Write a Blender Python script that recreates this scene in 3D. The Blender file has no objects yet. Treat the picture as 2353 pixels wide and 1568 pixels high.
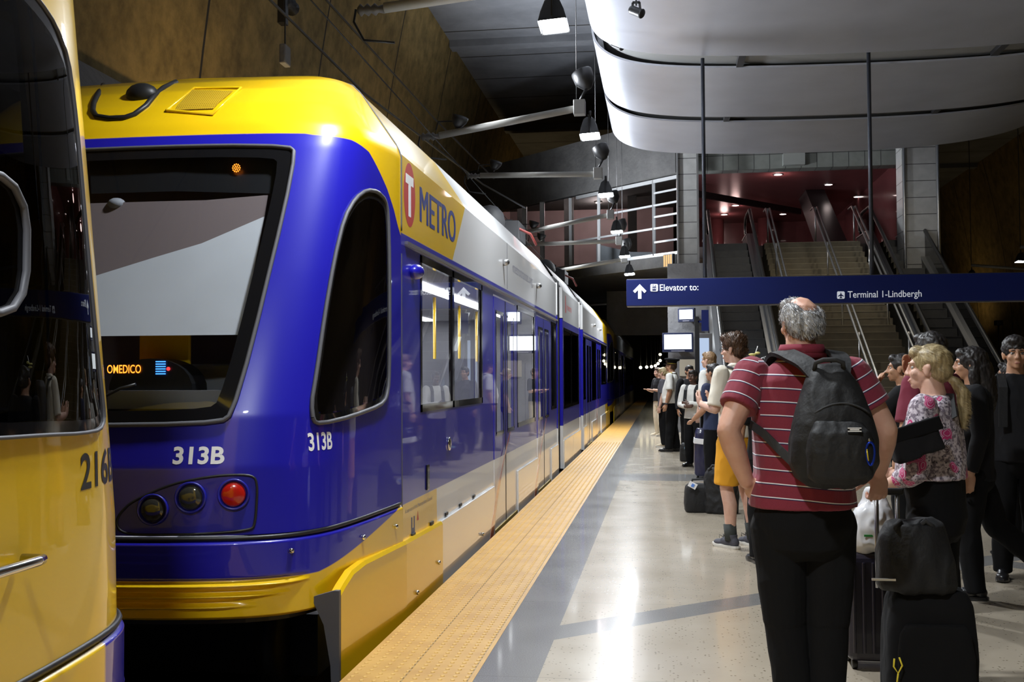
import bpy, bmesh, math, random
import numpy as np
from mathutils import Vector, Matrix, noise

scene = bpy.context.scene
COL = scene.collection
rng = random.Random(7)

# ------------------------------------------------------------------ camera
CAM_H = 1.44
FOC, IMW, IMH = 2450.0, 2353, 1568
CAM_R = CAM_U = CAM_F = None


def setup_camera():
    global CAM_R, CAM_U, CAM_F
    roll = math.radians(0.3)
    dx, dy = 1525.0 - IMW / 2, -(862.0 - IMH / 2)
    c, s = math.cos(roll), math.sin(roll)
    d = Vector((c * dx + s * dy, -s * dx + c * dy, FOC)).normalized()
    yaw = math.asin(d.x)
    pit = math.asin(-d.y / math.cos(yaw))
    r0 = Vector((math.cos(yaw), math.sin(yaw), 0))
    fw = Vector((-math.sin(yaw) * math.cos(pit), math.cos(yaw) * math.cos(pit), math.sin(pit)))
    u0 = r0.cross(fw)
    CAM_R, CAM_U, CAM_F = c * r0 - s * u0, s * r0 + c * u0, fw
    cd = bpy.data.cameras.new('camera')
    cd.sensor_width = 36.0
    cd.lens = FOC / IMW * 36.0
    cd.clip_start, cd.clip_end = 0.05, 300
    co = bpy.data.objects.new('camera', cd)
    COL.objects.link(co)
    m = Matrix((CAM_R, CAM_U, -fw)).transposed().to_4x4()
    m.translation = (0, 0, CAM_H)
    co.matrix_world = m
    scene.camera = co


setup_camera()


def at(x, y, X=None, Y=None, Z=None):
    """photo pixel -> world point on the plane X=, Y= or Z="""
    d = CAM_F * FOC + CAM_R * (x - IMW / 2) - CAM_U * (y - IMH / 2)
    if X is not None:
        t = X / d.x
    elif Y is not None:
        t = Y / d.y
    else:
        t = (Z - CAM_H) / d.z
    return Vector((0, 0, CAM_H)) + d * t


# ------------------------------------------------------------------ world, exposure, lights
world = bpy.data.worlds.new('world')
scene.world = world
world.use_nodes = True
world.node_tree.nodes['Background'].inputs[0].default_value = (0.55, 0.62, 0.8, 1)
world.node_tree.nodes['Background'].inputs[1].default_value = 0.012
vs = scene.view_settings
vs.view_transform = 'Standard'
vs.look = 'None'
vs.exposure = 0.0
vs.gamma = 1.0
vs.use_curve_mapping = False
try:
    scene.cycles.max_bounces = 8
    scene.cycles.transparent_max_bounces = 12
    scene.cycles.caustics_reflective = False
    scene.cycles.caustics_refractive = False
    scene.cycles.sample_clamp_indirect = 4.0
    scene.cycles.use_denoising = True
except Exception:
    pass

FLOOD_W = 760.0      # platform floodlights
UPLIGHT_W = 1500.0    # lamps in the uplight pods added at the arm ends
WASH_W = 240.0       # unseen amber lamps added for the cavern walls
HALL_W = 380.0       # unseen pendant lamps added to light the stairs


def lamp(kind, loc, energy, color, size=0.2, rot=None, target=None, spot=None, blend=0.5, parent=None, sy=None):
    ld = bpy.data.lights.new(kind.lower() + '_lamp', kind)
    ld.energy = energy
    ld.color = color
    if kind == 'AREA':
        ld.size = size
        if sy:
            ld.shape = 'RECTANGLE'
            ld.size_y = sy
    else:
        ld.shadow_soft_size = size
    if kind == 'SPOT':
        ld.spot_size = math.radians(spot or 90)
        ld.spot_blend = blend
    o = bpy.data.objects.new('lamp_light', ld)
    COL.objects.link(o)
    o.location = loc
    if target is not None:
        o.rotation_euler = (Vector(target) - Vector(loc)).to_track_quat('-Z', 'Y').to_euler()
    if parent is not None:
        o.parent = parent
        o.matrix_parent_inverse = parent.matrix_world.inverted() if False else Matrix.Translation(-Vector(parent.location))
    return o


# ------------------------------------------------------------------ object helpers
def tag(o, label=None, cat=None, group=None, kind=None):
    if label:
        o['label'] = label
    if cat:
        o['category'] = cat
    if group:
        o['group'] = group
    if kind:
        o['kind'] = kind
    return o


def empty(name, loc=(0, 0, 0), rz=0.0, label=None, cat=None, group=None, kind=None):
    o = bpy.data.objects.new(name, None)
    o.empty_display_size = 0.1
    COL.objects.link(o)
    o.location = loc
    o.rotation_euler = (0, 0, rz)
    return tag(o, label, cat, group, kind)


def mesh_obj(name, me, mat=None, parent=None, world_coords=False):
    o = bpy.data.objects.new(name, me)
    COL.objects.link(o)
    if mat is not None:
        for m in (mat if isinstance(mat, (list, tuple)) else [mat]):
            me.materials.append(m)
    if parent is not None:
        o.parent = parent
        if world_coords:
            off = parent.location if parent.type == 'EMPTY' else Vector((0, 0, 0))
            o.matrix_parent_inverse = Matrix.Translation(-off)
    return o


class MB:
    """collects shapes; build() links them as ONE mesh object"""

    def __init__(self):
        self.v, self.f, self.m, self.sm = [], [], [], []

    def add(self, v, f, m=0, smooth=False):
        o = len(self.v)
        self.v += [tuple(p) for p in v]
        self.f += [tuple(i + o for i in q) for q in f]
        self.m += [m] * len(f)
        self.sm += [smooth] * len(f)
        return self

    def box(self, c, s, rz=0.0, m=0, R=None):
        hx, hy, hz = s[0] / 2, s[1] / 2, s[2] / 2
        M = R if R is not None else Matrix.Rotation(rz, 3, 'Z')
        P = [Vector(c) + M @ Vector((a * hx, b * hy, d * hz)) for d in (-1, 1) for b in (-1, 1) for a in (-1, 1)]
        return self.add(P, [(0, 2, 3, 1), (4, 5, 7, 6), (0, 1, 5, 4), (2, 6, 7, 3), (0, 4, 6, 2), (1, 3, 7, 5)], m)

    def bar(self, p, q, w, h, m=0, up=(0, 0, 1)):
        p, q = Vector(p), Vector(q)
        d = (q - p).normalized()
        u = Vector(up)
        if abs(d.dot(u)) > 0.98:
            u = Vector((1, 0, 0))
        s = d.cross(u).normalized()
        u = s.cross(d)
        P = []
        for e in (p, q):
            for a, b in ((-1, -1), (1, -1), (1, 1), (-1, 1)):
                P.append(e + s * (a * w / 2) + u * (b * h / 2))
        return self.add(P, [(0, 1, 2, 3), (7, 6, 5, 4), (0, 4, 5, 1), (1, 5, 6, 2), (2, 6, 7, 3), (3, 7, 4, 0)], m)

    def tube(self, pts, r, n=10, m=0, caps=True):
        pts = [Vector(p) for p in pts]
        rs = r if isinstance(r, (list, tuple)) else [r] * len(pts)
        V, Fc = [], []
        prev = None
        for i, p in enumerate(pts):
            a = pts[max(i - 1, 0)]
            b = pts[min(i + 1, len(pts) - 1)]
            d = (b - a).normalized()
            if prev is None:
                u = Vector((0, 0, 1)) if abs(d.z) < 0.9 else Vector((1, 0, 0))
                s = d.cross(u).normalized()
            else:
                s = (prev - d * prev.dot(d)).normalized()
            prev = s
            t = d.cross(s)
            for k in range(n):
                an = 2 * math.pi * k / n
                V.append(p + (s * math.cos(an) + t * math.sin(an)) * rs[i])
        for i in range(len(pts) - 1):
            for k in range(n):
                k2 = (k + 1) % n
                Fc.append((i * n + k, i * n + k2, (i + 1) * n + k2, (i + 1) * n + k))
        self.add(V, Fc, m, True)
        if caps:
            o = len(self.v) - len(V)
            self.f += [tuple(o + k for k in reversed(range(n))), tuple(o + (len(pts) - 1) * n + k for k in range(n))]
            self.m += [m, m]
            self.sm += [False, False]
        return self

    def lathe(self, c, axis, prof, n=24, m=0, smooth=True):
        """prof: list of (distance along axis, radius)"""
        d = Vector(axis).normalized()
        u = Vector((0, 0, 1)) if abs(d.z) < 0.9 else Vector((1, 0, 0))
        s = d.cross(u).normalized()
        t = d.cross(s)
        V, Fc = [], []
        for (a, r) in prof:
            for k in range(n):
                an = 2 * math.pi * k / n
                V.append(Vector(c) + d * a + (s * math.cos(an) + t * math.sin(an)) * max(r, 1e-4))
        for i in range(len(prof) - 1):
            for k in range(n):
                k2 = (k + 1) % n
                Fc.append((i * n + k, i * n + k2, (i + 1) * n + k2, (i + 1) * n + k))
        Fc.append(tuple(reversed(range(n))))
        Fc.append(tuple((len(prof) - 1) * n + k for k in range(n)))
        return self.add(V, Fc, m, smooth)

    def prism(self, poly, axis, a0, a1, m=0):
        """poly: list of 2-D points in the plane normal to axis ('X': y,z  'Y': x,z  'Z': x,y)"""
        def P(q, a):
            return {'X': (a, q[0], q[1]), 'Y': (q[0], a, q[1]), 'Z': (q[0], q[1], a)}[axis]
        n = len(poly)
        V = [P(q, a0) for q in poly] + [P(q, a1) for q in poly]
        Fc = [tuple(range(n)), tuple(reversed(range(n, 2 * n)))]
        Fc += [(i, i + n, (i + 1) % n + n, (i + 1) % n) for i in range(n)]
        return self.add(V, Fc, m)

    def sphere(self, c, r, n=12, m=0):
        r = r if isinstance(r, (tuple, list, Vector)) else (r, r, r)
        prof = []
        V, Fc = [], []
        rows = n // 2
        for i in range(rows + 1):
            th = math.pi * i / rows
            for k in range(n):
                an = 2 * math.pi * k / n
                V.append((c[0] + r[0] * math.sin(th) * math.cos(an), c[1] + r[1] * math.sin(th) * math.sin(an), c[2] + r[2] * math.cos(th)))
        for i in range(rows):
            for k in range(n):
                k2 = (k + 1) % n
                Fc.append((i * n + k, (i + 1) * n + k, (i + 1) * n + k2, i * n + k2))
        return self.add(V, Fc, m, True)

    def mesh(self, name='mesh', fix=True):
        me = bpy.data.meshes.new(name)
        me.from_pydata([tuple(p) for p in self.v], [], self.f)
        me.polygons.foreach_set('material_index', self.m)
        me.polygons.foreach_set('use_smooth', self.sm)
        if fix:
            bm = bmesh.new()
            bm.from_mesh(me)
            bmesh.ops.recalc_face_normals(bm, faces=bm.faces)
            bm.to_mesh(me)
            bm.free()
        me.update()
        return me

    def build(self, name, mat, parent=None, bevel=0.0, fix=True, world_coords=True, seg=2):
        o = mesh_obj(name, self.mesh(name, fix), mat, parent, world_coords)
        if bevel:
            b = o.modifiers.new('bevel', 'BEVEL')
            b.width = bevel
            b.segments = seg
            b.limit_method = 'ANGLE'
        return o


# ------------------------------------------------------------------ materials
def new_mat(name):
    m = bpy.data.materials.new(name)
    m.use_nodes = True
    return m, m.node_tree, m.node_tree.nodes['Principled BSDF']


def N(nt, kind, **kw):
    n = nt.nodes.new(kind)
    for k, v in kw.items():
        setattr(n, k, v)
    return n


def mat(name, color, rough=0.5, metal=0.0, coat=0.0, spec=0.5, var=0.0, scale=8.0, bump=0.0, bscale=60.0, emit=None, estr=0.0):
    m, nt, p = new_mat(name)
    p.inputs['Base Color'].default_value = (*color, 1)
    p.inputs['Roughness'].default_value = rough
    p.inputs['Metallic'].default_value = metal
    p.inputs['Coat Weight'].default_value = coat
    p.inputs['Coat Roughness'].default_value = 0.04
    p.inputs['Specular IOR Level'].default_value = spec
    if emit:
        p.inputs['Emission Color'].default_value = (*emit, 1)
        p.inputs['Emission Strength'].default_value = estr
    tc = N(nt, 'ShaderNodeTexCoord')
    if var:
        nz = N(nt, 'ShaderNodeTexNoise')
        nz.inputs['Scale'].default_value = scale
        nz.inputs['Detail'].default_value = 6
        nt.links.new(tc.outputs['Object'], nz.inputs['Vector'])
        r = N(nt, 'ShaderNodeMapRange')
        r.inputs['From Min'].default_value = 0.3
        r.inputs['From Max'].default_value = 0.7
        r.inputs['To Min'].default_value = 1 - var
        r.inputs['To Max'].default_value = 1 + var
        nt.links.new(nz.outputs['Fac'], r.inputs['Value'])
        mx = N(nt, 'ShaderNodeVectorMath', operation='SCALE')
        mx.inputs[0].default_value = color
        nt.links.new(r.outputs[0], mx.inputs['Scale'])
        nt.links.new(mx.outputs[0], p.inputs['Base Color'])
    if bump:
        nz = N(nt, 'ShaderNodeTexNoise')
        nz.inputs['Scale'].default_value = bscale
        nz.inputs['Detail'].default_value = 4
        nt.links.new(tc.outputs['Object'], nz.inputs['Vector'])
        b = N(nt, 'ShaderNodeBump')
        b.inputs['Strength'].default_value = bump
        b.inputs['Distance'].default_value = 0.01
        nt.links.new(nz.outputs['Fac'], b.inputs['Height'])
        nt.links.new(b.outputs[0], p.inputs['Normal'])
    return m


def emis(name, color, strength):
    m = bpy.data.materials.new(name)
    m.use_nodes = True
    nt = m.node_tree
    nt.nodes.clear()
    e = N(nt, 'ShaderNodeEmission')
    e.inputs[0].default_value = (*color, 1)
    e.inputs[1].default_value = strength
    o = N(nt, 'ShaderNodeOutputMaterial')
    nt.links.new(e.outputs[0], o.inputs[0])
    return m


def glass_mat(name, tint, ior=1.5, rough=0.0, minrefl=0.0):
    m = bpy.data.materials.new(name)
    m.use_nodes = True
    nt = m.node_tree
    nt.nodes.clear()
    t = N(nt, 'ShaderNodeBsdfTransparent')
    t.inputs[0].default_value = (*tint, 1)
    g = N(nt, 'ShaderNodeBsdfGlossy')
    g.inputs['Roughness'].default_value = rough
    # Schlick reflectance, the same from both sides of a pane
    ge = N(nt, 'ShaderNodeNewGeometry')
    dt = N(nt, 'ShaderNodeVectorMath', operation='DOT_PRODUCT')
    nt.links.new(ge.outputs['Incoming'], dt.inputs[0])
    nt.links.new(ge.outputs['Normal'], dt.inputs[1])
    ab = N(nt, 'ShaderNodeMath', operation='ABSOLUTE')
    nt.links.new(dt.outputs['Value'], ab.inputs[0])
    om = N(nt, 'ShaderNodeMath', operation='SUBTRACT', use_clamp=True)
    om.inputs[0].default_value = 1.0
    nt.links.new(ab.outputs[0], om.inputs[1])
    pw = N(nt, 'ShaderNodeMath', operation='POWER')
    nt.links.new(om.outputs[0], pw.inputs[0])
    pw.inputs[1].default_value = 5.0
    f0 = ((ior - 1) / (ior + 1)) ** 2 + minrefl
    ad = N(nt, 'ShaderNodeMath', operation='MULTIPLY_ADD', use_clamp=True)
    nt.links.new(pw.outputs[0], ad.inputs[0])
    ad.inputs[1].default_value = 1 - f0
    ad.inputs[2].default_value = f0
    mx = N(nt, 'ShaderNodeMixShader')
    nt.links.new(ad.outputs[0], mx.inputs[0])
    nt.links.new(t.outputs[0], mx.inputs[1])
    nt.links.new(g.outputs[0], mx.inputs[2])
    o = N(nt, 'ShaderNodeOutputMaterial')
    nt.links.new(mx.outputs[0], o.inputs[0])
    return m


def step_node(nt, src, thr=0.0, soft=0.003):
    r = N(nt, 'ShaderNodeMapRange')
    r.inputs['From Min'].default_value = thr - soft
    r.inputs['From Max'].default_value = thr + soft
    nt.links.new(src, r.inputs['Value'])
    return r.outputs[0]


def mixc(nt, fac, a, b):
    m = N(nt, 'ShaderNodeMix', data_type='RGBA')
    nt.links.new(fac, m.inputs[0])
    for k, v in ((6, a), (7, b)):
        if isinstance(v, tuple):
            m.inputs[k].default_value = (*v, 1)
        else:
            nt.links.new(v, m.inputs[k])
    return m.outputs[2]


YEL = (0.80, 0.50, 0.004)
BLU = (0.012, 0.010, 0.36)
WHT = (0.72, 0.72, 0.72)


def paint_mat(name, base, mid=None):
    """train paint: base colour, 'yel' and 'wht' signed-distance attributes choose the livery colour"""
    m, nt, p = new_mat(name)
    p.inputs['Roughness'].default_value = 0.32
    p.inputs['Coat Weight'].default_value = 0.75
    p.inputs['Coat Roughness'].default_value = 0.03
    p.inputs['Coat IOR'].default_value = 1.5
    ay = N(nt, 'ShaderNodeAttribute', attribute_name='yel')
    aw = N(nt, 'ShaderNodeAttribute', attribute_name='wht')
    c = mixc(nt, step_node(nt, aw.outputs['Fac']), base, WHT)
    c = mixc(nt, step_node(nt, ay.outputs['Fac']), c, YEL)
    nt.links.new(c, p.inputs['Base Color'])
    return m


M = {}
M['paint'] = paint_mat('train_paint', BLU)
M['yellow'] = mat('yellow_paint', YEL, 0.32, coat=0.7)
M['blue'] = mat('blue_paint', BLU, 0.32, coat=1.0)
M['blue_inner'] = mat('blue_moulded', (0.012, 0.014, 0.30), 0.35, coat=0.5)
M['white_paint'] = mat('white_paint', WHT, 0.3, coat=1.0)
M['black'] = mat('black_plastic', (0.012, 0.012, 0.013), 0.45)
M['frit'] = mat('black_glass_border', (0.006, 0.006, 0.007), 0.08, coat=0.6)
M['rubber'] = mat('grey_rubber', (0.09, 0.09, 0.10), 0.55)
M['darkmetal'] = mat('dark_metal', (0.05, 0.05, 0.055), 0.5, 0.6)
M['chrome'] = mat('chrome', (0.7, 0.7, 0.7), 0.15, 1.0)
M['steel'] = mat('brushed_steel', (0.5, 0.5, 0.5), 0.35, 1.0)
M['windshield'] = glass_mat('windshield_glass', (0.80, 0.83, 0.84), 1.5, 0.0, 0.02)
M['tint'] = glass_mat('tinted_glass', (0.6, 0.62, 0.64), 1.5, 0.0, 0.02)
M['darktint'] = glass_mat('dark_tinted_glass', (0.12, 0.125, 0.13), 1.6, 0.0, 0.05)
M['cabtint'] = glass_mat('cab_side_glass', (0.30, 0.31, 0.32), 1.5, 0.0, 0.0)
M['darkreflect'] = glass_mat('dark_cab_glass', (0.10, 0.10, 0.11), 1.4, 0.0, 0.0)
M['textwhite'] = mat('white_lettering', (0.85, 0.85, 0.85), 0.4)
M['textnavy'] = mat('navy_lettering', (0.012, 0.03, 0.20), 0.4)
M['textblack'] = mat('black_lettering', (0.01, 0.01, 0.01), 0.4)
M['textgrey'] = mat('grey_lettering', (0.25, 0.25, 0.30), 0.4)
M['logored'] = mat('red_logo', (0.45, 0.03, 0.02), 0.4)
M['swoosh'] = mat('red_brown_swoosh', (0.42, 0.10, 0.045), 0.35, coat=1.0)
M['inwhite'] = mat('interior_wall', (0.55, 0.55, 0.57), 0.5)
M['ingrey'] = mat('interior_grey', (0.30, 0.30, 0.33), 0.6)
M['indark'] = mat('interior_dark', (0.03, 0.03, 0.032), 0.7)
M['seat'] = mat('seat_fabric', (0.05, 0.07, 0.2), 0.8)
M['blind'] = mat('sun_blind', (0.62, 0.62, 0.66), 0.8, var=0.04, scale=3)
M['blinddark'] = mat('cab_rear_wall', (0.20, 0.15, 0.15), 0.8)  # also the blind's upper part, where shade is put into the colour
M['ledorange'] = emis('orange_leds', (1.0, 0.22, 0.02), 4.0)
M['ledblue'] = emis('blue_screen', (0.05, 0.25, 1.0), 3.0)
M['ledred'] = emis('red_led', (1.0, 0.05, 0.05), 2.0)
M['strip'] = emis('ceiling_strip', (1.0, 1.0, 1.0), 14.0)
M['lensred'] = mat('red_lens', (0.45, 0.012, 0.006), 0.18, coat=1.0)
M['lensdark'] = mat('dark_lens', (0.035, 0.035, 0.03), 0.08, coat=1.0)
M['floodlens'] = emis('floodlight_lens', (0.9, 0.95, 1.0), 60.0)
M['screen'] = emis('screen_white', (0.88, 0.95, 1.0), 3.5)


# ------------------------------------------------------------------ lettering
TMP = bpy.data.scenes.new('scratch')


def eval_mesh(o):
    TMP.collection.objects.link(o)
    with bpy.context.temp_override(scene=TMP, view_layer=TMP.view_layers[0]):
        dg = bpy.context.evaluated_depsgraph_get()
        dg.update()
    me = bpy.data.meshes.new_from_object(o.evaluated_get(dg), depsgraph=dg)
    TMP.collection.objects.unlink(o)
    return me


def text_geo(body, height, bold=0.0, width=None, extrude=0.0):
    """letters as (verts, faces) in a 2-D frame, cap height = height, starting at x=0"""
    cu = bpy.data.curves.new('txt', 'FONT')
    cu.body = body
    cu.size = 1.0
    cu.offset = bold
    cu.resolution_u = 4
    o = bpy.data.objects.new('txt', cu)
    me = eval_mesh(o)
    bpy.data.objects.remove(o)
    V = np.array([v.co[:2] for v in me.vertices])
    Fc = [tuple(p.vertices) for p in me.polygons]
    bpy.data.meshes.remove(me)
    bpy.data.curves.remove(cu)
    V = V - V.min(0) * np.array([1, 0])
    k = height / 0.69
    V = V * k
    if width:
        V[:, 0] *= width / V[:, 0].max()
    return V, Fc


def text_obj(name, body, height, fn, material, parent, bold=0.0, width=None, heavy=0.0):
    """fn maps the letter plane (s, t) to world"""
    V, Fc = text_geo(body, height, bold, width)
    mb = MB()
    for i, h in enumerate((-heavy, 0.0, heavy) if heavy else (0.0,)):
        mb.add([Vector(fn(s + h, t)) + Vector((.0003 * i, 0, 0)) for s, t in V], Fc)
    return mb.build(name, material, parent, fix=False)
# ------------------------------------------------------------------ the station hall
def terrazzo():
    m, nt, p = new_mat('terrazzo')
    tc = N(nt, 'ShaderNodeTexCoord')
    sep = N(nt, 'ShaderNodeSeparateXYZ')
    nt.links.new(tc.outputs['Object'], sep.inputs[0])
    vo = N(nt, 'ShaderNodeTexVoronoi')
    vo.inputs['Scale'].default_value = 55
    nt.links.new(tc.outputs['Object'], vo.inputs['Vector'])
    hs = N(nt, 'ShaderNodeSeparateColor')
    nt.links.new(vo.outputs['Color'], hs.inputs[0])
    dist = N(nt, 'ShaderNodeMath', operation='LESS_THAN')
    nt.links.new(vo.outputs['Distance'], dist.inputs[0])
    dist.inputs[1].default_value = 0.30
    sel = N(nt, 'ShaderNodeMath', operation='GREATER_THAN')
    nt.links.new(hs.outputs[0], sel.inputs[0])
    sel.inputs[1].default_value = 0.82
    chip = N(nt, 'ShaderNodeMath', operation='MULTIPLY')
    nt.links.new(dist.outputs[0], chip.inputs[0])
    nt.links.new(sel.outputs[0], chip.inputs[1])
    nz = N(nt, 'ShaderNodeTexNoise')
    nz.inputs['Scale'].default_value = 2.5
    nz.inputs['Detail'].default_value = 8
    nt.links.new(tc.outputs['Object'], nz.inputs['Vector'])
    base = mixc(nt, nz.outputs['Fac'], (0.355, 0.30, 0.222), (0.46, 0.40, 0.31))
    base = mixc(nt, chip.outputs[0], base, (0.20, 0.16, 0.11))
    nz2 = N(nt, 'ShaderNodeTexNoise')
    nz2.inputs['Scale'].default_value = 160
    nt.links.new(tc.outputs['Object'], nz2.inputs['Vector'])
    dark = mixc(nt, nz2.outputs['Fac'], (0.09, 0.088, 0.084), (0.30, 0.29, 0.275))

    def between(src, lo, hi):
        a = N(nt, 'ShaderNodeMath', operation='GREATER_THAN')
        nt.links.new(src, a.inputs[0]); a.inputs[1].default_value = lo
        b = N(nt, 'ShaderNodeMath', operation='LESS_THAN')
        nt.links.new(src, b.inputs[0]); b.inputs[1].default_value = hi
        c = N(nt, 'ShaderNodeMath', operation='MULTIPLY')
        nt.links.new(a.outputs[0], c.inputs[0]); nt.links.new(b.outputs[0], c.inputs[1])
        return c.outputs[0]

    def vmax(a, b):
        c = N(nt, 'ShaderNodeMath', operation='MAXIMUM')
        nt.links.new(a, c.inputs[0]); nt.links.new(b, c.inputs[1])
        return c.outputs[0]
    border = between(sep.outputs['X'], -0.91, -0.606)
    # diagonal inlaid band (near) and a straight one further off
    dg = N(nt, 'ShaderNodeMath', operation='MULTIPLY')
    nt.links.new(sep.outputs['X'], dg.inputs[0]); dg.inputs[1].default_value = -0.875
    dsum = N(nt, 'ShaderNodeMath', operation='ADD')
    nt.links.new(sep.outputs['Y'], dsum.inputs[0]); nt.links.new(dg.outputs[0], dsum.inputs[1])
    band1 = between(dsum.outputs[0], 6.36, 6.70)
    dsum2 = N(nt, 'ShaderNodeMath', operation='SUBTRACT')
    nt.links.new(sep.outputs['Y'], dsum2.inputs[0]); nt.links.new(dg.outputs[0], dsum2.inputs[1])
    band3 = between(dsum2.outputs[0], 10.6, 10.95)
    rightx = N(nt, 'ShaderNodeMath', operation='GREATER_THAN')
    nt.links.new(sep.outputs['X'], rightx.inputs[0]); rightx.inputs[1].default_value = 2.2
    b3 = N(nt, 'ShaderNodeMath', operation='MULTIPLY')
    nt.links.new(band3, b3.inputs[0]); nt.links.new(rightx.outputs[0], b3.inputs[1])
    band2 = between(sep.outputs['Y'], 14.7, 15.7)
    allb = vmax(vmax(border, band1), vmax(band2, b3.outputs[0]))
    col = mixc(nt, allb, base, dark)
    # thin metal divider joints across the floor
    fr = N(nt, 'ShaderNodeMath', operation='PINGPONG')
    nt.links.new(sep.outputs['Y'], fr.inputs[0]); fr.inputs[1].default_value = 0.85
    jl = N(nt, 'ShaderNodeMath', operation='LESS_THAN')
    nt.links.new(fr.outputs[0], jl.inputs[0]); jl.inputs[1].default_value = 0.003
    js = N(nt, 'ShaderNodeMath', operation='MULTIPLY')
    nt.links.new(jl.outputs[0], js.inputs[0]); js.inputs[1].default_value = 0.5
    col = mixc(nt, js.outputs[0], col, (0.12, 0.11, 0.09))
    nt.links.new(col, p.inputs['Base Color'])
    rr = N(nt, 'ShaderNodeMapRange')
    rr.inputs['To Min'].default_value = 0.16
    rr.inputs['To Max'].default_value = 0.30
    nt.links.new(nz.outputs['Fac'], rr.inputs['Value'])
    nt.links.new(rr.outputs[0], p.inputs['Roughness'])
    p.inputs['Specular IOR Level'].default_value = 0.28
    p.inputs['Coat Weight'].default_value = 0.30
    p.inputs['Coat Roughness'].default_value = 0.07
    return m


def concrete(name, c0, c1, scale=1.2, jx=None, rough=0.85, bump=0.3, axis='Y'):
    m, nt, p = new_mat(name)
    tc = N(nt, 'ShaderNodeTexCoord')
    nz = N(nt, 'ShaderNodeTexNoise')
    nz.inputs['Scale'].default_value = scale
    nz.inputs['Detail'].default_value = 9
    nz.inputs['Roughness'].default_value = 0.65
    nt.links.new(tc.outputs['Object'], nz.inputs['Vector'])
    r = N(nt, 'ShaderNodeMapRange')
    r.inputs['From Min'].default_value = 0.32
    r.inputs['From Max'].default_value = 0.68
    nt.links.new(nz.outputs['Fac'], r.inputs['Value'])
    c = mixc(nt, r.outputs[0], c0, c1)
    if jx:
        sep = N(nt, 'ShaderNodeSeparateXYZ')
        nt.links.new(tc.outputs['Object'], sep.inputs[0])
        pp = N(nt, 'ShaderNodeMath', operation='PINGPONG')
        nt.links.new(sep.outputs[axis], pp.inputs[0]); pp.inputs[1].default_value = jx
        lt = N(nt, 'ShaderNodeMath', operation='LESS_THAN')
        nt.links.new(pp.outputs[0], lt.inputs[0]); lt.inputs[1].default_value = 0.035
        c = mixc(nt, lt.outputs[0], c, (0.012, 0.01, 0.008))
    nt.links.new(c, p.inputs['Base Color'])
    p.inputs['Roughness'].default_value = rough
    b = N(nt, 'ShaderNodeBump')
    b.inputs['Strength'].default_value = bump
    b.inputs['Distance'].default_value = 0.05
    nz3 = N(nt, 'ShaderNodeTexNoise')
    nz3.inputs['Scale'].default_value = 9
    nz3.inputs['Detail'].default_value = 8
    nt.links.new(tc.outputs['Object'], nz3.inputs['Vector'])
    nt.links.new(nz3.outputs['Fac'], b.inputs['Height'])
    nt.links.new(b.outputs[0], p.inputs['Normal'])
    return m


def tile_mat(name, col, joint, sx, sz, rough=0.35):
    m, nt, p = new_mat(name)
    tc = N(nt, 'ShaderNodeTexCoord')
    sep = N(nt, 'ShaderNodeSeparateXYZ')
    nt.links.new(tc.outputs['Object'], sep.inputs[0])
    nz = N(nt, 'ShaderNodeTexNoise')
    nz.inputs['Scale'].default_value = 5
    nz.inputs['Detail'].default_value = 6
    nt.links.new(tc.outputs['Object'], nz.inputs['Vector'])
    c = mixc(nt, nz.outputs['Fac'], tuple(v * 0.75 for v in col), tuple(min(1, v * 1.2) for v in col))
    for ax, s in (('X', sx), ('Z', sz)):
        pp = N(nt, 'ShaderNodeMath', operation='PINGPONG')
        nt.links.new(sep.outputs[ax], pp.inputs[0]); pp.inputs[1].default_value = s / 2
        lt = N(nt, 'ShaderNodeMath', operation='LESS_THAN')
        nt.links.new(pp.outputs[0], lt.inputs[0]); lt.inputs[1].default_value = 0.009
        c = mixc(nt, lt.outputs[0], c, joint)
    nt.links.new(c, p.inputs['Base Color'])
    p.inputs['Roughness'].default_value = rough
    return m


def tactile_mat():
    m, nt, p = new_mat('tactile_yellow')
    tc = N(nt, 'ShaderNodeTexCoord')
    sep = N(nt, 'ShaderNodeSeparateXYZ')
    nt.links.new(tc.outputs['Object'], sep.inputs[0])
    nz = N(nt, 'ShaderNodeTexNoise')
    nz.inputs['Scale'].default_value = 5
    nz.inputs['Detail'].default_value = 9
    nt.links.new(tc.outputs['Object'], nz.inputs['Vector'])
    r = N(nt, 'ShaderNodeMapRange')
    r.inputs['From Min'].default_value = 0.35; r.inputs['From Max'].default_value = 0.65
    nt.links.new(nz.outputs['Fac'], r.inputs['Value'])
    c = mixc(nt, r.outputs[0], (0.40, 0.205, 0.04), (0.52, 0.29, 0.065))
    hm = N(nt, 'ShaderNodeMapRange')
    hm.inputs['From Min'].default_value = 0.001; hm.inputs['From Max'].default_value = 0.004
    nt.links.new(sep.outputs['Z'], hm.inputs['Value'])
    c = mixc(nt, hm.outputs[0], c, (0.66, 0.42, 0.12))
    for ax, s, o in (('Y', 0.61, 0.0), ('X', 0.155, 0.0)):
        pp = N(nt, 'ShaderNodeMath', operation='PINGPONG')
        nt.links.new(sep.outputs[ax], pp.inputs[0]); pp.inputs[1].default_value = s
        lt = N(nt, 'ShaderNodeMath', operation='LESS_THAN')
        nt.links.new(pp.outputs[0], lt.inputs[0]); lt.inputs[1].default_value = 0.003
        c = mixc(nt, lt.outputs[0], c, (0.30, 0.19, 0.07))
    nt.links.new(c, p.inputs['Base Color'])
    p.inputs['Roughness'].default_value = 0.45
    return m


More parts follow.
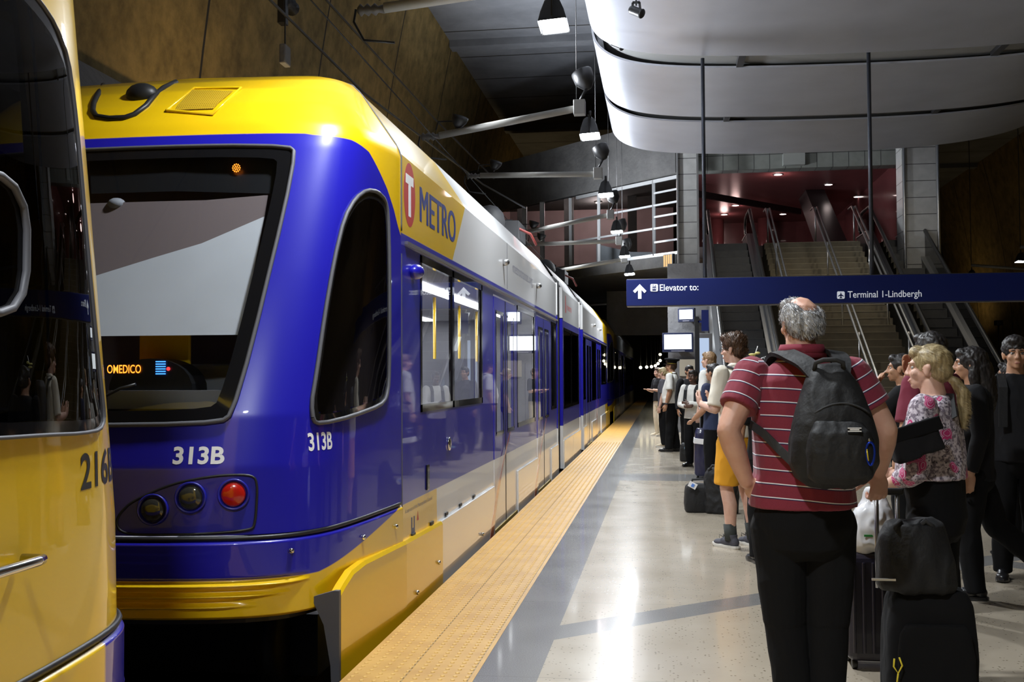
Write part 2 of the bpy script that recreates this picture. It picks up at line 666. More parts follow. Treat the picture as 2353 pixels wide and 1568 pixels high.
M['terrazzo'] = terrazzo()
M['tactile'] = tactile_mat()
M['wall'] = concrete('cavern_concrete', (0.11, 0.078, 0.024), (0.29, 0.205, 0.072), 2.2, 2.6)
M['ceil'] = concrete('dark_ceiling', (0.10, 0.106, 0.12), (0.17, 0.18, 0.20), 0.6, 1.25, 0.8, 0.1)
M['darkconc'] = concrete('dark_concrete', (0.02, 0.02, 0.02), (0.042, 0.041, 0.04), 2.0)
M['greyconc'] = concrete('grey_concrete', (0.14, 0.14, 0.145), (0.2, 0.2, 0.205), 1.5)
M['ballast'] = concrete('track_bed', (0.012, 0.012, 0.012), (0.03, 0.029, 0.028), 9.0)
M['tile'] = tile_mat('grey_wall_tile', (0.23, 0.24, 0.22), (0.05, 0.05, 0.05), 0.4, 0.4)
M['pillartile'] = tile_mat('pillar_tile', (0.42, 0.42, 0.41), (0.08, 0.08, 0.08), 50.0, 0.41)
M['silver'] = mat('silver_panel', (0.56, 0.575, 0.64), 0.42, 0.75, var=0.05, scale=1.5)
M['canopydark'] = mat('canopy_backing', (0.24, 0.243, 0.24), 0.7)
M['pinkwall'] = mat('lobby_pink_wall', (0.25, 0.085, 0.09), 0.22, 0.0, coat=0.5, var=0.12, scale=2)
M['pinkceil'] = mat('lobby_pink_ceiling', (0.27, 0.10, 0.105), 0.3, var=0.1, scale=2)
M['lobbyfloor'] = mat('lobby_floor', (0.18, 0.14, 0.13), 0.25)
M['glazing'] = glass_mat('glazing', (0.75, 0.77, 0.78), 1.5, 0.0, 0.0)
M['frame'] = mat('glazing_frame', (0.26, 0.265, 0.27), 0.45, 0.4)
M['escstep'] = mat('escalator_step', (0.10, 0.10, 0.10), 0.45, 0.4, var=0.1, scale=10)
M['escdark'] = mat('escalator_dark', (0.035, 0.035, 0.036), 0.3, 0.2)
M['handrail'] = mat('black_handrail', (0.012, 0.012, 0.012), 0.35)
M['stairtread'] = mat('stair_tread', (0.20, 0.17, 0.115), 0.6, var=0.12, scale=6)
M['stairnose'] = mat('stair_nosing', (0.42, 0.37, 0.26), 0.5)
M['downlight'] = emis('downlight_lens', (1.0, 0.82, 0.78), 5.0)
M['signblue'] = mat('sign_blue', (0.006, 0.013, 0.095), 0.4, emit=(0.008, 0.02, 0.17), estr=0.05)
M['signtext'] = mat('sign_lettering', (0.8, 0.82, 0.86), 0.5, emit=(0.75, 0.82, 0.95), estr=0.35)
M['tunlamp'] = emis('tunnel_lamp_lens', (1.0, 0.9, 0.6), 6.0)

EX = -1.525          # platform edge


def struct(mb, name, m, **kw):
    return tag(mb.build(name, m, **kw), kind='structure')


# platform slab, tactile edge, track beds
struct(MB().prism([(EX, -0.9), (EX, -0.03), (EX, 0.0), (10.85, 0.0), (10.85, -0.9)], 'Y', -9, 62), 'floor', M['terrazzo'])
t = MB()
t.prism([(EX - 0.002, -0.03), (EX - 0.002, 0.0015), (-0.905, 0.0015), (-0.905, -0.002), (-1.4, -0.03)], 'Y', -9, 62)
nrow = 10
V, Fc = [], []
for iy in range(int((23.0 - 3.2) / 0.06)):
    y = 3.2 + iy * 0.06
    for ix in range(nrow):
        x = EX + 0.035 + ix * 0.061
        o = len(V)
        for (r, z) in ((0.0125, 0.0015), (0.0085, 0.006)):
            for k in range(6):
                a = k * math.pi / 3
                V.append((x + r * math.cos(a), y + r * math.sin(a), z))
        Fc += [(o + k, o + (k + 1) % 6, o + 6 + (k + 1) % 6, o + 6 + k) for k in range(6)]
        Fc.append(tuple(o + 6 + k for k in range(6)))
t.add(V, Fc)
struct(t, 'trim_1', M['tactile'], fix=False)
struct(MB().box((-4.4, 26, -0.56), (6.0, 72, 0.1)), 'track_ground', M['ballast'])
struct(MB().box((13.4, 26, -0.56), (6.0, 72, 0.1)), 'track_ground', M['ballast'])
for x in (-2.93 - 0.7175, -2.93 + 0.7175):
    tag(MB().prism([(x - .06, -.51), (x - .06, -.49), (x - .015, -.47), (x - .035, -.39), (x - .035, -.36), (x + .035, -.36), (x + .035, -.39), (x + .015, -.47), (x + .06, -.49), (x + .06, -.51)], 'Y', -9, 60).build('rail', M['darkmetal']),
        'steel running rail on the dark track bed under the trains', 'rail', 'running rails under the trains')

# cavern walls, ceiling
CZ = 11.4


def vault(sgn, name, base, top, y0=-9, y1=62):
    prof = [(base, -0.6), (base, 3.0)]
    for k in range(1, 13):
        t_ = k / 12
        z = 3.0 + (CZ - 3.0) * t_
        prof.append((base + (top - base) * t_ ** 1.7, z))
    prof2 = [(x + sgn * 0.5, z) for x, z in reversed(prof)]
    V, Fc = [], []
    ys = np.linspace(y0, y1, 25)
    for y in ys:
        V += [(x, y, z) for x, z in prof]
    n = len(prof)
    for j in range(len(ys) - 1):
        for i in range(n - 1):
            q = (j * n + i, j * n + i + 1, (j + 1) * n + i + 1, (j + 1) * n + i)
            Fc.append(q if sgn > 0 else q[::-1])
    mb = MB()
    mb.add(V, Fc, 0, True)
    return struct(mb, name, M['wall'], fix=False)


vault(-1, 'wall_left', -7.3, -6.2, y1=52)
vault(1, 'wall_right', 16.0, 14.8)
struct(MB().box((4.3, 26, CZ + 0.15), (22.5, 72, 0.3)), 'ceiling', M['ceil'])
b = MB()
for y in (9.0, 20.0, 31.0, 42.0, 53.0):
    b.box((4.3, y, CZ - 0.1), (21, 0.5, 0.2))
struct(b, 'ceiling_beam', M['ceil'])
# dark portal where the left cavern narrows to the running tunnel, and the far end
p_ = MB()
p_.box((-5.2, 52.3, 8.3), (3.4, 0.6, 6.6))
p_.box((4.3, 62.2, 5), (24, 0.4, 13))
struct(p_, 'wall_far', M['darkconc'])
struct(MB().box((4.3, -9.2, 5), (24, 0.4, 13)), 'wall_back', M['darkconc'])
# sloped grey service ledge low on the left wall
struct(MB().prism([(-7.3, 4.3), (-7.3, 5.3), (-6.9, 5.25), (-6.45, 4.6), (-6.45, 4.35), (-6.7, 4.2)], 'Y', -2, 17), 'ledge_slab', M['greyconc'])

# ---- suspended silver canopy
CPROF = [(-1.02, 6.78), (-1.03, 6.62), (-0.99, 6.46), (-0.90, 6.33), (-0.74, 6.215), (-0.50, 6.115), (-0.18, 6.045), (0.3, 5.99), (0.9, 5.955), (1.6, 5.93),
         (2.4, 5.915), (3.2, 5.91), (4.0, 5.915), (4.8, 5.935), (5.5, 5.98), (6.1, 6.05), (6.6, 6.145), (6.95, 6.25), (7.2, 6.36), (7.38, 6.52), (7.44, 6.7), (7.44, 6.85)]
canopy = empty('suspended_canopy', (3.2, 17, 5.91), 0, 'curved silver metal canopy of wide panels hanging over the platform', 'canopy')


def offs(pr, d):
    P = np.array(pr)
    tn = np.gradient(P, axis=0)
    tn /= np.linalg.norm(tn, axis=1)[:, None]
    return np.c_[P[:, 0] - tn[:, 1] * d, P[:, 1] + tn[:, 0] * d]


def sheet(pr, y0, y1, th, name, m, ny=2):
    a = smooth_prof(pr)
    bb = offs(a, th)
    mb = MB()
    n = len(a)
    V = [(x, y0, z) for x, z in a] + [(x, y1, z) for x, z in a] + [(x, y0, z) for x, z in bb] + [(x, y1, z) for x, z in bb]
    Fc = []
    for i in range(n - 1):
        Fc += [(i, i + 1, n + i + 1, n + i), (2 * n + i, 3 * n + i, 3 * n + i + 1, 2 * n + i + 1),
               (i, 2 * n + i, 2 * n + i + 1, i + 1), (n + i, n + i + 1, 3 * n + i + 1, 3 * n + i)]
    mb.add(V, Fc, 0, True)
    o = mb.build(name, m, canopy)
    e = o.modifiers.new('edge', 'EDGE_SPLIT')
    e.split_angle = math.radians(40)
    return o


def smooth_prof(pr):
    P = np.array(pr)
    for _ in range(2):
        Q = [P[0]]
        for i in range(len(P) - 1):
            Q += [.75 * P[i] + .25 * P[i + 1], .25 * P[i] + .75 * P[i + 1]]
        P = np.array(Q + [P[-1]])
    return P


for (y0, y1) in ((11.6, 15.25), (15.85, 18.85), (19.25, 22.0)):
    sheet(CPROF, y0, y1, 0.03, 'panel', M['silver'])
up = [(x * 0.97 + 0.1, z + 0.085) for x, z in CPROF]
sheet(up, 11.6, 21.8, 0.05, 'backing', M['canopydark'])
for x in (1.15, 4.7):
    for y in (15.55, 19.05):
        MB().box((x, y, 5.99), (0.1, 0.62, 0.07)).build('rib', M['darkmetal'], canopy)
for x in (-0.2, 6.4):
    for y in (13, 20.5):
        MB().tube([(x, y, 6.35), (x, y, CZ)], 0.02, 8).build('hanger_rod', M['darkmetal'], canopy)

# small spotlights fixed to the canopy
def small_spot(loc, label, tilt=0.4):
    r = empty('spotlight', loc, 0, label, 'spotlight', 'little black spotlights on the silver canopy')
    L = Vector(loc)
    MB().bar(L, L + Vector((0, 0, -0.10)), 0.02, 0.02).build('stem', M['black'], r)
    MB().bar(L + Vector((-.04, 0, -.06)), L + Vector((-.05, 0, -.16)), 0.012, 0.03).bar(L + Vector((.04, 0, -.06)), L + Vector((.05, 0, -.16)), 0.012, 0.03).bar(L + Vector((-.045, 0, -.06)), L + Vector((.045, 0, -.06)), 0.012, 0.03).build('yoke', M['black'], r)
    c = L + Vector((0, 0, -.17))
    MB().lathe(c + Vector((-.08, .05, .05)), (.8, -.4, -.5), [(0, .01), (.01, .045), (.03, .055), (.17, .055), (.19, .062), (.2, .055)], 16).build('housing', M['black'], r)


small_spot((-0.29, 13.05, 6.08), 'small black spotlight hanging under the nearest silver canopy panel')
small_spot((-0.62, 15.5, 6.44), 'small black spotlight in the nearer dark gap of the silver canopy')
small_spot((-0.45, 19.05, 6.42), 'small black spotlight in the farther dark gap of the silver canopy')

# ---- hanging direction sign
SY = 15.4
a0, a1 = at(1440, 702, Y=SY), at(1440, 641, Y=SY)
SX0, SZ0, SZ1 = a0.x, 2.43, 2.81
SX1 = 5.6
sign = empty('direction_sign', (2.5, SY, SZ0), 0, 'long dark blue overhead sign with an arrow and white lettering', 'sign')
MB().box(((SX0 + SX1) / 2, SY, (SZ0 + SZ1) / 2), (SX1 - SX0, 0.16, SZ1 - SZ0)).build('sign_box', M['signblue'], sign, bevel=0.006)
MB().box(((SX0 + SX1) / 2, SY, SZ0 - 0.006), (SX1 - SX0 - .02, 0.12, 0.012)).box(((SX0 + SX1) / 2, SY, SZ1 + 0.004), (SX1 - SX0 - .02, 0.12, 0.008)).build('edge_rail', M['steel'], sign)
for px in (1620, 2004):
    q = at(px, 640, Y=SY)
    MB().tube([(q.x, SY, SZ1), (q.x, SY, 5.98)], 0.028, 10).build('hanger_rod', mat('rod_grey_blue', (.05, .055, .07), .4, .5), sign)
FY = SY - 0.083


def sgn_fn(px, py):
    q = at(px, py, Y=FY)
    return lambda s, t_: (q.x + s, FY, q.z + t_)


hgt = 14.5 / 2450 * SY
w1 = at(1605, 668, Y=FY).x - at(1516, 668, Y=FY).x
text_obj('lettering', 'Elevator to:', hgt, sgn_fn(1516, 668.5), M['signtext'], sign, 0.012, w1)
w2 = at(2118, 684, Y=FY).x - at(1948, 684, Y=FY).x
text_obj('lettering', 'Terminal 1-Lindbergh', hgt, sgn_fn(1948, 684.5), M['signtext'], sign, 0.006, w2)


def poly_px(name, polys, m, parent, y, th=0.004):
    mb = MB()
    for pl in polys:
        P = [at(px, py, Y=y) for px, py in pl]
        mb.prism([(p.x, p.z) for p in P], 'Y', y, y + th)
    return mb.build(name, m, parent)


poly_px('arrow', [[(1466, 663), (1474, 663), (1474, 687), (1466, 687)],
                  [(1470, 653), (1485.5, 669), (1481, 674), (1470, 663)], [(1470, 653), (1470, 663), (1459, 674), (1454.5, 669)]], M['signtext'], sign, FY - .003)
poly_px('elevator_symbol', [[(1496, 653), (1510, 653), (1512, 655), (1512, 668), (1510, 670), (1496, 670), (1494.5, 668), (1494.5, 655)]], M['signtext'], sign, FY - .003)
poly_px('elevator_symbol', [[(1499, 660.5), (1507.5, 660.5), (1507.5, 668), (1499, 668)], [(1499.5, 654.5), (1502, 654.5), (1500.8, 657.5)], [(1505, 657.5), (1507.3, 657.5), (1506.2, 654.5)],
                            [(1499, 658.3), (1507.5, 658.3), (1507.5, 659.3), (1499, 659.3)]], M['signblue'], sign, FY - .006)
for k in range(3):
    x0 = 1499.9 + k * 2.6
    poly_px('elevator_symbol', [[(x0, 662.2), (x0 + 1.5, 662.2), (x0 + 1.5, 665), (x0, 665)]], M['signtext'], sign, FY - .009)
poly_px('aircraft_symbol', [[(1925, 670), (1939, 670), (1941, 672), (1941, 685), (1939, 687), (1925, 687), (1923.5, 685), (1923.5, 672)]], M['signtext'], sign, FY - .003)
poly_px('aircraft_symbol', [[(1931.4, 673), (1933.2, 673), (1933.6, 684.5), (1931, 684.5)], [(1932.3, 675.5), (1939, 680.5), (1939, 682), (1932.3, 679.8), (1925.6, 682), (1925.6, 680.5)],
                            [(1932.3, 682.2), (1935.6, 684.6), (1935.6, 685.6), (1929, 685.6), (1929, 684.6)]], M['signblue'], sign, FY - .006)


# ---- floodlights over the train side of the platform
FLX = [(-0.98, 9.78), (-0.96, 14.42), (-1.0, 19.2), (-1.02, 24.2), (-0.93, 26.6), (-0.86, 28.1), (-0.82, 41.5)]
FLZ = [4.7, 4.7, 4.7, 4.7, 4.4, 4.1, 3.9]


def floodlight(x, y, z, label, power, target, sgn=1, lens=True, group='floodlights over the platform edge', up=True, tiny=False):
    r = empty('floodlight', (x, y, z + 0.3), 0, label, 'floodlight', group)
    d = (Vector(target) - Vector((x, y, z))).normalized()
    s = Vector((0, 1, 0))
    u = s.cross(d).normalized()
    s = d.cross(u)
    R = Matrix((u, s, d)).transposed()
    c = Vector((x, y, z))
    hb = MB()
    # bell shaped hood behind a rectangular lens
    V, Fc = [], []
    for (a, ru, rs) in ((-.26, .03, .03), (-.22, .07, .07), (-.10, .11, .12), (0.0, .13, .17), (.015, .135, .175)):
        for (i, j) in ((-1, -1), (1, -1), (1, 1), (-1, 1)):
            V.append(c + d * a + u * (i * ru) + s * (j * rs))
    for k in range(4):
        for i in range(4):
            Fc.append((k * 4 + i, k * 4 + (i + 1) % 4, k * 4 + 4 + (i + 1) % 4, k * 4 + 4 + i))
    Fc.append((3, 2, 1, 0))
    hb.add(V, Fc)
    hb.build('hood', M['black'], r, bevel=0.01, fix=False)
    MB().box(c + d * 0.006, (.23, .32, .012), R=R).build('lens', M['floodlens'], r)
    MB().bar(c + Vector((0, -.19, .02)), c + Vector((0, -.19, .24)), .04, .012).bar(c + Vector((0, .19, .02)), c + Vector((0, .19, .24)), .04, .012).bar(c + Vector((0, -.195, .24)), c + Vector((0, .195, .24)), .04, .012).tube([c + Vector((0, 0, .24)), c + Vector((0, 0, .34))], .02, 8).build('bracket', M['darkmetal'], r)
    if power:
        lamp('SPOT', c + d * 0.05, power, (0.90, 0.95, 1.0), 0.14, target=target, spot=150, blend=0.6, parent=r)
    return r


def wire_arm(x, y, z, xl, zl, label, up=True, top=CZ):
    """bracket arm: grey tube out over the train, end box, uplight and dropper to the ceiling"""
    r = empty('overhead_wire_arm', (x, y, z), 0, label, 'bracket arm', 'grey tube arms over the train roofs')
    xb = x - 0.12
    MB().tube([(xb - .05, y, z + .02), (xl, y, zl)], 0.05, 12).build('tube', mat('arm_grey', (.40, .39, .36), .5), r)
    MB().box((xb, y, z + .03), (.16, .16, .2)).build('end_box', mat('box_grey', (.36, .36, .35), .5), r, bevel=.01)
    e = Vector((xl, y, zl))
    MB().lathe(e + Vector((-.26, 0, -.01)), (1, 0, 0), [(0, .03), (.03, .06), (.06, .03), (.1, .06), (.13, .03), (.17, .06), (.2, .03), (.26, .045)], 12).build('insulator', mat('insulator', (.10, .09, .08), .4), r)
    MB().tube([e + Vector((-.28, 0, 0)), e + Vector((-.3, 0, -.12)), e + Vector((-.2, 0, -.3)), e + Vector((.1, 0, -.34))], .012, 8).build('cable', M['black'], r)
    MB().tube([e + Vector((-.05, 0, .08)), e + Vector((-.02, .02, .2)), e + Vector((.2, .02, .2)), e + Vector((.26, 0, .07))], .012, 8).build('cable', M['black'], r)
    MB().tube([(x - .16, y, z), (x - .16, y, top)], 0.007, 6).build('dropper', M['black'], r)
    if up:
        c = Vector((x, y + .02, z + .28))
        MB().lathe(c, (-.35, .1, .93), [(0, .02), (.02, .06), (.12, .14), (.26, .15), (.28, .14)], 14).build('uplight', M['black'], r)
        MB().tube([(xb, y, z + .12), (x - .02, y, z + .3)], .02, 8).build('uplight_stem', M['black'], r)
        e2 = e + Vector((.25, 0, .30))  # pod and lamp added at the arm end to light canopy and ceiling
        MB().lathe(e2 + Vector((0, 0, -.20)), (.3, 0, 1), [(0, .03), (.03, .07), (.10, .11), (.16, .12)], 14).build('uplight', M['black'], r)
        lamp('SPOT', e2 + Vector((0, 0, .06)), UPLIGHT_W, (0.88, 0.93, 1.0), 0.25, target=e2 + Vector((2.2, 0, 2.6)), spot=165, blend=1.0, parent=r)
    return r


flabel = ['bright floodlight at the top edge, nearest over the platform', 'second floodlight from the near end, under the highest full arm', 'third floodlight from the near end, below a level arm',
          'fourth floodlight from the near end, in front of the glazed bridge', 'fifth floodlight from the near end, at the foot of the glazed bridge',
          'sixth floodlight from the near end, just above the blue sign corner', 'last small floodlight of the row, seen below the blue sign']
arms = [(1, -2.6, 4.95), (1, -3.05, 4.78), (1, -3.3, 5.12), (1, -3.2, 4.72), (1, -3.3, 5.05), (1, -3.2, 4.75), (1, -3.9, 4.95)]
alabel = ['pale bracket arm over the nearest floodlight at the top edge', 'long pale tube arm sloping down to the left above the second floodlight', 'level pale tube arm with a square end box above the third floodlight',
          'tube arm rising to the right above the fourth floodlight', 'level tube arm above the fifth floodlight', 'short sloping tube arm above the sixth floodlight', 'small far tube arm beyond the blue sign']
for i, (x, y) in enumerate(FLX):
    dz = FLZ[i] - 4.7
    floodlight(x, y, FLZ[i], flabel[i], FLOOD_W if i < 6 else 0, (x + 0.30, y - 0.35, 0))
    wire_arm(x - 0.02, y, 5.06 + dz, arms[i][1], arms[i][2] + dz, alabel[i], up=(i < 6), top=(CZ if i < 6 else 4.3))
# nearer lights of the same row stand behind the camera
for y in (5.1, 0.4, -4.3):
    floodlight(-1.0, y, 4.7, 'floodlight of the platform edge row standing out of the picture', FLOOD_W, (-0.7, y - 0.35, 0), group='floodlights behind the viewer')
for i, (x, y, xr, lb) in enumerate(((10.4, 38.0, 13.2, 'small floodlight on the far right, just above the blue sign'), (10.35, 32.8, 13.2, 'floodlight on the far right edge of the view'))):
    floodlight(x, y, 4.7, lb, 250, (x - 0.2, y - 0.3, 0), group='floodlights on the far right track')
    r = empty('overhead_wire_arm', (x, y, 5.05), 0, ('thin arm above the small floodlight on the far right', 'thin arm at the far right edge')[i], 'bracket arm', 'arms of the far right track')
    MB().tube([(x, y + .02, 5.12), (xr, y + .02, 4.86)], .05, 10).build('tube', mat('arm_grey', (.30, .29, .26), .5), r)
    MB().tube([(x, y + .02, 5.12), (x, y + .02, CZ)], .012, 6).build('dropper', M['black'], r)

# unseen amber lamps added to light the cavern walls
for (x, y, tx, tz) in ((-5.4, 6, -6.9, 8), (-5.4, 15, -6.8, 8.5), (-5.4, 25, -6.8, 8.5), (-5.4, 36, -6.8, 8.5), (-5.4, 46, -6.8, 8.5), (13.6, 34, 15.6, 7), (13.6, 46, 15.6, 7), (13.6, 56, 15.4, 8)):
    r = empty('added_wall_lamp', (x, y, 3.4), 0, 'unseen amber lamp added low beside the cavern wall', 'lamp', 'added amber wall lamps')
    MB().box((x, y, 3.5), (.25, .4, .2)).build('housing', M['black'], r, bevel=.01)
    MB().tube([(x, y, 3.4), (x, y, -.5)], .04, 8).build('post', M['darkmetal'], r)
    lamp('SPOT', (x, y, 3.68), WASH_W * (1.0 if x < 0 else 0.32), (1.0, 0.72, 0.34), 0.15, target=(tx, y, tz), spot=160, blend=1.0, parent=r)

# overhead wires and feeder cables on the left
for (pts, r_, lb) in (([(-2.93, 2, 4.75), (-2.93, 33, 4.2), (-2.93, 58, 4.1)], .007, 'overhead contact wire running along the track above the trains'),
                      ([(-6.0, 2.0, 7.2), (-5.75, 12, 7.1), (-5.3, 18.5, 6.55), (-4.4, 26, 6.2), (-3.6, 28.0, 5.9)], .022, 'dark feeder cable crossing the left cavern wall, lower one'),
                      ([(-6.2, 6, 8.6), (-5.85, 16, 8.1), (-5.2, 24, 7.4), (-4.6, 29, 6.9)], .022, 'dark feeder cable crossing the left cavern wall, upper one')):
    tag(MB().tube(pts, r_, 6).build('cable', M['black']), lb, 'cable')
c = at(650, 20, X=-5.9)
r = empty('cable_bracket', c, 0, 'dark bracket with insulators on the feeder cable at the top left', 'bracket')
MB().box(c + Vector((0, 0, .0)), (.12, .18, .5)).build('arm', M['black'], r, bevel=.01)
MB().lathe(c + Vector((0, .1, .15)), (0, 1, 0), [(0, .05), (.05, .12), (.1, .06), (.18, .13), (.24, .06), (.34, .12), (.4, .05)], 12).build('insulator', M['black'], r)
MB().tube([c + Vector((0, 0, .25)), c + Vector((-.1, 0, 2.0))], .03, 8).build('stay', M['black'], r)
c = at(655, 128, X=-5.6)
r = empty('cable_clamp', c, 0, 'small grey clamp joining two feeder cables on the left wall', 'clamp')
MB().box(c, (.1, .25, .3)).build('body', M['greyconc'], r, bevel=.02)
MB().tube([c, c + Vector((-.02, .05, 1.3))], .012, 6).build('hanger', M['black'], r)
# ------------------------------------------------------------------ far end of the hall: stairs, escalators, lobby, glazed bridge
LZ, LY = 4.84, 28.5          # upper landing height, top of the stairs
SL = LZ / 8.35               # slope
FYS = LY - 8.35              # foot of the flights


def zs(y):
    return max(0.0, min(LZ, (y - FYS) * SL))


# portal wall around the opening
pw = MB()
pw.box((0.645, 27.65, 4.3), (0.46, 0.46, 8.6))
struct(pw, 'wall_pillar', M['pillartile'])
MB_ = MB()
MB_.box((0.90, 27.55, 3.9), (0.05, 0.5, 7.8)).box((0.395, 27.55, 3.9), (0.04, 0.5, 7.8))
struct(MB_, 'trim_2', M['steel'])
pw = MB()
pw.box((3.75, 28.65, 8.15), (6.1, 0.5, 2.66)).box((6.72, 28.65, 3.4), (0.2, .5, 6.84))
struct(pw, 'wall_portal', M['tile'])
pw = MB()
pw.box((6.25, 27.38, 4.2), (0.84, 0.7, 8.4))
struct(pw, 'wall_pillar', M['pillartile'])
MB_ = MB()
for x in (5.86, 6.65):
    MB_.tube([(x, 27.0, 0), (x, 27.0, 8.4)], 0.04, 10)
struct(MB_, 'trim_3', M['steel'])
struct(MB().box((3.4, 28.35, 7.02), (.55, .3, .3)), 'trim_4', mat('lintel_box', (.3, .31, .29), .6))

# lobby up the stairs
lb = MB()
lb.box((3.85, 36.4, LZ - .15), (6.4, 15.4, .3))
struct(lb, 'floor_lobby', M['lobbyfloor'])
struct(MB().box((3.9, 36.6, 7.75), (6.5, 15.4, .3)), 'ceiling_lobby', M['pinkceil'])
struct(MB().box((3.9, 44.2, 6.2), (6.6, .3, 3.2)), 'wall_lobby', M['pinkwall'])
struct(MB().box((6.9, 36.5, 6.2), (.3, 15.2, 3.2)), 'wall_lobby_side', M['pinkwall'])
for i, x in enumerate((1.9, 3.75, 5.9)):
    MB_ = MB().tube([(x + .25, 43.0, LZ), (x + .25, 43.0, 7.6)], .28, 20)
    tag(MB_.build('column', M['pinkwall']), ('glossy pink column behind the top of the left escalator', 'glossy pink column behind the top of the stairs', 'glossy pink column behind the right escalator')[i], 'column', 'glossy lobby columns')
# the dark rising soffit of another escalator inside the lobby
MB_ = MB()
MB_.prism([(31.2, LZ), (36.4, 7.58), (38.3, 7.58), (33.2, LZ)], 'X', 4.75, 5.35)
tag(MB_.build('escalator_underside', M['escdark']), 'dark sloping underside of a higher escalator inside the pink lobby', 'escalator')
tag(MB().bar((0.9, 34.0, 7.2), (5.0, 40.0, 7.4), .12, .2).build('ceiling_beam', M['black']), 'thin black beam crossing the pink lobby ceiling', 'beam')
DL = [(1788, 401), (1690, 472), (1888, 453), (1664, 493), (1799, 492), (1904, 424), (2018, 424), (1970, 452)]
dlab = ['top lobby downlight under the lintel', 'lobby downlight left of the middle, nearer one', 'lobby downlight right of the middle, farther one', 'lobby downlight low above the left escalator', 'lobby downlight low above the stairs',
        'lobby downlight beside the dark sloping soffit, upper one', 'lobby downlight above the right escalator', 'lobby downlight beside the dark sloping soffit, lower one']
for i, (px, py) in enumerate(DL):
    q = at(px, py, Z=7.59)
    if q.y > 43.5:
        q = at(px, py, Y=43.0)
    r = empty('downlight', q, 0, 'round ' + dlab[i], 'downlight', 'downlights in the pink lobby ceiling')
    MB().lathe(q, (0, 0, 1), [(-.012, .11), (-.012, .16), (0.01, .17), (.02, .1)], 20).build('trim_ring', M['steel'], r)
    MB().lathe(q, (0, 0, 1), [(-.02, .03), (-.016, .12), (0, .12)], 20).build('lens', M['downlight'], r)
    if i in (0, 1, 3, 6):
        lamp('POINT', q + Vector((0, 0, -.25)), 9, (1.0, 0.66, 0.62), .15, parent=r)

# ---- glazed bridge over the tracks
P0, P1 = Vector((0.46, 28.0, 0)), Vector((-4.75, 33.2, 0))
ddir = (P1 - P0)


def onw(t_, z):
    p = P0 + ddir * t_
    return Vector((p.x, p.y, z))


BZ0, BZ1 = 4.62, 6.72
st = MB()
for (z, w) in ((BZ0, .10), (5.35, .05), (5.97, .05), (6.62, .09)):
    st.bar(onw(0, z), onw(.56 if z > 5 else 1.0, z), .07, w)
for t_ in (0.005, .13, .43, .60):
    st.bar(onw(t_, BZ0), onw(t_, 6.65), .07, .09)
for z in (4.98, 5.66, 6.3):
    st.bar(onw(0, z), onw(.13, z), .05, .05)
for t_ in (.78, .9):
    st.bar(onw(t_, BZ0), onw(t_, 6.95), .10, .14)
win = empty('window_1', P0, 0, kind='structure')
st.build('window_frame', M['frame'], win)
g = MB()
g.bar(onw(0.01, (BZ0 + BZ1) / 2), onw(1.0, (BZ0 + BZ1) / 2), .012, BZ1 - BZ0)
g.build('window_pane', M['glazing'], win)
fas = MB()
fas.bar(onw(-.0, 7.45), onw(1.3, 7.45), .3, 1.5)
struct(fas, 'beam_over_window', M['darkconc'])
fas = MB()
fas.bar(onw(0, 4.42), onw(1.3, 4.42), .3, .3)
struct(fas, 'bridge_slab', M['darkconc'])
fl = MB().prism([(0.46, 28.1), (-5.7, 34.2), (-5.7, 44), (0.46, 44)], 'Z', 4.3, 4.5)
struct(fl, 'floor_bridge', M['darkconc'])
struct(MB().prism([(0.46, 28.3), (-5.7, 34.4), (-5.7, 44), (0.46, 44)], 'Z', 7.5, 7.7), 'ceiling_bridge', M['darkconc'])
for i, (x, y) in enumerate(((-3.6, 34.4), (-1.2, 32.5), (-2.2, 37))):
    r = empty('downlight', (x, y, 7.45), 0, ('small downlight far left behind the glazed bridge', 'downlight behind the middle glazed bays', 'downlight deep inside the glazed bridge')[i], 'downlight', 'downlights inside the glazed bridge')
    MB().lathe((x, y, 7.46), (0, 0, 1), [(-.02, .10), (0, .14), (.03, .14)], 16).build('trim_ring', M['steel'], r)
    MB().lathe((x, y, 7.44), (0, 0, 1), [(-.01, .09), (.01, .09)], 16).build('lens', M['downlight'], r)
    lamp('POINT', (x, y, 7.2), 110, (1, .80, .76), .15, parent=r)
struct(MB().box((-2.8, 39.0, 6.0), (6.4, .3, 3.0)), 'wall_bridge_back', mat('bridge_back_wall', (.30, .20, .20), .5, var=.2, scale=1.0))
for i, x in enumerate((-4.6, -3.1, -1.0)):
    tag(MB().box((x, 35.0 + i * .6, 6.0), (.3, .3, 3.0)).build('column', M['darkconc']), ('dark square column at the left end of the glazed bridge', 'dark square column in the middle of the glazed bridge', 'dark square column behind the right bays of the glazed bridge')[i], 'column')
# things standing on the bridge: a white counter and a dark bench
tag(MB().prism([(-1.9, 4.5), (-1.9, 5.25), (-.9, 5.0), (-.3, 4.98), (-.3, 4.5)], 'Y', 30.9, 31.3).build('counter', M['inwhite']), 'white sloping counter behind the lower bay of the glazed bridge', 'counter')

# grey wall and passage below the bridge
struct(MB().box((0.62, 27.32, 2.1), (1.0, .3, 4.3)).box((0.0, 36.5, 3.55), (3.8, .3, 1.5)).box((1.2, 34, 2.2), (.3, 13, 4.3)), 'wall_lower', M['greyconc'])
tag(MB().box((0.62, 27.14, 1.62), (.45, .06, .42)).build('wall_poster', mat('beige_panel', (.42, .38, .30), .6)), 'small beige panel on the grey wall under the larger screen', 'panel')

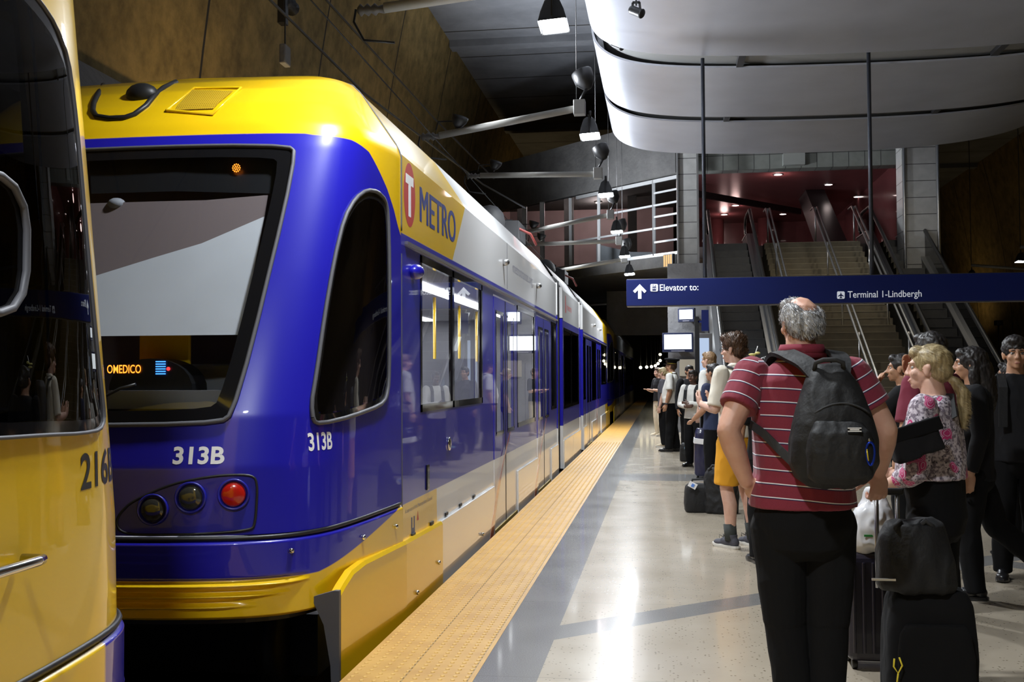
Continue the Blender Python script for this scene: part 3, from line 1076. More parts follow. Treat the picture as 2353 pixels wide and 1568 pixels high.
# ---- stairs between the escalators
stx0, stx1 = 2.62, 5.02
n = 29
prof = []
for i in range(n):
    y0 = FYS + i * (8.35 / n)
    prof += [(y0, i * LZ / n), (y0, (i + 1) * LZ / n)]
prof += [(LY, LZ), (LY + .3, LZ), (LY + .3, LZ - .5), (FYS + .9, 0)]
root = empty('staircase', ((stx0 + stx1) / 2, FYS, 0), 0, 'wide stone staircase rising between the two escalators', 'staircase')
MB().prism(prof, 'X', stx0, stx1).build('flight', M['stairtread'], root)
ns = MB()
for i in range(n):
    y0 = FYS + i * (8.35 / n)
    ns.box(((stx0 + stx1) / 2, y0 + .02, (i + 1) * LZ / n + .004), (stx1 - stx0 - .1, .05, .012))
ns.build('nosing', M['stairnose'], root)


def railing(x, label, posts=5, top_ext=True, h=.95):
    r = empty('stair_railing', (x, FYS, 0), 0, label, 'railing', 'steel railings along the stairs')
    for w in (-.05, .05):
        pts = [(x + w, FYS - .25, h - .1), (x + w, FYS + .1, h)]
        for k in range(9):
            y = FYS + .1 + k * (LY - FYS - .1) / 8
            pts.append((x + w, y, zs(y) + h))
        pts += [(x + w, LY + .5, LZ + h)]
        MB().tube(pts, .024, 8).build('handrail', M['steel'], r)
    for k in range(posts):
        y = FYS + .3 + k * (LY - FYS - .3) / (posts - 1)
        MB().tube([(x, y, zs(y)), (x, y, zs(y) + h)], .022, 8).bar((x - .06, y, zs(y) + h - .04), (x + .06, y, zs(y) + h - .04), .02, .02).build('post', M['steel'], r)
    return r


railing(3.95, 'steel double handrail down the middle of the stone stairs')
railing(stx1 - .1, 'steel double handrail on the right edge of the stone stairs')
railing(stx0 + .12, 'steel double handrail on the left edge of the stone stairs')


# ---- escalators
def escalator(x0, x1, label):
    xc = (x0 + x1) / 2
    r = empty('escalator', (xc, FYS - 1.2, 0), 0, label, 'escalator', 'escalators beside the stairs')
    # steps
    ns_ = 22
    pr = []
    y_a, y_b = FYS - .1, LY + .1
    for i in range(ns_):
        y0 = y_a + i * (y_b - y_a) / ns_
        z0 = i * LZ / ns_
        pr += [(y0, z0 + .01), (y0 + .03, z0 + LZ / ns_ + .01)]
    pr = [(FYS - 1.0, -.0), (FYS - 1.0, .015)] + pr + [(LY + 1.0, LZ + .012), (LY + 1.0, LZ - .2), (FYS + 1.2, -.0)]
    MB().prism(pr, 'X', x0, x1).build('steps', M['escstep'], r)
    tr = MB()
    for i in range(ns_):
        y0 = y_a + i * (y_b - y_a) / ns_ + .03
        z0 = (i + 1) * LZ / ns_ + .01
        tr.box((xc, y0 + .02, z0 + .003), (x1 - x0 - .04, .05, .008))
    tr.build('step_edge', mat('step_edge', (.26, .26, .26), .4, .5), r)
    for s, x in ((-1, x0 - .10), (1, x1 + .10)):
        # balustrade: solid skirt, deck and glass with the black rail on top
        lo = [(y, zs(y)) for y in np.linspace(FYS, LY, 9)]
        sk = [(FYS - 1.3, 0.0)] + [(FYS - 1.3, .28)] + [(y, z + .28) for y, z in lo] + [(LY + 1.4, LZ + .28), (LY + 1.4, LZ - .6), (FYS + 1.2, 0)]
        MB().prism(sk, 'X', x - .09, x + .09).build('skirt', M['escdark'], r)
        dk = MB()
        seq = [(FYS - 1.3, .29)] + [(y, z + .29) for y, z in lo] + [(LY + 1.4, LZ + .29)]
        for (ya, za), (yb, zb) in zip(seq[:-1], seq[1:]):
            dk.bar((x, ya, za), (x, yb, zb), .22, .03)
        dk.build('deck', M['steel'], r)
        gl = MB()
        top = [(FYS - 1.35, .80)] + [(y, z + .90) for y, z in lo] + [(LY + 1.45, LZ + .80)]
        bot = [(FYS - 1.3, .29)] + [(y, z + .29) for y, z in lo] + [(LY + 1.4, LZ + .29)]
        gl.prism(bot + top[::-1], 'X', x - .012, x + .012)
        gl.build('glass_panel', M['darktint'], r)
        hr = [(x, FYS - 1.15, .40), (x, FYS - 1.42, .46), (x, FYS - 1.52, .62), (x, FYS - 1.46, .80), (x, FYS - 1.2, .92)] + [(x, y, z + .93) for y, z in lo] + \
             [(x, LY + 1.0, LZ + .93), (x, LY + 1.35, LZ + .88), (x, LY + 1.52, LZ + .70), (x, LY + 1.45, LZ + .48), (x, LY + 1.2, LZ + .40)]
        MB().tube(hr, .045, 10).build('handrail', M['handrail'], r)
    return r


escalator(1.30, 2.18, 'dark escalator on the left side of the stone stairs')
escalator(5.42, 6.24, 'dark escalator on the right side of the stone stairs')

# ---- screens, post and lit kiosk left of the escalators
def screen(cx, cy, cz, w, h, rz, label, pole):
    r = empty('platform_screen', (cx, cy, cz), rz, label, 'screen', 'white information screens')
    o = MB().box((0, 0, 0), (w + .09, .12, h + .12)).build('case', mat('screen_case', (.01, .015, .05), .35), r, bevel=.012, world_coords=False)
    MB().box((0, -.063, .015), (w, .006, h)).build('display', M['screen'], r, world_coords=False)
    MB().box((0, -.06, -h / 2 - .03), (w * .5, .01, .02)).build('badge', M['textgrey'], r, world_coords=False)
    MB().box((0, .06 + pole / 2, 0), (.14, pole, .14)).build('wall_bracket', M['darkmetal'], r, world_coords=False)
    return r


q0, q1 = at(1526, 771, Y=26.98), at(1589, 804, Y=26.98)
screen((q0.x + q1.x) / 2, 26.98, (q0.z + q1.z) / 2, q1.x - q0.x, q0.z - q1.z, 0, 'white lit screen mounted on the grey wall, larger one', 27.17 - 26.98 - .06)
q0, q1 = at(1562, 714, Y=26.9), at(1594, 735, Y=26.9)
screen((q0.x + q1.x) / 2, 26.9, (q0.z + q1.z) / 2, q1.x - q0.x, q0.z - q1.z, math.radians(-20), 'smaller tilted white screen just under the blue sign', 27.17 - 26.9 - .07)
q = at(1602, 800, Y=21.6)
tag(MB().box((q.x, 21.6, 1.3), (.09, .09, 2.6)).build('sign_post', M['black']), 'thin black post beside the lit kiosk', 'post')
kx = at(1620, 800, Y=22.5).x
k = empty('information_kiosk', (kx, 22.5, 0), 0, 'slim pale blue lit kiosk panel beside the black post', 'kiosk')
MB().box((kx, 22.5, 1.15), (.30, .12, 2.3)).build('case', M['steel'], k, bevel=.01)
MB().box((kx - .02, 22.43, 1.55), (.2, .01, 1.3)).build('lit_panel', emis('kiosk_panel', (.6, .75, 1.0), 0.8), k)  # glow stands in for bluish light reflected on the glass
tag(MB().box((kx - .03, 21.55, 2.52), (.14, .05, .42)).box((kx - .12, 21.57, 2.5), (.10, .03, .04)).build('hanging_banner', M['signblue']), 'narrow dark blue banner panel above the kiosk', 'banner')

# tunnel lamps and a gantry deep in the tunnel
for i, (px, py) in enumerate(((1472, 845), (1486, 844), (1497, 843), (1506, 841), (1512, 836), (1517, 829), (1517, 815))):
    q = at(px, py, Y=52 + i * .6)
    r = empty('tunnel_lamp', q, 0, 'tiny warm lamp in the dark tunnel, ' + ('leftmost of the string', 'second of the string', 'third of the string', 'fourth of the string', 'fifth of the string', 'below the top one', 'topmost of the string')[i], 'lamp', 'string of lamps in the tunnel')
    MB().sphere(q, .075, 10).build('bulb', M['tunlamp'], r)
    MB().tube([q + Vector((0, .1, 0)), q + Vector((0, .12, 2.5))], .02, 6).build('stem', M['black'], r)

# unseen lamps added under the ceiling to light the stairs
for (x, y) in ((2.2, 23.6), (5.4, 23.6)):
    r = empty('added_stair_lamp', (x, y, 8.3), 0, 'unseen pendant lamp added above the ' + ('left' if x < 4 else 'right') + ' escalator', 'lamp')
    MB().lathe((x, y, 8.3), (0, 0, 1), [(0, .18), (.05, .2), (.25, .12), (.3, .05)], 18).build('shade', M['black'], r)
    MB().tube([(x, y, 8.55), (x, y, CZ)], .015, 6).build('cord', M['black'], r)
    lamp('SPOT', (x, y, 8.28), HALL_W, (1.0, .9, .72), .15, target=(x, y + 1.2, 0), spot=110, blend=1.0, parent=r)

# small panel whose glow stands in for warm reflected light, on the edge of the bridge slab beside the tiled pillar
wl = empty('reflecting_panel', (0.17, 28.06, 4.42), math.radians(-45), 'small striped panel with painted warm reflection on the bridge edge beside the tiled pillar', 'wall light')
MB().box((0, 0, 0), (.34, .10, .34)).build('case', M['darkmetal'], wl, world_coords=False)
for k in range(4):
    MB().box((-.12 + .08 * k, -.055, 0), (.05, .012, .30)).build('reflected_strip', emis('warm_strip', (1.0, .62, .28), 1.1), wl, world_coords=False)
# ------------------------------------------------------------------ light rail trains
XC, HW = -2.93, 1.33
PU = np.array([[0, 0], [.3, .008], [.52, .03], [.68, .065], [.79, .115], [.86, .18], [.905, .26], [.935, .36], [.96, .52], [.982, .74], [1, 1]])
for _ in range(3):
    Q = [PU[0]]
    for i in range(len(PU) - 1):
        Q += [.75 * PU[i] + .25 * PU[i + 1], .25 * PU[i] + .75 * PU[i + 1]]
    PU = np.array(Q + [PU[-1]])
PT = np.r_[0, np.cumsum(np.hypot(np.diff(PU[:, 0]), 1.15 * np.diff(PU[:, 1])))]
PT /= PT[-1]
ZY = np.array([[.2, .0], [.66, .0], [.67, .03], [1.0, .05], [1.25, .10], [2.0, .40], [2.72, .70], [2.86, .77], [3.0, .88], [3.12, 1.02], [3.22, 1.2], [3.28, 1.36], [3.32, 1.48], [3.335, 1.5]])
ZW = np.array([[.2, 1.33], [2.80, 1.33], [2.86, 1.31], [3.2, 1.08], [3.26, 1.02], [3.30, .9], [3.32, .7], [3.335, .02]])
NL = 1.55


class Nose:
    def __init__(self, Yn, sg, rake=1.0):
        self.Yn, self.sg, self.rake = Yn, sg, rake

    def loc(self, u, z):
        """u in [-1,1] around the plan outline (0 = centre line, +1 = platform side), returns (x, y) local to the nose tip"""
        a = np.interp(abs(u), PT, PU[:, 0])
        b = np.interp(abs(u), PT, PU[:, 1])
        y0 = np.interp(z, ZY[:, 0], ZY[:, 1])
        if self.rake != 1.0 and z > 1.25:
            y0 = .10 + (y0 - .10) * self.rake if z < 2.9 else y0 - (1 - self.rake) * .6 * max(0, (3.3 - z) / .4)
        w = np.interp(z, ZW[:, 0], ZW[:, 1])
        return (w * a * (1 if u >= 0 else -1), y0 + (NL - y0) * b)

    def P(self, u, z, off=0.0):
        x, y = self.loc(u, z)
        if off:
            e = 1e-3
            x1, y1 = self.loc(u + e, z)
            x2, y2 = self.loc(u - e, z)
            x3, y3 = self.loc(u, z + .01)
            x4, y4 = self.loc(u, z - .01)
            tu = Vector((x1 - x2, y1 - y2, 0))
            tz = Vector((x3 - x4, y3 - y4, .02))
            n = tu.cross(tz)
            if n.length > 1e-9:
                n.normalize()
                if n.dot(Vector((x, y - 1.4, 0))) < 0:
                    n = -n
                x, y, z = x + n.x * off, y + n.y * off, z + n.z * off
        return Vector((XC + x, self.Yn + self.sg * y, z))

    def u_of_x(self, x, z):
        us = np.linspace(0, 1, 400)
        xs = np.interp(us, PT, PU[:, 0]) * np.interp(z, ZW[:, 0], ZW[:, 1])
        return float(np.interp(abs(x), xs, us)) * (1 if x >= 0 else -1)

    def u_of_y(self, y, z):
        us = np.linspace(0, 1, 400)
        b = np.interp(us, PT, PU[:, 1])
        y0 = self.loc(0, z)[1]
        return float(np.interp(y, y0 + (NL - y0) * b, us))


def inside(poly, x, y):
    r = False
    n = len(poly)
    for i in range(n):
        (x1, y1), (x2, y2) = poly[i], poly[(i + 1) % n]
        if (y1 > y) != (y2 > y) and x < (x2 - x1) * (y - y1) / (y2 - y1) + x1:
            r = not r
    return r


def scale_poly(poly, k):
    cx = sum(p[0] for p in poly) / len(poly)
    cy = sum(p[1] for p in poly) / len(poly)
    return [(cx + (p[0] - cx) * k, cy + (p[1] - cy) * k) for p in poly]


def densify(poly, n=6):
    out = []
    for i in range(len(poly)):
        a, b = poly[i], poly[(i + 1) % len(poly)]
        for k in range(n):
            out.append((a[0] + (b[0] - a[0]) * k / n, a[1] + (b[1] - a[1]) * k / n))
    return out


def round_poly(poly, it=2):
    for _ in range(it):
        q = []
        for i in range(len(poly)):
            a, b = poly[i], poly[(i + 1) % len(poly)]
            q += [(.78 * a[0] + .22 * b[0], .78 * a[1] + .22 * b[1]), (.22 * a[0] + .78 * b[0], .22 * a[1] + .78 * b[1])]
        poly = q
    return poly


def patch(nose, poly, off, rings=8, inner=0.0):
    """concentric-ring patch lying on the nose surface; returns MB data split at ring fraction"""
    n = len(poly)
    V, Fc, rk = [], [], []
    ks = [1 - (1 - inner) * i / rings for i in range(rings + 1)]
    for k in ks:
        V += [nose.P(u, z, off) for u, z in scale_poly(poly, k)]
    for r in range(rings):
        for i in range(n):
            j = (i + 1) % n
            Fc.append((r * n + i, r * n + j, (r + 1) * n + j, (r + 1) * n + i))
            rk.append(r)
    if inner == 0.0:
        pass
    return V, Fc, rk


def glazing_on_nose(nose, poly, parent, glass, name, border=.055, gasket=True, label=None, gr=.012):
    o = None
    V, Fc, rk = patch(nose, poly, .006, 10)
    # border rings: choose ring fractions so that the first ring is the printed black border
    n = len(poly)
    ks = [1.0, 1 - border] + [(1 - border) * (1 - i / 8) for i in range(1, 9)]
    V = []
    for k in ks:
        V += [nose.P(u, z, .006) for u, z in scale_poly(poly, k)]
    Fc = []
    for r in range(len(ks) - 1):
        for i in range(n):
            j = (i + 1) % n
            Fc.append((r * n + i, r * n + j, (r + 1) * n + j, (r + 1) * n + i))
    mb = MB()
    mb.add(V, Fc[n:], 0, True)
    o = mb.build(name, glass, parent, fix=False)
    mb = MB()
    mb.add(V, Fc[:n], 0, True)
    mb.build('window_border', M['frit'], o, fix=False)
    if gasket:
        pts = [nose.P(u, z, .008) for u, z in poly]
        MB().tube(pts + [pts[0]], gr, 6, caps=False).build('gasket', M['rubber'], o)
    return o


def mapped_text(nose, body, height, x0, z0, width, side, material, parent, bold=.015, ysgn=1):
    """letters on the nose: side=False reads across the front from local x0, side=True along the flank from local y0"""
    V, Fc = text_geo(body, height, bold, width)
    out = []
    for s, t_ in V:
        z = z0 + t_
        if side:
            y = x0 + s if nose.sg > 0 else x0 + (width - s)
            u = nose.u_of_y(y, z)
        else:
            u = nose.u_of_x(x0 + s, z)
        out.append(nose.P(u, z, .0014))
    mb = MB()
    mb.add(out, Fc)
    return mb.build('number', material, parent, fix=False)


SIDEWIN = [(0.385, 1.215), (0.39, 1.3), (0.45, 1.453), (0.565, 1.774), (0.677, 2.064), (0.793, 2.314), (0.897, 2.437), (1.018, 2.503), (1.155, 2.516), (1.262, 2.49), (1.306, 2.411), (1.322, 2.13), (1.31, 1.607), (1.295, 1.40), (1.249, 1.313), (1.135, 1.272), (0.693, 1.225), (0.42, 1.20)]
CLUSTER = [(0.286, 0.735), (0.305, 0.781), (0.365, 0.839), (0.564, 0.926), (0.772, 0.962), (0.915, 0.963), (0.954, 0.935), (0.948, 0.72), (0.925, 0.694), (0.68, 0.68), (0.423, 0.672), (0.31, 0.69)]


def attr(me, name, vals):
    a = me.attributes.new(name, 'FLOAT', 'POINT')
    a.data.foreach_set('value', np.array(vals, dtype=np.float32))


def build_nose(root, nose, scheme, number=None, detail=True, sidewin=None, sideglass='cabtint'):
    """scheme 'blue' (blue shell, yellow roof) or 'yellow' (all yellow)"""
    ws = round_poly(densify([(-.385, 2.715), (.385, 2.715), (.335, 1.20), (-.335, 1.20)], 4), 2)
    wsr = []
    for (u, z) in ws:
        wsr.append((u, z))
    # rounded corners for the windscreen
    ws = round_poly([(-.36, 2.715), (.36, 2.715), (.388, 2.66), (.338, 1.27), (.305, 1.205), (-.305, 1.205), (-.338, 1.27), (-.388, 2.66)], 2)
    ws = densify(ws, 2)
    sws = []
    for (y, z) in round_poly(sidewin or SIDEWIN, 1):
        sws.append((nose.u_of_y(y, z), z))
    swm = [(-u, z) for u, z in sws]
    hole = [scale_poly(ws, .955), scale_poly(sws, .93), scale_poly(swm, .93)]

    # --- shell
    us = np.r_[np.linspace(-1, -.5, 40)[:-1], np.linspace(-.5, .5, 50)[:-1], np.linspace(.5, 1, 90)]
    zz = np.r_[np.linspace(.672, 2.9, 130), np.linspace(2.915, 3.335, 34)]
    V, Fc = [], []
    ay, aw = [], []
    for z in zz:
        for u in us:
            V.append(nose.P(u, z))
            x, y = nose.loc(u, z)
            if scheme == 'yellow':
                ay.append(1.0)
            elif scheme == 'blue':
                # roof yellow: flat line across the front, sweeping down along the flank
                zb = 2.79 if abs(u) < .40 else np.interp(y, [.80, .94, 1.08, 1.196, 1.32, 1.432, 1.50, 1.55], [2.785, 2.775, 2.735, 2.652, 2.56, 2.45, 2.36, 2.31])
                ay.append(z - zb)
            aw.append(-1.0)
    nu = len(us)
    for j in range(len(zz) - 1):
        for i in range(nu - 1):
            cu, cz = (us[i] + us[i + 1]) / 2, (zz[j] + zz[j + 1]) / 2
            if any(inside(h, cu, cz) for h in hole):
                continue
            q = (j * nu + i, j * nu + i + 1, (j + 1) * nu + i + 1, (j + 1) * nu + i)
            Fc.append(q if nose.sg > 0 else q[::-1])
    mb = MB()
    mb.add(V, Fc, 0, True)
    o = mb.build('cab_shell', M['paint'], root, fix=False)
    attr(o.data, 'yel', ay)
    attr(o.data, 'wht', aw)

    # --- bumper with horizontal ribs
    zz = np.linspace(.272, .652, 110)
    V, Fc, ay = [], [], []
    for z in zz:
        for u in us:
            x, y = nose.loc(u, z)
            fade = max(0, min(1, (.52 - abs(u)) / .12)) if True else 0
            off = .012
            for k, (zr, ue) in enumerate(((.435, .50), (.385, .44), (.335, .38))):
                f = max(0.0, min(1.0, (ue - abs(u)) / .05))
                off += .020 * f * math.exp(-((z - zr) / .007) ** 2) - .014 * f * math.exp(-((z - zr - .022) / .010) ** 2)
            off -= .03 * max(0, (z - .63) / .022) ** 2 + .02 * max(0, (.285 - z) / .013)
            V.append(nose.P(u, z, off))
            if scheme == 'yellow':
                zb = 9 if abs(u) > .50 else .20
                ay.append((abs(u) - .617) * .8)
            else:
                zb = .458 if y < .372 else .458 + (y - .372) * (.645 - .458) / (1.50 - .372)
                ay.append(zb - z)
    for j in range(len(zz) - 1):
        for i in range(nu - 1):
            q = (j * nu + i, j * nu + i + 1, (j + 1) * nu + i + 1, (j + 1) * nu + i)
            Fc.append(q if nose.sg > 0 else q[::-1])
    mb = MB()
    mb.add(V, Fc, 0, True)
    o = mb.build('bumper', M['paint'], root, fix=False)
    attr(o.data, 'yel', ay)
    attr(o.data, 'wht', [-1.0] * len(ay))
    # dark gap between shell and bumper, panel seam
    MB().tube([nose.P(u, .662, -.004) for u in np.linspace(-1, 1, 90)], .012, 6).build('joint', M['black'], root)
    # underframe behind the bumper
    V = [nose.P(u, .29, -.06) for u in np.linspace(-.97, .97, 40)]
    yb = nose.Yn + nose.sg * NL
    V += [Vector((XC + HW - .08, yb, .29)), Vector((XC - HW + .08, yb, .29))]
    MB().prism([(p.x, p.y) for p in V], 'Z', .24, .30).build('underframe', M['black'], root)

    # --- glazing
    w = glazing_on_nose(nose, ws, root, M['windshield'], 'windshield', .09)
    glazing_on_nose(nose, sws, root, M[sideglass], 'cab_side_window', .07, gr=.012 if sidewin is None else .006)
    if detail:
        glazing_on_nose(nose, swm, root, M['frit'], 'cab_side_window', .07)

    # --- lamp clusters
    for m_ in (1, -1):
        cl = round_poly([(m_ * nose.u_of_x(x, z), z) for x, z in CLUSTER], 2)
        base = M['blue_inner'] if scheme == 'blue' else M['yellow']
        V, Fc, rk = patch(nose, cl, .006, 6)
        mb = MB()
        mb.add(V, Fc, 0, True)
        lc = mb.build('headlight_panel', base, root, fix=False)
        pts = [nose.P(u, z, .006) for u, z in cl]
        MB().tube(pts + [pts[0]], .007, 6, caps=False).build('panel_seam', M['black'], lc)
        for k, (x, z) in enumerate(((.849, .869), (.650, .856), (.469, .799))):
            u = m_ * nose.u_of_x(x, z)
            p = nose.P(u, z, .012)
            nrm = (nose.P(u, z, .05) - nose.P(u, z, .0)).normalized()
            ax = (nrm + Vector((.25, -.1 * nose.sg, -.05)) * .0).normalized()
            MB().lathe(p - ax * .02, ax, [(0, .076), (.026, .077), (.031, .072), (.022, .064), (.012, .060)], 28).build('lamp_bezel', base, lc)
            MB().lathe(p - ax * .012, ax, [(0, .059), (.016, .059), (.024, .049), (.028, .02)], 24).build('lamp_lens', M['lensred'] if k == 0 else M['lensdark'], lc)
    return w


def side_wall(root, y0, y1, openings, sgn=1, yel=None, wht=True, roof=True, zlow=-.33, grey=False, mat_=None):
    """straight body side at x = XC + sgn*HW from y0 to y1; openings: (ya, yb, za, zb) left out; both attributes are piecewise linear"""
    x = XC + sgn * HW
    zs_ = sorted({zlow, .64, .90, 1.22, 2.24, 2.33, 2.82} | {o_[2] for o_ in openings} | {o_[3] for o_ in openings})
    ysb = sorted({y0, y1} | {o_[0] for o_ in openings} | {o_[1] for o_ in openings})
    ys = []
    for a, b in zip(ysb[:-1], ysb[1:]):
        k = max(1, int((b - a) / .12))
        ys += [a + (b - a) * i / k for i in range(k)]
    ys.append(y1)
    pts = []
    prof = [(x, z) for z in zs_]
    if roof:
        prof += [(XC + sgn * 1.30, 2.87), (XC + sgn * 1.08, 3.2), (XC + sgn * 1.02, 3.26), (XC + sgn * .90, 3.30), (XC + sgn * .70, 3.32), (XC, 3.335)]
    V, Fc, ay, aw = [], [], [], []
    for y in ys:
        for (px, pz) in prof:
            V.append((px, y, pz))
            e = yel(y, pz) if yel else -1.0
            ay.append(e)
            aw.append(max(.645 - pz, pz - 2.33) if wht else -1.0)
    n = len(prof)
    for j in range(len(ys) - 1):
        ym = (ys[j] + ys[j + 1]) / 2
        for i in range(n - 1):
            zm = (prof[i][1] + prof[i + 1][1]) / 2
            if i < len(zs_) - 1 and any(a < ym < b and c < zm < d for a, b, c, d in openings):
                continue
            q = (j * n + i, j * n + i + 1, (j + 1) * n + i + 1, (j + 1) * n + i)
            Fc.append(q if sgn < 0 else q[::-1])
    mb = MB()
    mb.add(V, Fc)
    o = mb.build('side_panel' if sgn > 0 else 'far_side_panel', mat_ or M['paint'], root, fix=False)
    attr(o.data, 'yel', ay)
    attr(o.data, 'wht', aw)
    return o


def pane(root, ya, yb, za, zb, glass, name='window', split=None, frame=.05):
    """side window set in a black rubber frame"""
    x = XC + HW
    f = MB()
    f.box((x - .012, (ya + yb) / 2, za + frame / 2), (.03, yb - ya, frame)).box((x - .012, (ya + yb) / 2, zb - frame / 2), (.03, yb - ya, frame))
    f.box((x - .012, ya + frame / 2, (za + zb) / 2), (.03, frame, zb - za)).box((x - .012, yb - frame / 2, (za + zb) / 2), (.03, frame, zb - za))
    if split:
        for s in split:
            f.box((x - .012, s, (za + zb) / 2), (.03, .07, zb - za))
    w = MB().add([(x - .006, ya + .01, za + .01), (x - .006, yb - .01, za + .01), (x - .006, yb - .01, zb - .01), (x - .006, ya + .01, zb - .01)], [(0, 1, 2, 3)]).build(name, glass, root, fix=False)
    f.build('window_frame', M['frit'], w)
    return w


def door(root, ya, yb, za=-.02, zb=2.2, color='paint'):
    """pair of plug door leaves, each with a tall dark window"""
    x = XC + HW + .004
    mid = (ya + yb) / 2
    for (a, b) in ((ya + .01, mid - .008), (mid + .008, yb - .01)):
        wa, wb, w0, w1 = a + .13, b - .13, .88, 2.06
        mb = MB()
        segs = [(a, b, za, .645), (a, b, .645, w0), (a, wa, w0, w1), (wb, b, w0, w1), (a, b, w1, zb)]
        V, Fc, aw = [], [], []
        for (p, q, r, s) in segs:
            o_ = len(V)
            V += [(x, p, r), (x, q, r), (x, q, s), (x, p, s)]
            Fc.append((o_, o_ + 1, o_ + 2, o_ + 3))
            v = 1.0 if s <= .65 else -1.0
            aw += [v] * 4
        mb.add(V, Fc)
        lf = mb.build('door', M['paint'], root, fix=False)
        attr(lf.data, 'yel', [-1.0] * len(V))
        attr(lf.data, 'wht', aw)
        so = lf.modifiers.new('solid', 'SOLIDIFY')
        so.thickness = .03
        so.offset = -1
        MB().add([(x + .001, wa, w0), (x + .001, wb, w0), (x + .001, wb, w1), (x + .001, wa, w1)], [(0, 1, 2, 3)]).build('door_window', M['tint'], lf, fix=False)
        g = MB()
        for (p, q, r, s) in ((wa - .015, wb + .015, w0 - .015, w0 + .02), (wa - .015, wb + .015, w1 - .02, w1 + .015), (wa - .015, wa + .02, w0, w1), (wb - .02, wb + .015, w0, w1)):
            g.box((x + .001, (p + q) / 2, (r + s) / 2), (.004, q - p, s - r))
        g.build('window_frame', M['frit'], lf)
    MB().box((x - .012, mid, (za + zb) / 2), (.03, .03, zb - za)).build('door_seal', M['black'], root)
    MB().box((x - .02, mid, za - .03), (.06, yb - ya + .1, .06)).build('door_sill', mat('door_sill', (.25, .17, .02), .5), root)


def bellows(root, ya, yb):
    n = 9
    prof = []
    mb = MB()
    for k in range(n):
        y = ya + (yb - ya) * (k + .5) / n
        d = .10 if k % 2 else .05
        w, h = HW - d, 3.0 - d
        w0 = (yb - ya) / n
        mb.box((XC, y, (h + -.05) / 2), (2 * w, w0 * .98, h + .05))
    o = mb.build('bellows', M['indark'], root)
    for y in (ya + .02, yb - .02):
        for sx in (1, -1):
            x = XC + sx * (HW - .015)
            MB().box((x, y, 1.5), (.05, .09, 1.72)).build('corner_post', M['blue'], root)
            MB().box((x, y, .30), (.05, .09, .68)).box((x, y, 2.6), (.05, .09, .5)).build('corner_post', M['white_paint'], root)
    return o


def skirt(root, pts, mat_='white_paint', name='skirt_panel', yel_end=None):
    """raised lower panel; pts polygon in (y, z)"""
    x = XC + HW
    V, Fc, ay = [], [], []
    n = len(pts)
    mb = MB()
    mb.prism(pts, 'X', x + .0, x + .022)
    o = mb.build(name, M[mat_], root, bevel=.006)
    return o


# ============================================================ the blue train 313B
T_LBL = 'yellow, blue and white light rail train with number 313B standing at the platform'
train = empty('light_rail_train', (XC, 18.0, -.36), 0, T_LBL, 'train', 'trains coupled along the platform')
NA = Nose(4.85, 1)
ws = build_nose(train, NA, 'blue')
mapped_text(NA, '313B', .078, .553, 1.020, .247, False, M['textwhite'], train, .03)
mapped_text(NA, '313B', .085, .352, 1.068, .165, True, M['textwhite'], train, .025)


def yelA(y, z):
    # lower front part of the side is yellow, and the slanted panel behind the front end along the roof
    lo = min(7.5 - y, .645 - z)
    hi = min((8.04 + (z - 2.33) * 1.07) - y if z < 2.83 else 8.57 - y, z - 2.33)
    return max(lo, hi)


W1 = (6.93, 9.38, 1.20, 2.25)
OPA = [W1, (10.0, 11.5, -.33, 2.22), (11.66, 13.28, .87, 2.22), (13.5, 15.0, -.33, 2.22), (15.25, 16.0, .95, 2.22)]
YA0, YA1 = 4.85 + NL, 16.1
side_wall(train, YA0, YA1, OPA, 1, yelA)
side_wall(train, YA0, YA1, [], -1, yelA)
pane(train, *W1, M['tint'], split=[8.05])
pane(train, 11.66, 13.28, .87, 2.22, M['tint'])
pane(train, 15.25, 16.0, .95, 2.22, M['tint'])
door(train, 10.0, 11.5)
door(train, 13.5, 15.0)
bellows(train, 16.1, 17.0)
side_wall(train, 17.0, 20.5, [(17.2, 20.3, .90, 2.22)], 1)
side_wall(train, 17.0, 20.5, [], -1)
pane(train, 17.2, 20.3, .90, 2.22, M['darktint'], split=[18.7])
bellows(train, 20.5, 21.3)
OPB = [(21.45, 22.1, .95, 2.22), (22.3, 23.8, -.33, 2.22), (24.0, 25.6, .87, 2.22), (25.8, 27.3, -.33, 2.22), (27.6, 30.1, 1.2, 2.25)]
NB = Nose(32.1, -1)
YB1 = 32.1 - NL


def yelB(y, z):
    return max(min(y - 29.4, .645 - z), min(y - (28.9 - (z - 2.33) * 1.07), z - 2.33))


side_wall(train, 21.3, YB1, OPB, 1, yelB)
side_wall(train, 21.3, YB1, [], -1, yelB)
for k, o_ in enumerate(OPB):
    if o_[2] < 0:
        door(train, o_[0], o_[1])
    else:
        pane(train, *o_, M['darktint'])
build_nose(train, NB, 'blue', detail=False)

XS = XC + HW
# skirt panels with the step at the cab end
sk1 = [(5.22, -.34), (5.22, .36), (5.28, .385), (5.42, .43), (5.62, .445), (6.2, .435), (7.5, .405), (7.5, -.34)]


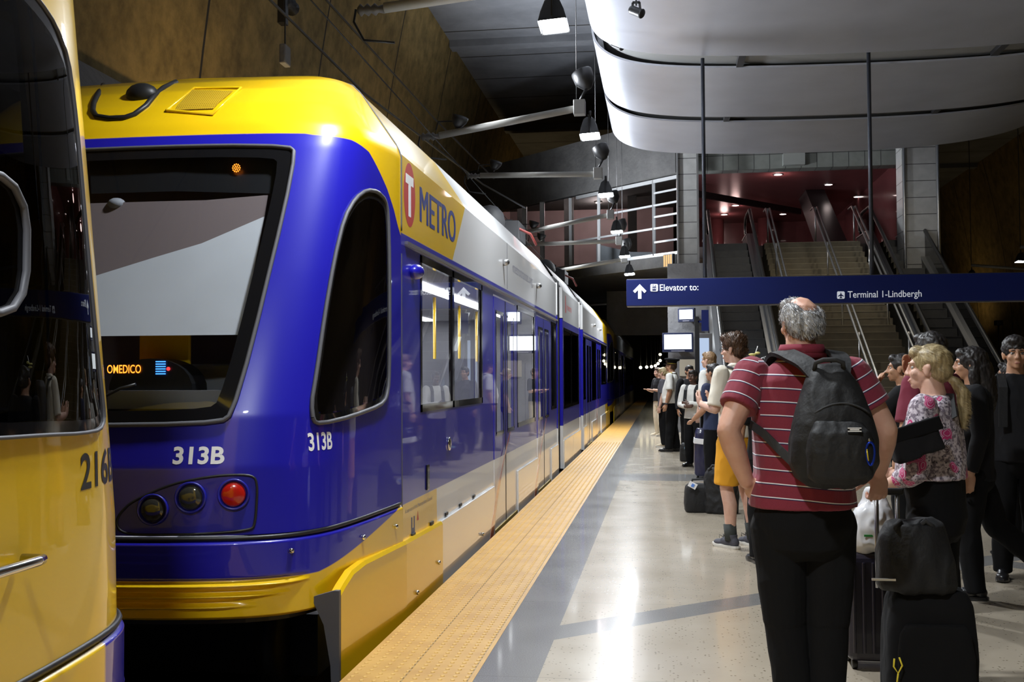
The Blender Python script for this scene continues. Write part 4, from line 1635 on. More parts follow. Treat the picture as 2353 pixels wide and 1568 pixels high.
def skirt_yellow():
    V = []
    o = MB()
    for i in range(len(sk1)):
        pass
    xs = lambda y: (XC + np.interp(y, [5.22, 6.40], [1.285, 1.33]))
    n = len(sk1)
    ysub = np.unique(np.r_[np.linspace(5.22, 7.5, 20), [p[0] for p in sk1]])
    top = lambda y: np.interp(y, [p[0] for p in sk1[1:7]], [p[1] for p in sk1[1:7]])
    mb = MB()
    V, Fc = [], []
    for y in ysub:
        z1 = top(y)
        V += [(xs(y) + .03, y, -.34), (xs(y) + .03, y, z1 - .02), (xs(y) + .018, y, z1), (xs(y) - .02, y, z1), (xs(y) - .02, y, -.34)]
    for j in range(len(ysub) - 1):
        for i in range(4):
            Fc.append((j * 5 + i, j * 5 + i + 1, j * 5 + 6 + i, j * 5 + 5 + i))
    Fc += [(0, 1, 2, 3, 4), tuple(len(V) - 5 + k for k in (4, 3, 2, 1, 0))]
    mb.add(V, Fc)
    return mb.build('skirt_panel', M['yellow'], train)


skirt_yellow()
MB().prism([(XC + 1.17, .335), (XC + 1.29, .37), (XC + 1.315, .37), (XC + 1.315, -.34), (XC + 1.285, -.34), (XC + 1.27, 0.0), (XC + 1.235, .20)], 'Y', 5.185, 5.215).build('mud_flap', M['rubber'], train)
for (a, b) in ((7.5, 9.93), (11.57, 13.43), (15.07, 16.08), (17.0, 18.7), (18.72, 20.48), (21.3, 22.23), (23.87, 25.73), (27.37, 29.4)):
    skirt(train, [(a, -.34), (a, .405), (b, .405), (b, -.34)])
skirt(train, [(29.4, -.34), (29.4, .405), (31.2, .43), (31.55, .36), (31.55, -.34)], 'yellow')
# bolts
bl = MB()
for (px, py) in ((1007, 1293), (957, 1362), (1108, 1228)):
    q = at(px, py, X=XS + .03)
    if px < 1000:
        bl = bl
    MB().lathe(q, (1, 0, 0), [(-.01, .014), (.012, .014), (.018, .008)], 10).build('bolt', M['chrome'], train)
for (px, py) in ((757, 1267), (837, 1235), (896, 1210)):
    q = at(px, py, X=XS - .03)
    u = NA.u_of_y(q.y - NA.Yn, q.z)
    p = NA.P(u, q.z, .012)
    MB().lathe(p, (1, -.3, 0), [(-.01, .014), (.012, .014), (.018, .008)], 10).build('bolt', M['chrome'], train)
# hinge slots along the skirt edge
for y in (6.7, 7.25, 7.75, 8.3, 8.9):
    MB().box((XS + .004, y, .425), (.012, .09, .022)).build('hinge', M['black'], train)
# gutter over the windows and vertical body seams
MB().box((XS + .006, 11.3, 2.278), (.03, 9.6, .018)).build('gutter', M['steel'], train)
MB().box((XS + .003, 25.9, 2.278), (.03, 9.0, .018)).build('gutter', M['steel'], train)
for y in (6.42, 10.93):
    MB().box((XS + .001, y, 1.25 if y < 7 else 2.58), (.004, .012, 1.9 if y < 7 else .48)).build('seam', M['rubber'], train)
MB().box((XS - .14, 6.42, 3.03), (.006, .012, .02)).build('seam', M['rubber'], train)
# blue marker-lamp dome beside the first window
MB().sphere((XS + .02, 6.72, 2.115), (.055, .085, .05), 18).build('marker_lamp', M['blue'], train)
# side cameras
for y in (10.66, 13.55, 24.6, 26.9):
    c = MB()
    c.lathe((XS, y, 2.59), (1, 0, 0), [(0, .035), (.03, .035), (.05, .03), (.055, .02)], 14)
    o = c.build('side_camera', M['steel'], train)
    MB().lathe((XS + .05, y, 2.59), (1, -.2, 0), [(0, .018), (.01, .018)], 12).build('lens', M['black'], o)
# door handle recess and round badge in the blue panel
q = at(983, 1097, X=XS + .004)
MB().box((q.x, q.y, q.z), (.012, .07, .17)).build('door_control', M['frit'], train, bevel=.004)
q = at(1032, 1020, X=XS + .004)
MB().lathe(q, (1, 0, 0), [(-.004, .05), (.008, .05), (.012, .03)], 20).build('round_cap', M['chrome'], train)


def on_side(y0, z0):
    return lambda s, t_: (XS + .0008, y0 + s, z0 + t_)


# METRO lettering and the round T sign
text_obj('lettering', 'METRO', .235, on_side(6.93, 2.475), M['textnavy'], train, .0, 1.22, heavy=.012)
el = MB()
n = 40
cy_, cz_ = 6.635, 2.60
el.prism([(cy_ + .155 * math.cos(2 * math.pi * k / n), cz_ + .205 * math.sin(2 * math.pi * k / n)) for k in range(n)], 'X', XS + .0003, XS + .0008)
lg = el.build('logo_disc', M['logored'], train)
MB().prism([(cy_ - .105, cz_ + .125), (cy_ + .105, cz_ + .125), (cy_ + .105, cz_ + .065), (cy_ + .033, cz_ + .065), (cy_ + .033, cz_ - .14), (cy_ - .033, cz_ - .14), (cy_ - .033, cz_ + .065), (cy_ - .105, cz_ + .065)], 'X', XS + .0009, XS + .0015).build('logo_letter', M['textwhite'], lg)
text_obj('lettering', 'metrotransit.org', .115, on_side(11.35, 2.56), M['textgrey'], train, .0, 1.75)
text_obj('lettering', 'A service of the Metropolitan Council', .026, on_side(6.50, .585), M['textgrey'], train, .0, .78)
MB().prism([(6.66, .36), (6.69, .36), (6.69, .43), (6.73, .43), (6.73, .36), (6.76, .36), (6.76, .54), (6.73, .54), (6.73, .47), (6.69, .47), (6.69, .54), (6.66, .54)], 'X', XS + .0003, XS + .001).build('sticker', mat('sticker_grey', (.12, .13, .2), .5), train)
MB().prism([(6.82, .50), (6.87, .50), (6.845, .56)], 'X', XS + .0003, XS + .001).build('sticker', M['logored'], train)
# small red and grey maker lettering on the middle section
MB().prism([(17.55, 2.48), (17.72, 2.48), (17.64, 2.76), (17.55, 2.76)], 'X', XS + .0003, XS + .001).build('logo_disc', M['logored'], train)
text_obj('lettering', 'metro', .12, on_side(17.85, 2.54), M['logored'], train, .0, .9)


# red-brown swooshes over the doors
def swoosh(ya, za, yb, zb, w0, w1):
    mb = MB()
    L, Rr = [], []
    for k in range(15):
        t_ = k / 14
        y = ya + (yb - ya) * t_ ** 1.25
        z = za + (zb - za) * t_ ** .75
        w = w0 + (w1 - w0) * t_
        L.append((y - w / 2, z))
        Rr.append((y + w / 2, z))
    pl = L + Rr[::-1]
    mb.prism(pl, 'X', XS + .0222, XS + .0232)
    V = mb
    return V.build('swoosh', M['swoosh'], train)


swoosh(9.62, -.3, 10.95, .86, .22, .04)
swoosh(13.0, -.3, 14.4, .86, .25, .05)
swoosh(25.0, -.3, 26.0, .86, .2, .05)

# roof details: vent grille, black hatch outline, fairing joint, pantographs
gz = MB()
gp = [(.30, 3.05), (.42, 3.05), (.47, 3.19), (.36, 3.19)]


def roof_pt(px, py, off=.004):
    """nose roof point seen at a photo pixel"""
    best, bu, bz = 1e9, 0, 3
    o_ = Vector((0, 0, CAM_H))
    for z in np.linspace(2.78, 3.32, 28):
        for u in np.linspace(-.6, .9, 76):
            v = NA.P(u, z) - o_
            d = v.dot(CAM_F)
            x, y = IMW / 2 + FOC * v.dot(CAM_R) / d, IMH / 2 - FOC * v.dot(CAM_U) / d
            e = (x - px) ** 2 + (y - py) ** 2
            if e < best:
                best, bu, bz = e, u, z
    return bu, bz


vq = [roof_pt(*p) for p in ((402, 252), (492, 254), (542, 213), (448, 211))]
mb = MB()
V, Fc = [], []
n = 14
for i in range(n + 1):
    for j in range(n + 1):
        a, b_ = i / n, j / n
        u = (vq[0][0] * (1 - a) + vq[1][0] * a) * (1 - b_) + (vq[3][0] * (1 - a) + vq[2][0] * a) * b_
        z = (vq[0][1] * (1 - a) + vq[1][1] * a) * (1 - b_) + (vq[3][1] * (1 - a) + vq[2][1] * a) * b_
        V.append(NA.P(u, z, .006))
Fc = [(i * (n + 1) + j, (i + 1) * (n + 1) + j, (i + 1) * (n + 1) + j + 1, i * (n + 1) + j + 1) for i in range(n) for j in range(n)]
mb.add(V, Fc)


def grille_mat():
    m, nt, p = new_mat('vent_mesh')
    tc = N(nt, 'ShaderNodeTexCoord')
    w = N(nt, 'ShaderNodeTexWave')
    w.inputs['Scale'].default_value = 26
    nt.links.new(tc.outputs['Object'], w.inputs['Vector'])
    w2 = N(nt, 'ShaderNodeTexWave', bands_direction='Z')
    w2.inputs['Scale'].default_value = 26
    nt.links.new(tc.outputs['Object'], w2.inputs['Vector'])
    mu = N(nt, 'ShaderNodeMath', operation='MULTIPLY')
    nt.links.new(w.outputs['Fac'], mu.inputs[0]); nt.links.new(w2.outputs['Fac'], mu.inputs[1])
    c = mixc(nt, mu.outputs[0], (.55, .34, .01), (.10, .07, .01))
    nt.links.new(c, p.inputs['Base Color'])
    return m


gr = mb.build('roof_vent', grille_mat(), train, fix=False)
fr = [roof_pt(*p) for p in ((388, 260), (485, 262), (560, 208), (450, 206))]
pts = [NA.P(u, z, .006) for u, z in fr]
MB().tube(pts + [pts[0]], .009, 6, caps=False).build('vent_frame', M['yellow'], gr)
hq = [roof_pt(*p) for p in ((236, 196), (224, 215), (214, 240), (211, 258), (222, 270), (250, 274), (285, 271), (312, 262), (332, 245), (352, 222), (380, 203), (405, 192))]
MB().tube([NA.P(u, z, .004) for u, z in hq], .017, 8).build('hatch_outline', M['black'], train)
uq, zq = roof_pt(328, 222)
MB().sphere(NA.P(uq, zq, .0), (.10, .07, .07), 16).build('roof_horn', M['black'], train)
MB().tube([NA.P(NA.u_of_x(1.18, z), z, .003) for z in np.linspace(2.80, 3.2, 14)] if False else [(XC + np.interp(z, ZW[:, 0], ZW[:, 1]) + .003, 6.405, z) for z in np.linspace(2.34, 3.3, 24)], .006, 6).build('seam', M['rubber'], train)


def pantograph(y):
    z = 3.33
    b = MB()
    b.box((XC, y, z + .05), (1.0, 1.4, .1))
    for sx in (-.35, .35):
        b.tube([(XC + sx, y + .6, z + .1), (XC + sx * .8, y - .5, z + .24)], .035, 8)
        b.tube([(XC + sx * .8, y - .5, z + .24), (XC + sx * .6, y + .3, z + .40)], .03, 8)
    b.tube([(XC - .9, y + .3, z + .30), (XC - .7, y + .3, z + .42), (XC + .7, y + .3, z + .42), (XC + .9, y + .3, z + .30)], .025, 8)
    o = b.build('pantograph', M['darkmetal'], train)
    MB().tube([(XC + .62, y - .4, z + .22), (XC + .85, y - .3, z + .24), (XC + 1.05, y - .2, z + .15), (XC + 1.12, y - .1, z + .0)], .02, 8).build('red_cable', mat('red_cable', (.16, .02, .015), .6), o)
    MB().sphere((XC + .5, y - .45, z + .3), (.22, .3, .25), 12).box((XC + .75, y, z + .2), (.3, .8, .25)).build('motor', M['indark'], o)


pantograph(15.4)
pantograph(22.6)
for (a, b_) in ((16.1, 17.0), (20.5, 21.3)):
    MB().box((XC, (a + b_) / 2, 3.1), (1.9, b_ - a, .3)).build('roof_joint', M['indark'], train)

# --- cab interior
ci = MB()
ci.box((XC, 5.75, .66), (2.3, 1.1, .05)).box((XC, 5.35, .88), (2.1, .35, .46))
ci.build('dashboard', M['ingrey'], train)
MB().box((XC, 6.43, 1.75), (2.5, .05, 2.2)).build('cab_rear_wall', M['blinddark'], train)
# roller blind hanging behind the screen: inside the glass, lower edge horizontal, painted shade above a slanting line
qs = lambda px, py, off: None


def ws_pt(px, py, off):
    best, bu, bz = 1e9, 0, 2
    for z in np.linspace(1.2, 2.75, 63):
        for u in np.linspace(-.4, .42, 83):
            v = NA.P(u, z) - Vector((0, 0, CAM_H))
            d = v.dot(CAM_F)
            x, y = IMW / 2 + FOC * v.dot(CAM_R) / d, IMH / 2 - FOC * v.dot(CAM_U) / d
            e = (x - px) ** 2 + (y - py) ** 2
            if e < best:
                best, bu, bz = e, u, z
    return bu, bz


def inner_sheet(px_poly_bottom, px_poly_top, off, name, m):
    mb = MB()
    V, Fc = [], []
    n = 10
    for (a, b_) in zip(px_poly_bottom, px_poly_top):
        ua, za = ws_pt(*a, off)
        ub, zb = ws_pt(*b_, off)
        for k in range(n + 1):
            t_ = k / n
            V.append(NA.P(ua + (ub - ua) * t_, za + (zb - za) * t_, off))
    for i in range(len(px_poly_bottom) - 1):
        for k in range(n):
            Fc.append((i * (n + 1) + k, (i + 1) * (n + 1) + k, (i + 1) * (n + 1) + k + 1, i * (n + 1) + k + 1))
    mb.add(V, Fc, 0, True)
    return mb.build(name, m, train, fix=False)


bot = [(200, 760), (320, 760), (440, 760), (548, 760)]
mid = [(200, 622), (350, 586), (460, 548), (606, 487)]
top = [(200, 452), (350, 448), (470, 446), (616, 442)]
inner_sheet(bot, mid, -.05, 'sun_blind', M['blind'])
inner_sheet(mid, top, -.052, 'sun_blind_shaded', M['blinddark'])  # upper part of the blind, its shade put into the colour
# header with the dark dot-matrix destination box and one amber lamp
inner_sheet([(200, 440), (400, 436), (640, 432)], [(200, 340), (400, 341), (655, 347)], -.04, 'destination_display', mat('display_black', (.012, .012, .014), .35))
u, z = ws_pt(543, 383, 0)
ob = MB()
for k in range(19):
    a = 2 * math.pi * k / 6 if k < 6 else 2 * math.pi * k / 12
    r = 0 if k == 18 else (.011 if k < 6 else .021)
    ob.sphere(NA.P(u, z, -.03) + Vector((r * math.cos(a), 0, r * math.sin(a))), .0042, 6)
ob.build('amber_indicator', M['ledorange'], train)
u, z = ws_pt(258, 455, 0)
cm = MB().sphere(NA.P(u, z, -.07), (.05, .05, .035), 14).build('cab_camera', M['ingrey'], train)
# added dark dome and glowing marks imitate the other train's reflection in the screen
u, z = ws_pt(320, 868, 0)
cp = NA.P(u, z, -.14)
con = MB()
prof = []
for k in range(15):
    a = math.pi * k / 14
    prof.append((cp.x + .23 * math.cos(a), cp.z - .06 + .20 * math.sin(a) ** .7))
prof = [(cp.x + .23, cp.z - .2)] + prof + [(cp.x - .23, cp.z - .2)]
con.prism(prof, 'Y', cp.y, cp.y + .18)
con = con.build('reflected_dome', mat('reflected_black', (.006, .006, .007), .4), train)
q = at(246, 858, Y=cp.y - .006)
V, Fc = text_geo('OMEDICO', .042, .01, at(325, 858, Y=cp.y).x - q.x)
mb = MB()
mb.add([(q.x + s, cp.y - .006, q.z + t_) for s, t_ in V], Fc)
mb.build('reflected_text', M['ledorange'], con, fix=False)
q = at(369, 846, Y=cp.y - .006)
mb = MB()
for i in range(5):
    for j in range(6):
        mb.box((q.x - .022 + i * .011, cp.y - .006, q.z - .03 + j * .0125), (.009, .004, .006))
mb.build('reflected_display', M['ledblue'], con)
q = at(387, 848, Y=cp.y - .006)
MB().lathe(q, (0, -1, 0), [(0, .010), (.003, .010)], 14).build('reflected_indicator', M['ledred'], con)
q0, q1 = at(318, 960, Y=cp.y + .22), at(437, 764, Y=cp.y + .22)
MB().box(((q0.x + q1.x) / 2, cp.y + .23, (q0.z + q1.z) / 2), (q1.x - q0.x, .02, q1.z - q0.z)).build('reflected_yellow', M['yellow'], train, bevel=.01)  # yellow sheet added for the other train's reflection in the windscreen
q0, q1 = at(250, 940, Y=cp.y - .04), at(545, 897, Y=cp.y - .04)
MB().box(((q0.x + q1.x) / 2, cp.y - .03, (q0.z + q1.z) / 2), (q1.x - q0.x, .04, q1.z - q0.z)).build('dashboard_panel', M['ingrey'], train)
q0 = NA.P(*ws_pt(500, 860, 0), -.3)
MB().box((q0.x - .25, q0.y + .25, q0.z - .08), (.8, .08, .5)).build('driver_seat', M['ingrey'], train, bevel=.03)
# wiper on the screen
wa, wb = ws_pt(250, 890, 0), ws_pt(300, 885, 0)
MB().tube([NA.P(-.02, 1.22, .015), NA.P(.1, 1.38, .02), NA.P(.13, 1.40, .02)], .008, 6).build('wiper', M['black'], train)

# --- passenger interior seen through the first windows
MB().box((XC, 11.3, .0), (2.5, 9.7, .05)).build('floor_plate', M['ingrey'], train)
MB().box((XC, 11.3, 2.31), (2.5, 9.7, .05)).build('ceiling_panel', M['inwhite'], train)
iw = MB()
x = XC - HW + .06
iw.box((x, 11.3, .62), (.05, 9.7, 1.2)).box((x, 11.3, 2.17), (.05, 9.7, .3))
for y in (6.5, 8.2, 9.6, 11.6, 13.4, 15.9):
    iw.box((x, y, 1.6), (.05, .35, .9))
iw.build('inner_wall', M['inwhite'], train)
MB().box((x - .03, 11.3, 1.6), (.01, 9.6, .85)).build('far_window', M['frit'], train)
MB().box((XC, 16.05, 1.2), (2.45, .04, 2.3)).build('partition', M['ingrey'], train)
for y in (9.7, 11.75, 13.35, 15.2):
    MB().box((XC + .95, y, .85), (.5, .03, 1.5)).build('wind_screen', M['ingrey'], train)
for xx in (-.55, .72):
    MB().box((XC + xx, 11.2, 2.275), (.16, 9.0, .02)).build('light_strip', M['strip'], train)
lamp('AREA', (XC, 11.2, 2.25), 130, (.95, .98, 1.0), .8, target=(XC, 11.2, 0), parent=train, sy=8.6)
for y in (7.3, 8.3, 9.2, 12.1, 13.0):
    for xx in (-.95, -.45):
        s_ = MB()
        s_.box((XC + xx, y, .45), (.42, .42, .08)).box((XC + xx, y + .2, .82), (.42, .06, .7))
        s_.build('seat', M['seat'], train, bevel=.02)
for y in (7.0, 8.7, 10.4, 11.2, 12.6, 13.8, 14.7):
    MB().tube([(XC + .5, y, .02), (XC + .5, y, 2.34)], .017, 8).build('grab_pole', M['yellow'] if y > 8 else M['steel'], train)
MB().tube([(XC + .5, 6.6, 1.95), (XC + .5, 9.6, 1.95)], .016, 8).build('handrail', M['steel'], train)
for (a, b_) in ((17.1, 20.4), (21.4, 30.5)):
    MB().box((XC, (a + b_) / 2, 1.1), (1.6, b_ - a, 2.1)).build('inner_shell', M['indark'], train)
# bogies
for y in (6.9, 14.2, 23.3, 30.2):
    bo = MB().box((XC, y, -.1), (1.9, 1.9, .35))
    bo = bo.build('bogie', M['black'], train)
    for sx in (-.7175, .7175):
        for dy in (-.9, .9):
            MB().lathe((XC + sx - .06, y + dy, -.07), (1, 0, 0), [(0, .29), (.10, .285), (.12, .25), (.13, .1)], 24).build('wheel', M['darkmetal'], bo)
MB().tube([(XC, 4.75, .1), (XC, 4.15, .1)], .09, 12).box((XC, 4.22, .1), (.32, .35, .3)).build('coupler', M['darkmetal'], train)

# ============================================================ the yellow train 216B, coupled in front of it
yt = empty('light_rail_train', (XC, -2, -.36), 0, 'all yellow light rail train end with black number 216B at the left edge', 'train', 'trains coupled along the platform')
NC = Nose(3.62, -1, .55)
build_nose(yt, NC, 'yellow', sideglass='darkreflect', sidewin=[(1.45, 2.47), (1.13, 2.475), (1.0, 2.45), (.905, 2.42), (.815, 2.354), (.77, 2.24), (.735, 2.108), (.672, 1.794), (.61, 1.53), (.558, 1.36), (.553, 1.31), (.60, 1.282), (.75, 1.28), (.968, 1.288), (1.2, 1.293), (1.42, 1.30), (1.48, 1.36), (1.50, 1.8), (1.49, 2.42)])
mapped_text(NC, '216B', .100, .405, 1.118, .335, True, M['textblack'], yt, .02)
YC1 = 3.62 - NL
side_wall(yt, -6, YC1, [], 1, lambda y, z: 1.0)
side_wall(yt, -6, YC1, [], -1, lambda y, z: 1.0)
MB().box((XC, -6, 1.5), (2.6, .1, 3.6)).build('end_wall', M['indark'], yt)
MB().box((XC, 1.0, 1.6), (2.4, .06, 2.6)).build('cab_rear_wall', M['indark'], yt)
MB().prism([(XC - 1.2, 2.4), (XC + 1.2, 2.4), (XC + 1.0, 3.2), (XC - 1.0, 3.2)], 'Z', .66, .70).build('cab_floor', M['indark'], yt)
MB().box((XC, 1.6, -.02), (2.2, 1.7, .5)).build('bogie', M['black'], yt)
# rounded sliding pane frame behind the dark cab side window
fr_ = round_poly([(1.46, 1.60), (1.46, 1.94), (1.08, 1.94), (1.085, 1.60)], 2)
pts = [NC.P(NC.u_of_y(y, z), z, .012) for y, z in fr_]
MB().tube(pts + [pts[0]], .011, 8, caps=False).build('sliding_pane_frame', M['rubber'], yt)
# skirt panel and chrome grab bar
MB().prism([(-2.0, -.34), (-2.0, .61), (1.9, .61), (2.0, .56), (2.0, -.34)], 'X', XS - .045, XS - .005).build('skirt_panel', M['yellow'], yt)
q = at(52, 1285, X=XS - .02)
MB().tube([(XS - .02, q.y, q.z), (XS + .035, q.y, q.z), (XS + .04, q.y - .03, q.z), (XS + .04, q.y - .6, q.z + .0), (XS - .02, q.y - .62, q.z)], .014, 10).build('grab_bar', M['chrome'], yt)

# ============================================================ third train beyond
ft = empty('light_rail_train', (XC, 45, -.36), 0, 'third dark and yellow train standing farthest away along the platform', 'train', 'trains coupled along the platform')
ND = Nose(33.4, 1)
build_nose(ft, ND, 'blue', detail=False)
fop = [(35.6, 38.2, 1.2, 2.25), (39.0, 40.5, -.33, 2.22), (41, 43, .9, 2.22), (43.2, 44.7, -.33, 2.22), (45, 58, .95, 2.22)]
YD = 33.4 + NL
side_wall(ft, YD, 58, fop, 1, lambda y, z: max(min(36.5 - y, .645 - z), min(37 - y, z - 2.33)))
side_wall(ft, YD, 58, [], -1)
for o_ in fop:
    if o_[2] < 0:
        door(ft, o_[0], o_[1])
    else:
        pane(ft, *o_, M['darktint'])
MB().box((XC, 46.7, 1.1), (1.6, 22, 2.1)).build('inner_shell', M['indark'], ft)
skirt_ = MB().prism([(34.2, -.34), (34.2, .36), (34.5, .43), (36.5, .405), (36.5, -.34)], 'X', XS, XS + .022).build('skirt_panel', M['yellow'], ft)
MB().prism([(36.5, -.34), (36.5, .405), (38.95, .405), (38.95, -.34)], 'X', XS, XS + .022).build('skirt_panel', M['white_paint'], ft)
# ------------------------------------------------------------------ people
def ico(c, r, rot=None, sub=2):
    bm = bmesh.new()
    bmesh.ops.create_icosphere(bm, subdivisions=sub, radius=1.0)
    rr = r if isinstance(r, (tuple, list)) else (r, r, r)
    V = []
    for v in bm.verts:
        p = Vector((v.co.x * rr[0], v.co.y * rr[1], v.co.z * rr[2]))
        if rot is not None:
            p = rot @ p
        V.append(p + Vector(c))
    Fc = [tuple(x.index for x in f.verts) for f in bm.faces]
    bm.free()
    return V, Fc


class Body:
    """a set of closed overlapping shapes fused into one continuous skin"""

    def __init__(self):
        self.V, self.F = [], []

    def _add(self, V, Fc):
        o = len(self.V)
        self.V += [tuple(p) for p in V]
        self.F += [tuple(i + o for i in f) for f in Fc]
        return self

    def ball(self, c, r, rot=None):
        return self._add(*ico(c, r, rot))

    def frustum(self, p, q, r0, r1, n=16, flat=1.0, up=None):
        p, q = Vector(p), Vector(q)
        d = (q - p)
        if d.length < 1e-6:
            return self
        d.normalize()
        u = Vector(up) if up is not None else (Vector((0, 0, 1)) if abs(d.z) < .9 else Vector((0, 1, 0)))
        s = d.cross(u).normalized()
        t = d.cross(s)
        V = []
        for c, r in ((p, r0), (q, r1)):
            for k in range(n):
                a = 2 * math.pi * k / n
                V.append(c + s * math.cos(a) * r + t * math.sin(a) * r * flat)
        Fc = [(k, (k + 1) % n, n + (k + 1) % n, n + k) for k in range(n)]
        Fc += [tuple(reversed(range(n))), tuple(range(n, 2 * n))]
        return self._add(V, Fc)

    def chain(self, pts, rs, caps=(True, True), n=16):
        for i in range(len(pts) - 1):
            self.frustum(pts[i], pts[i + 1], rs[i], rs[i + 1], n)
        for i, (p, r) in enumerate(zip(pts, rs)):
            if (i == 0 and not caps[0]) or (i == len(pts) - 1 and not caps[1]):
                continue
            self.ball(p, r)
        return self

    def loft(self, rings, n=32, e=2.3):
        """rings: (z, rx, ry, x0, y0, twist)"""
        V, Fc = [], []
        for rg in rings:
            z, rx, ry, x0, y0 = rg[:5]
            tw = rg[5] if len(rg) > 5 else 0
            tilt = rg[6] if len(rg) > 6 else 0
            for k in range(n):
                a = 2 * math.pi * k / n
                ca, sa = math.cos(a), math.sin(a)
                x = rx * abs(ca) ** (2 / e) * (1 if ca >= 0 else -1)
                y = ry * abs(sa) ** (2 / e) * (1 if sa >= 0 else -1)
                xx = x * math.cos(tw) - y * math.sin(tw)
                yy = x * math.sin(tw) + y * math.cos(tw)
                V.append((x0 + xx, y0 + yy, z + tilt * x))
        m = len(rings)
        for i in range(m - 1):
            for k in range(n):
                k2 = (k + 1) % n
                Fc.append((i * n + k, i * n + k2, (i + 1) * n + k2, (i + 1) * n + k))
        Fc.append(tuple(reversed(range(n))))
        Fc.append(tuple((m - 1) * n + k for k in range(n)))
        return self._add(V, Fc)

    def box(self, c, s, R=None):
        mb = MB().box(c, s, R=R)
        return self._add(mb.v, mb.f)

    def fuse(self, voxel=.008, smooth=4, wr=0.0, wsc=7.0, stretch=(1, 1, .6), seed=0.0):
        me = bpy.data.meshes.new('b')
        me.from_pydata(self.V, [], self.F)
        bm = bmesh.new()
        bm.from_mesh(me)
        bmesh.ops.recalc_face_normals(bm, faces=bm.faces)
        bm.to_mesh(me)
        bm.free()
        o = bpy.data.objects.new('b', me)
        r = o.modifiers.new('r', 'REMESH')
        r.mode = 'VOXEL'
        r.voxel_size = voxel
        r.use_smooth_shade = True
        if smooth:
            s = o.modifiers.new('s', 'SMOOTH')
            s.factor = .5
            s.iterations = smooth
        out = eval_mesh(o)
        bpy.data.objects.remove(o)
        bpy.data.meshes.remove(me)
        if wr:
            n = len(out.vertices)
            co = np.empty(n * 3)
            out.vertices.foreach_get('co', co)
            co = co.reshape(-1, 3)
            nr = np.empty(n * 3)
            out.vertex_normals.foreach_get('vector', nr)
            nr = nr.reshape(-1, 3)
            st = Vector(stretch)
            for i in range(n):
                p = Vector((co[i][0] * wsc * st[0] + seed, co[i][1] * wsc * st[1], co[i][2] * wsc * st[2]))
                h = noise.noise(p) + .5 * noise.noise(p * 2.3)
                h = (1 - abs(h) * 1.8)
                co[i] += nr[i] * wr * h
            out.vertices.foreach_set('co', co.ravel())
        out.polygons.foreach_set('use_smooth', [True] * len(out.polygons))
        out.update()
        return out


def skin_mat(name, c):
    m, nt, p = new_mat(name)
    tc = N(nt, 'ShaderNodeTexCoord')
    nz = N(nt, 'ShaderNodeTexNoise')
    nz.inputs['Scale'].default_value = 18
    nz.inputs['Detail'].default_value = 6
    nt.links.new(tc.outputs['Object'], nz.inputs['Vector'])
    r = N(nt, 'ShaderNodeMapRange')
    r.inputs['From Min'].default_value = .35; r.inputs['From Max'].default_value = .65
    nt.links.new(nz.outputs['Fac'], r.inputs['Value'])
    k = mixc(nt, r.outputs[0], tuple(v * f for v, f in zip(c, (.92, .84, .82))), c)
    nt.links.new(k, p.inputs['Base Color'])
    p.inputs['Roughness'].default_value = .5
    p.inputs['Subsurface Weight'].default_value = .08
    p.inputs['Subsurface Radius'].default_value = (.02, .008, .004)
    return m


def hair_mat(name, c0, c1, scale=40.0, rough=.45):
    m, nt, p = new_mat(name)
    tc = N(nt, 'ShaderNodeTexCoord')
    mp = N(nt, 'ShaderNodeMapping')
    mp.inputs['Scale'].default_value = (1, 1, .15)
    nt.links.new(tc.outputs['Object'], mp.inputs[0])
    nz = N(nt, 'ShaderNodeTexNoise')
    nz.inputs['Scale'].default_value = scale * 2
    nz.inputs['Detail'].default_value = 5
    nt.links.new(mp.outputs[0], nz.inputs['Vector'])
    r = N(nt, 'ShaderNodeMapRange')
    r.inputs['From Min'].default_value = .35; r.inputs['From Max'].default_value = .65
    nt.links.new(nz.outputs['Fac'], r.inputs['Value'])
    nt.links.new(mixc(nt, r.outputs[0], c0, c1), p.inputs['Base Color'])
    p.inputs['Roughness'].default_value = rough
    b = N(nt, 'ShaderNodeBump')
    b.inputs['Strength'].default_value = .6
    b.inputs['Distance'].default_value = .004
    nt.links.new(nz.outputs['Fac'], b.inputs['Height'])
    nt.links.new(b.outputs[0], p.inputs['Normal'])
    return m


def polo_mat():
    m, nt, p = new_mat('maroon_striped_polo')
    a = N(nt, 'ShaderNodeAttribute', attribute_name='st')

    def band(lo, hi, soft=.0005):
        pp = N(nt, 'ShaderNodeMath', operation='FRACT')
        dv = N(nt, 'ShaderNodeMath', operation='DIVIDE')
        nt.links.new(a.outputs['Fac'], dv.inputs[0]); dv.inputs[1].default_value = .0525
        nt.links.new(dv.outputs[0], pp.inputs[0])
        g = N(nt, 'ShaderNodeMath', operation='GREATER_THAN')
        nt.links.new(pp.outputs[0], g.inputs[0]); g.inputs[1].default_value = lo
        l = N(nt, 'ShaderNodeMath', operation='LESS_THAN')
        nt.links.new(pp.outputs[0], l.inputs[0]); l.inputs[1].default_value = hi
        x = N(nt, 'ShaderNodeMath', operation='MULTIPLY')
        nt.links.new(g.outputs[0], x.inputs[0]); nt.links.new(l.outputs[0], x.inputs[1])
        return x.outputs[0]
    tc = N(nt, 'ShaderNodeTexCoord')
    nz = N(nt, 'ShaderNodeTexNoise')
    nz.inputs['Scale'].default_value = 350
    nt.links.new(tc.outputs['Object'], nz.inputs['Vector'])
    c = mixc(nt, nz.outputs['Fac'], (.15, .010, .026), (.25, .022, .045))
    c = mixc(nt, band(.40, .475), c, (.02, .01, .06))
    c = mixc(nt, band(.475, .545), c, (.80, .80, .85))
    nt.links.new(c, p.inputs['Base Color'])
    p.inputs['Roughness'].default_value = .85
    p.inputs['Sheen Weight'].default_value = .15
    return m


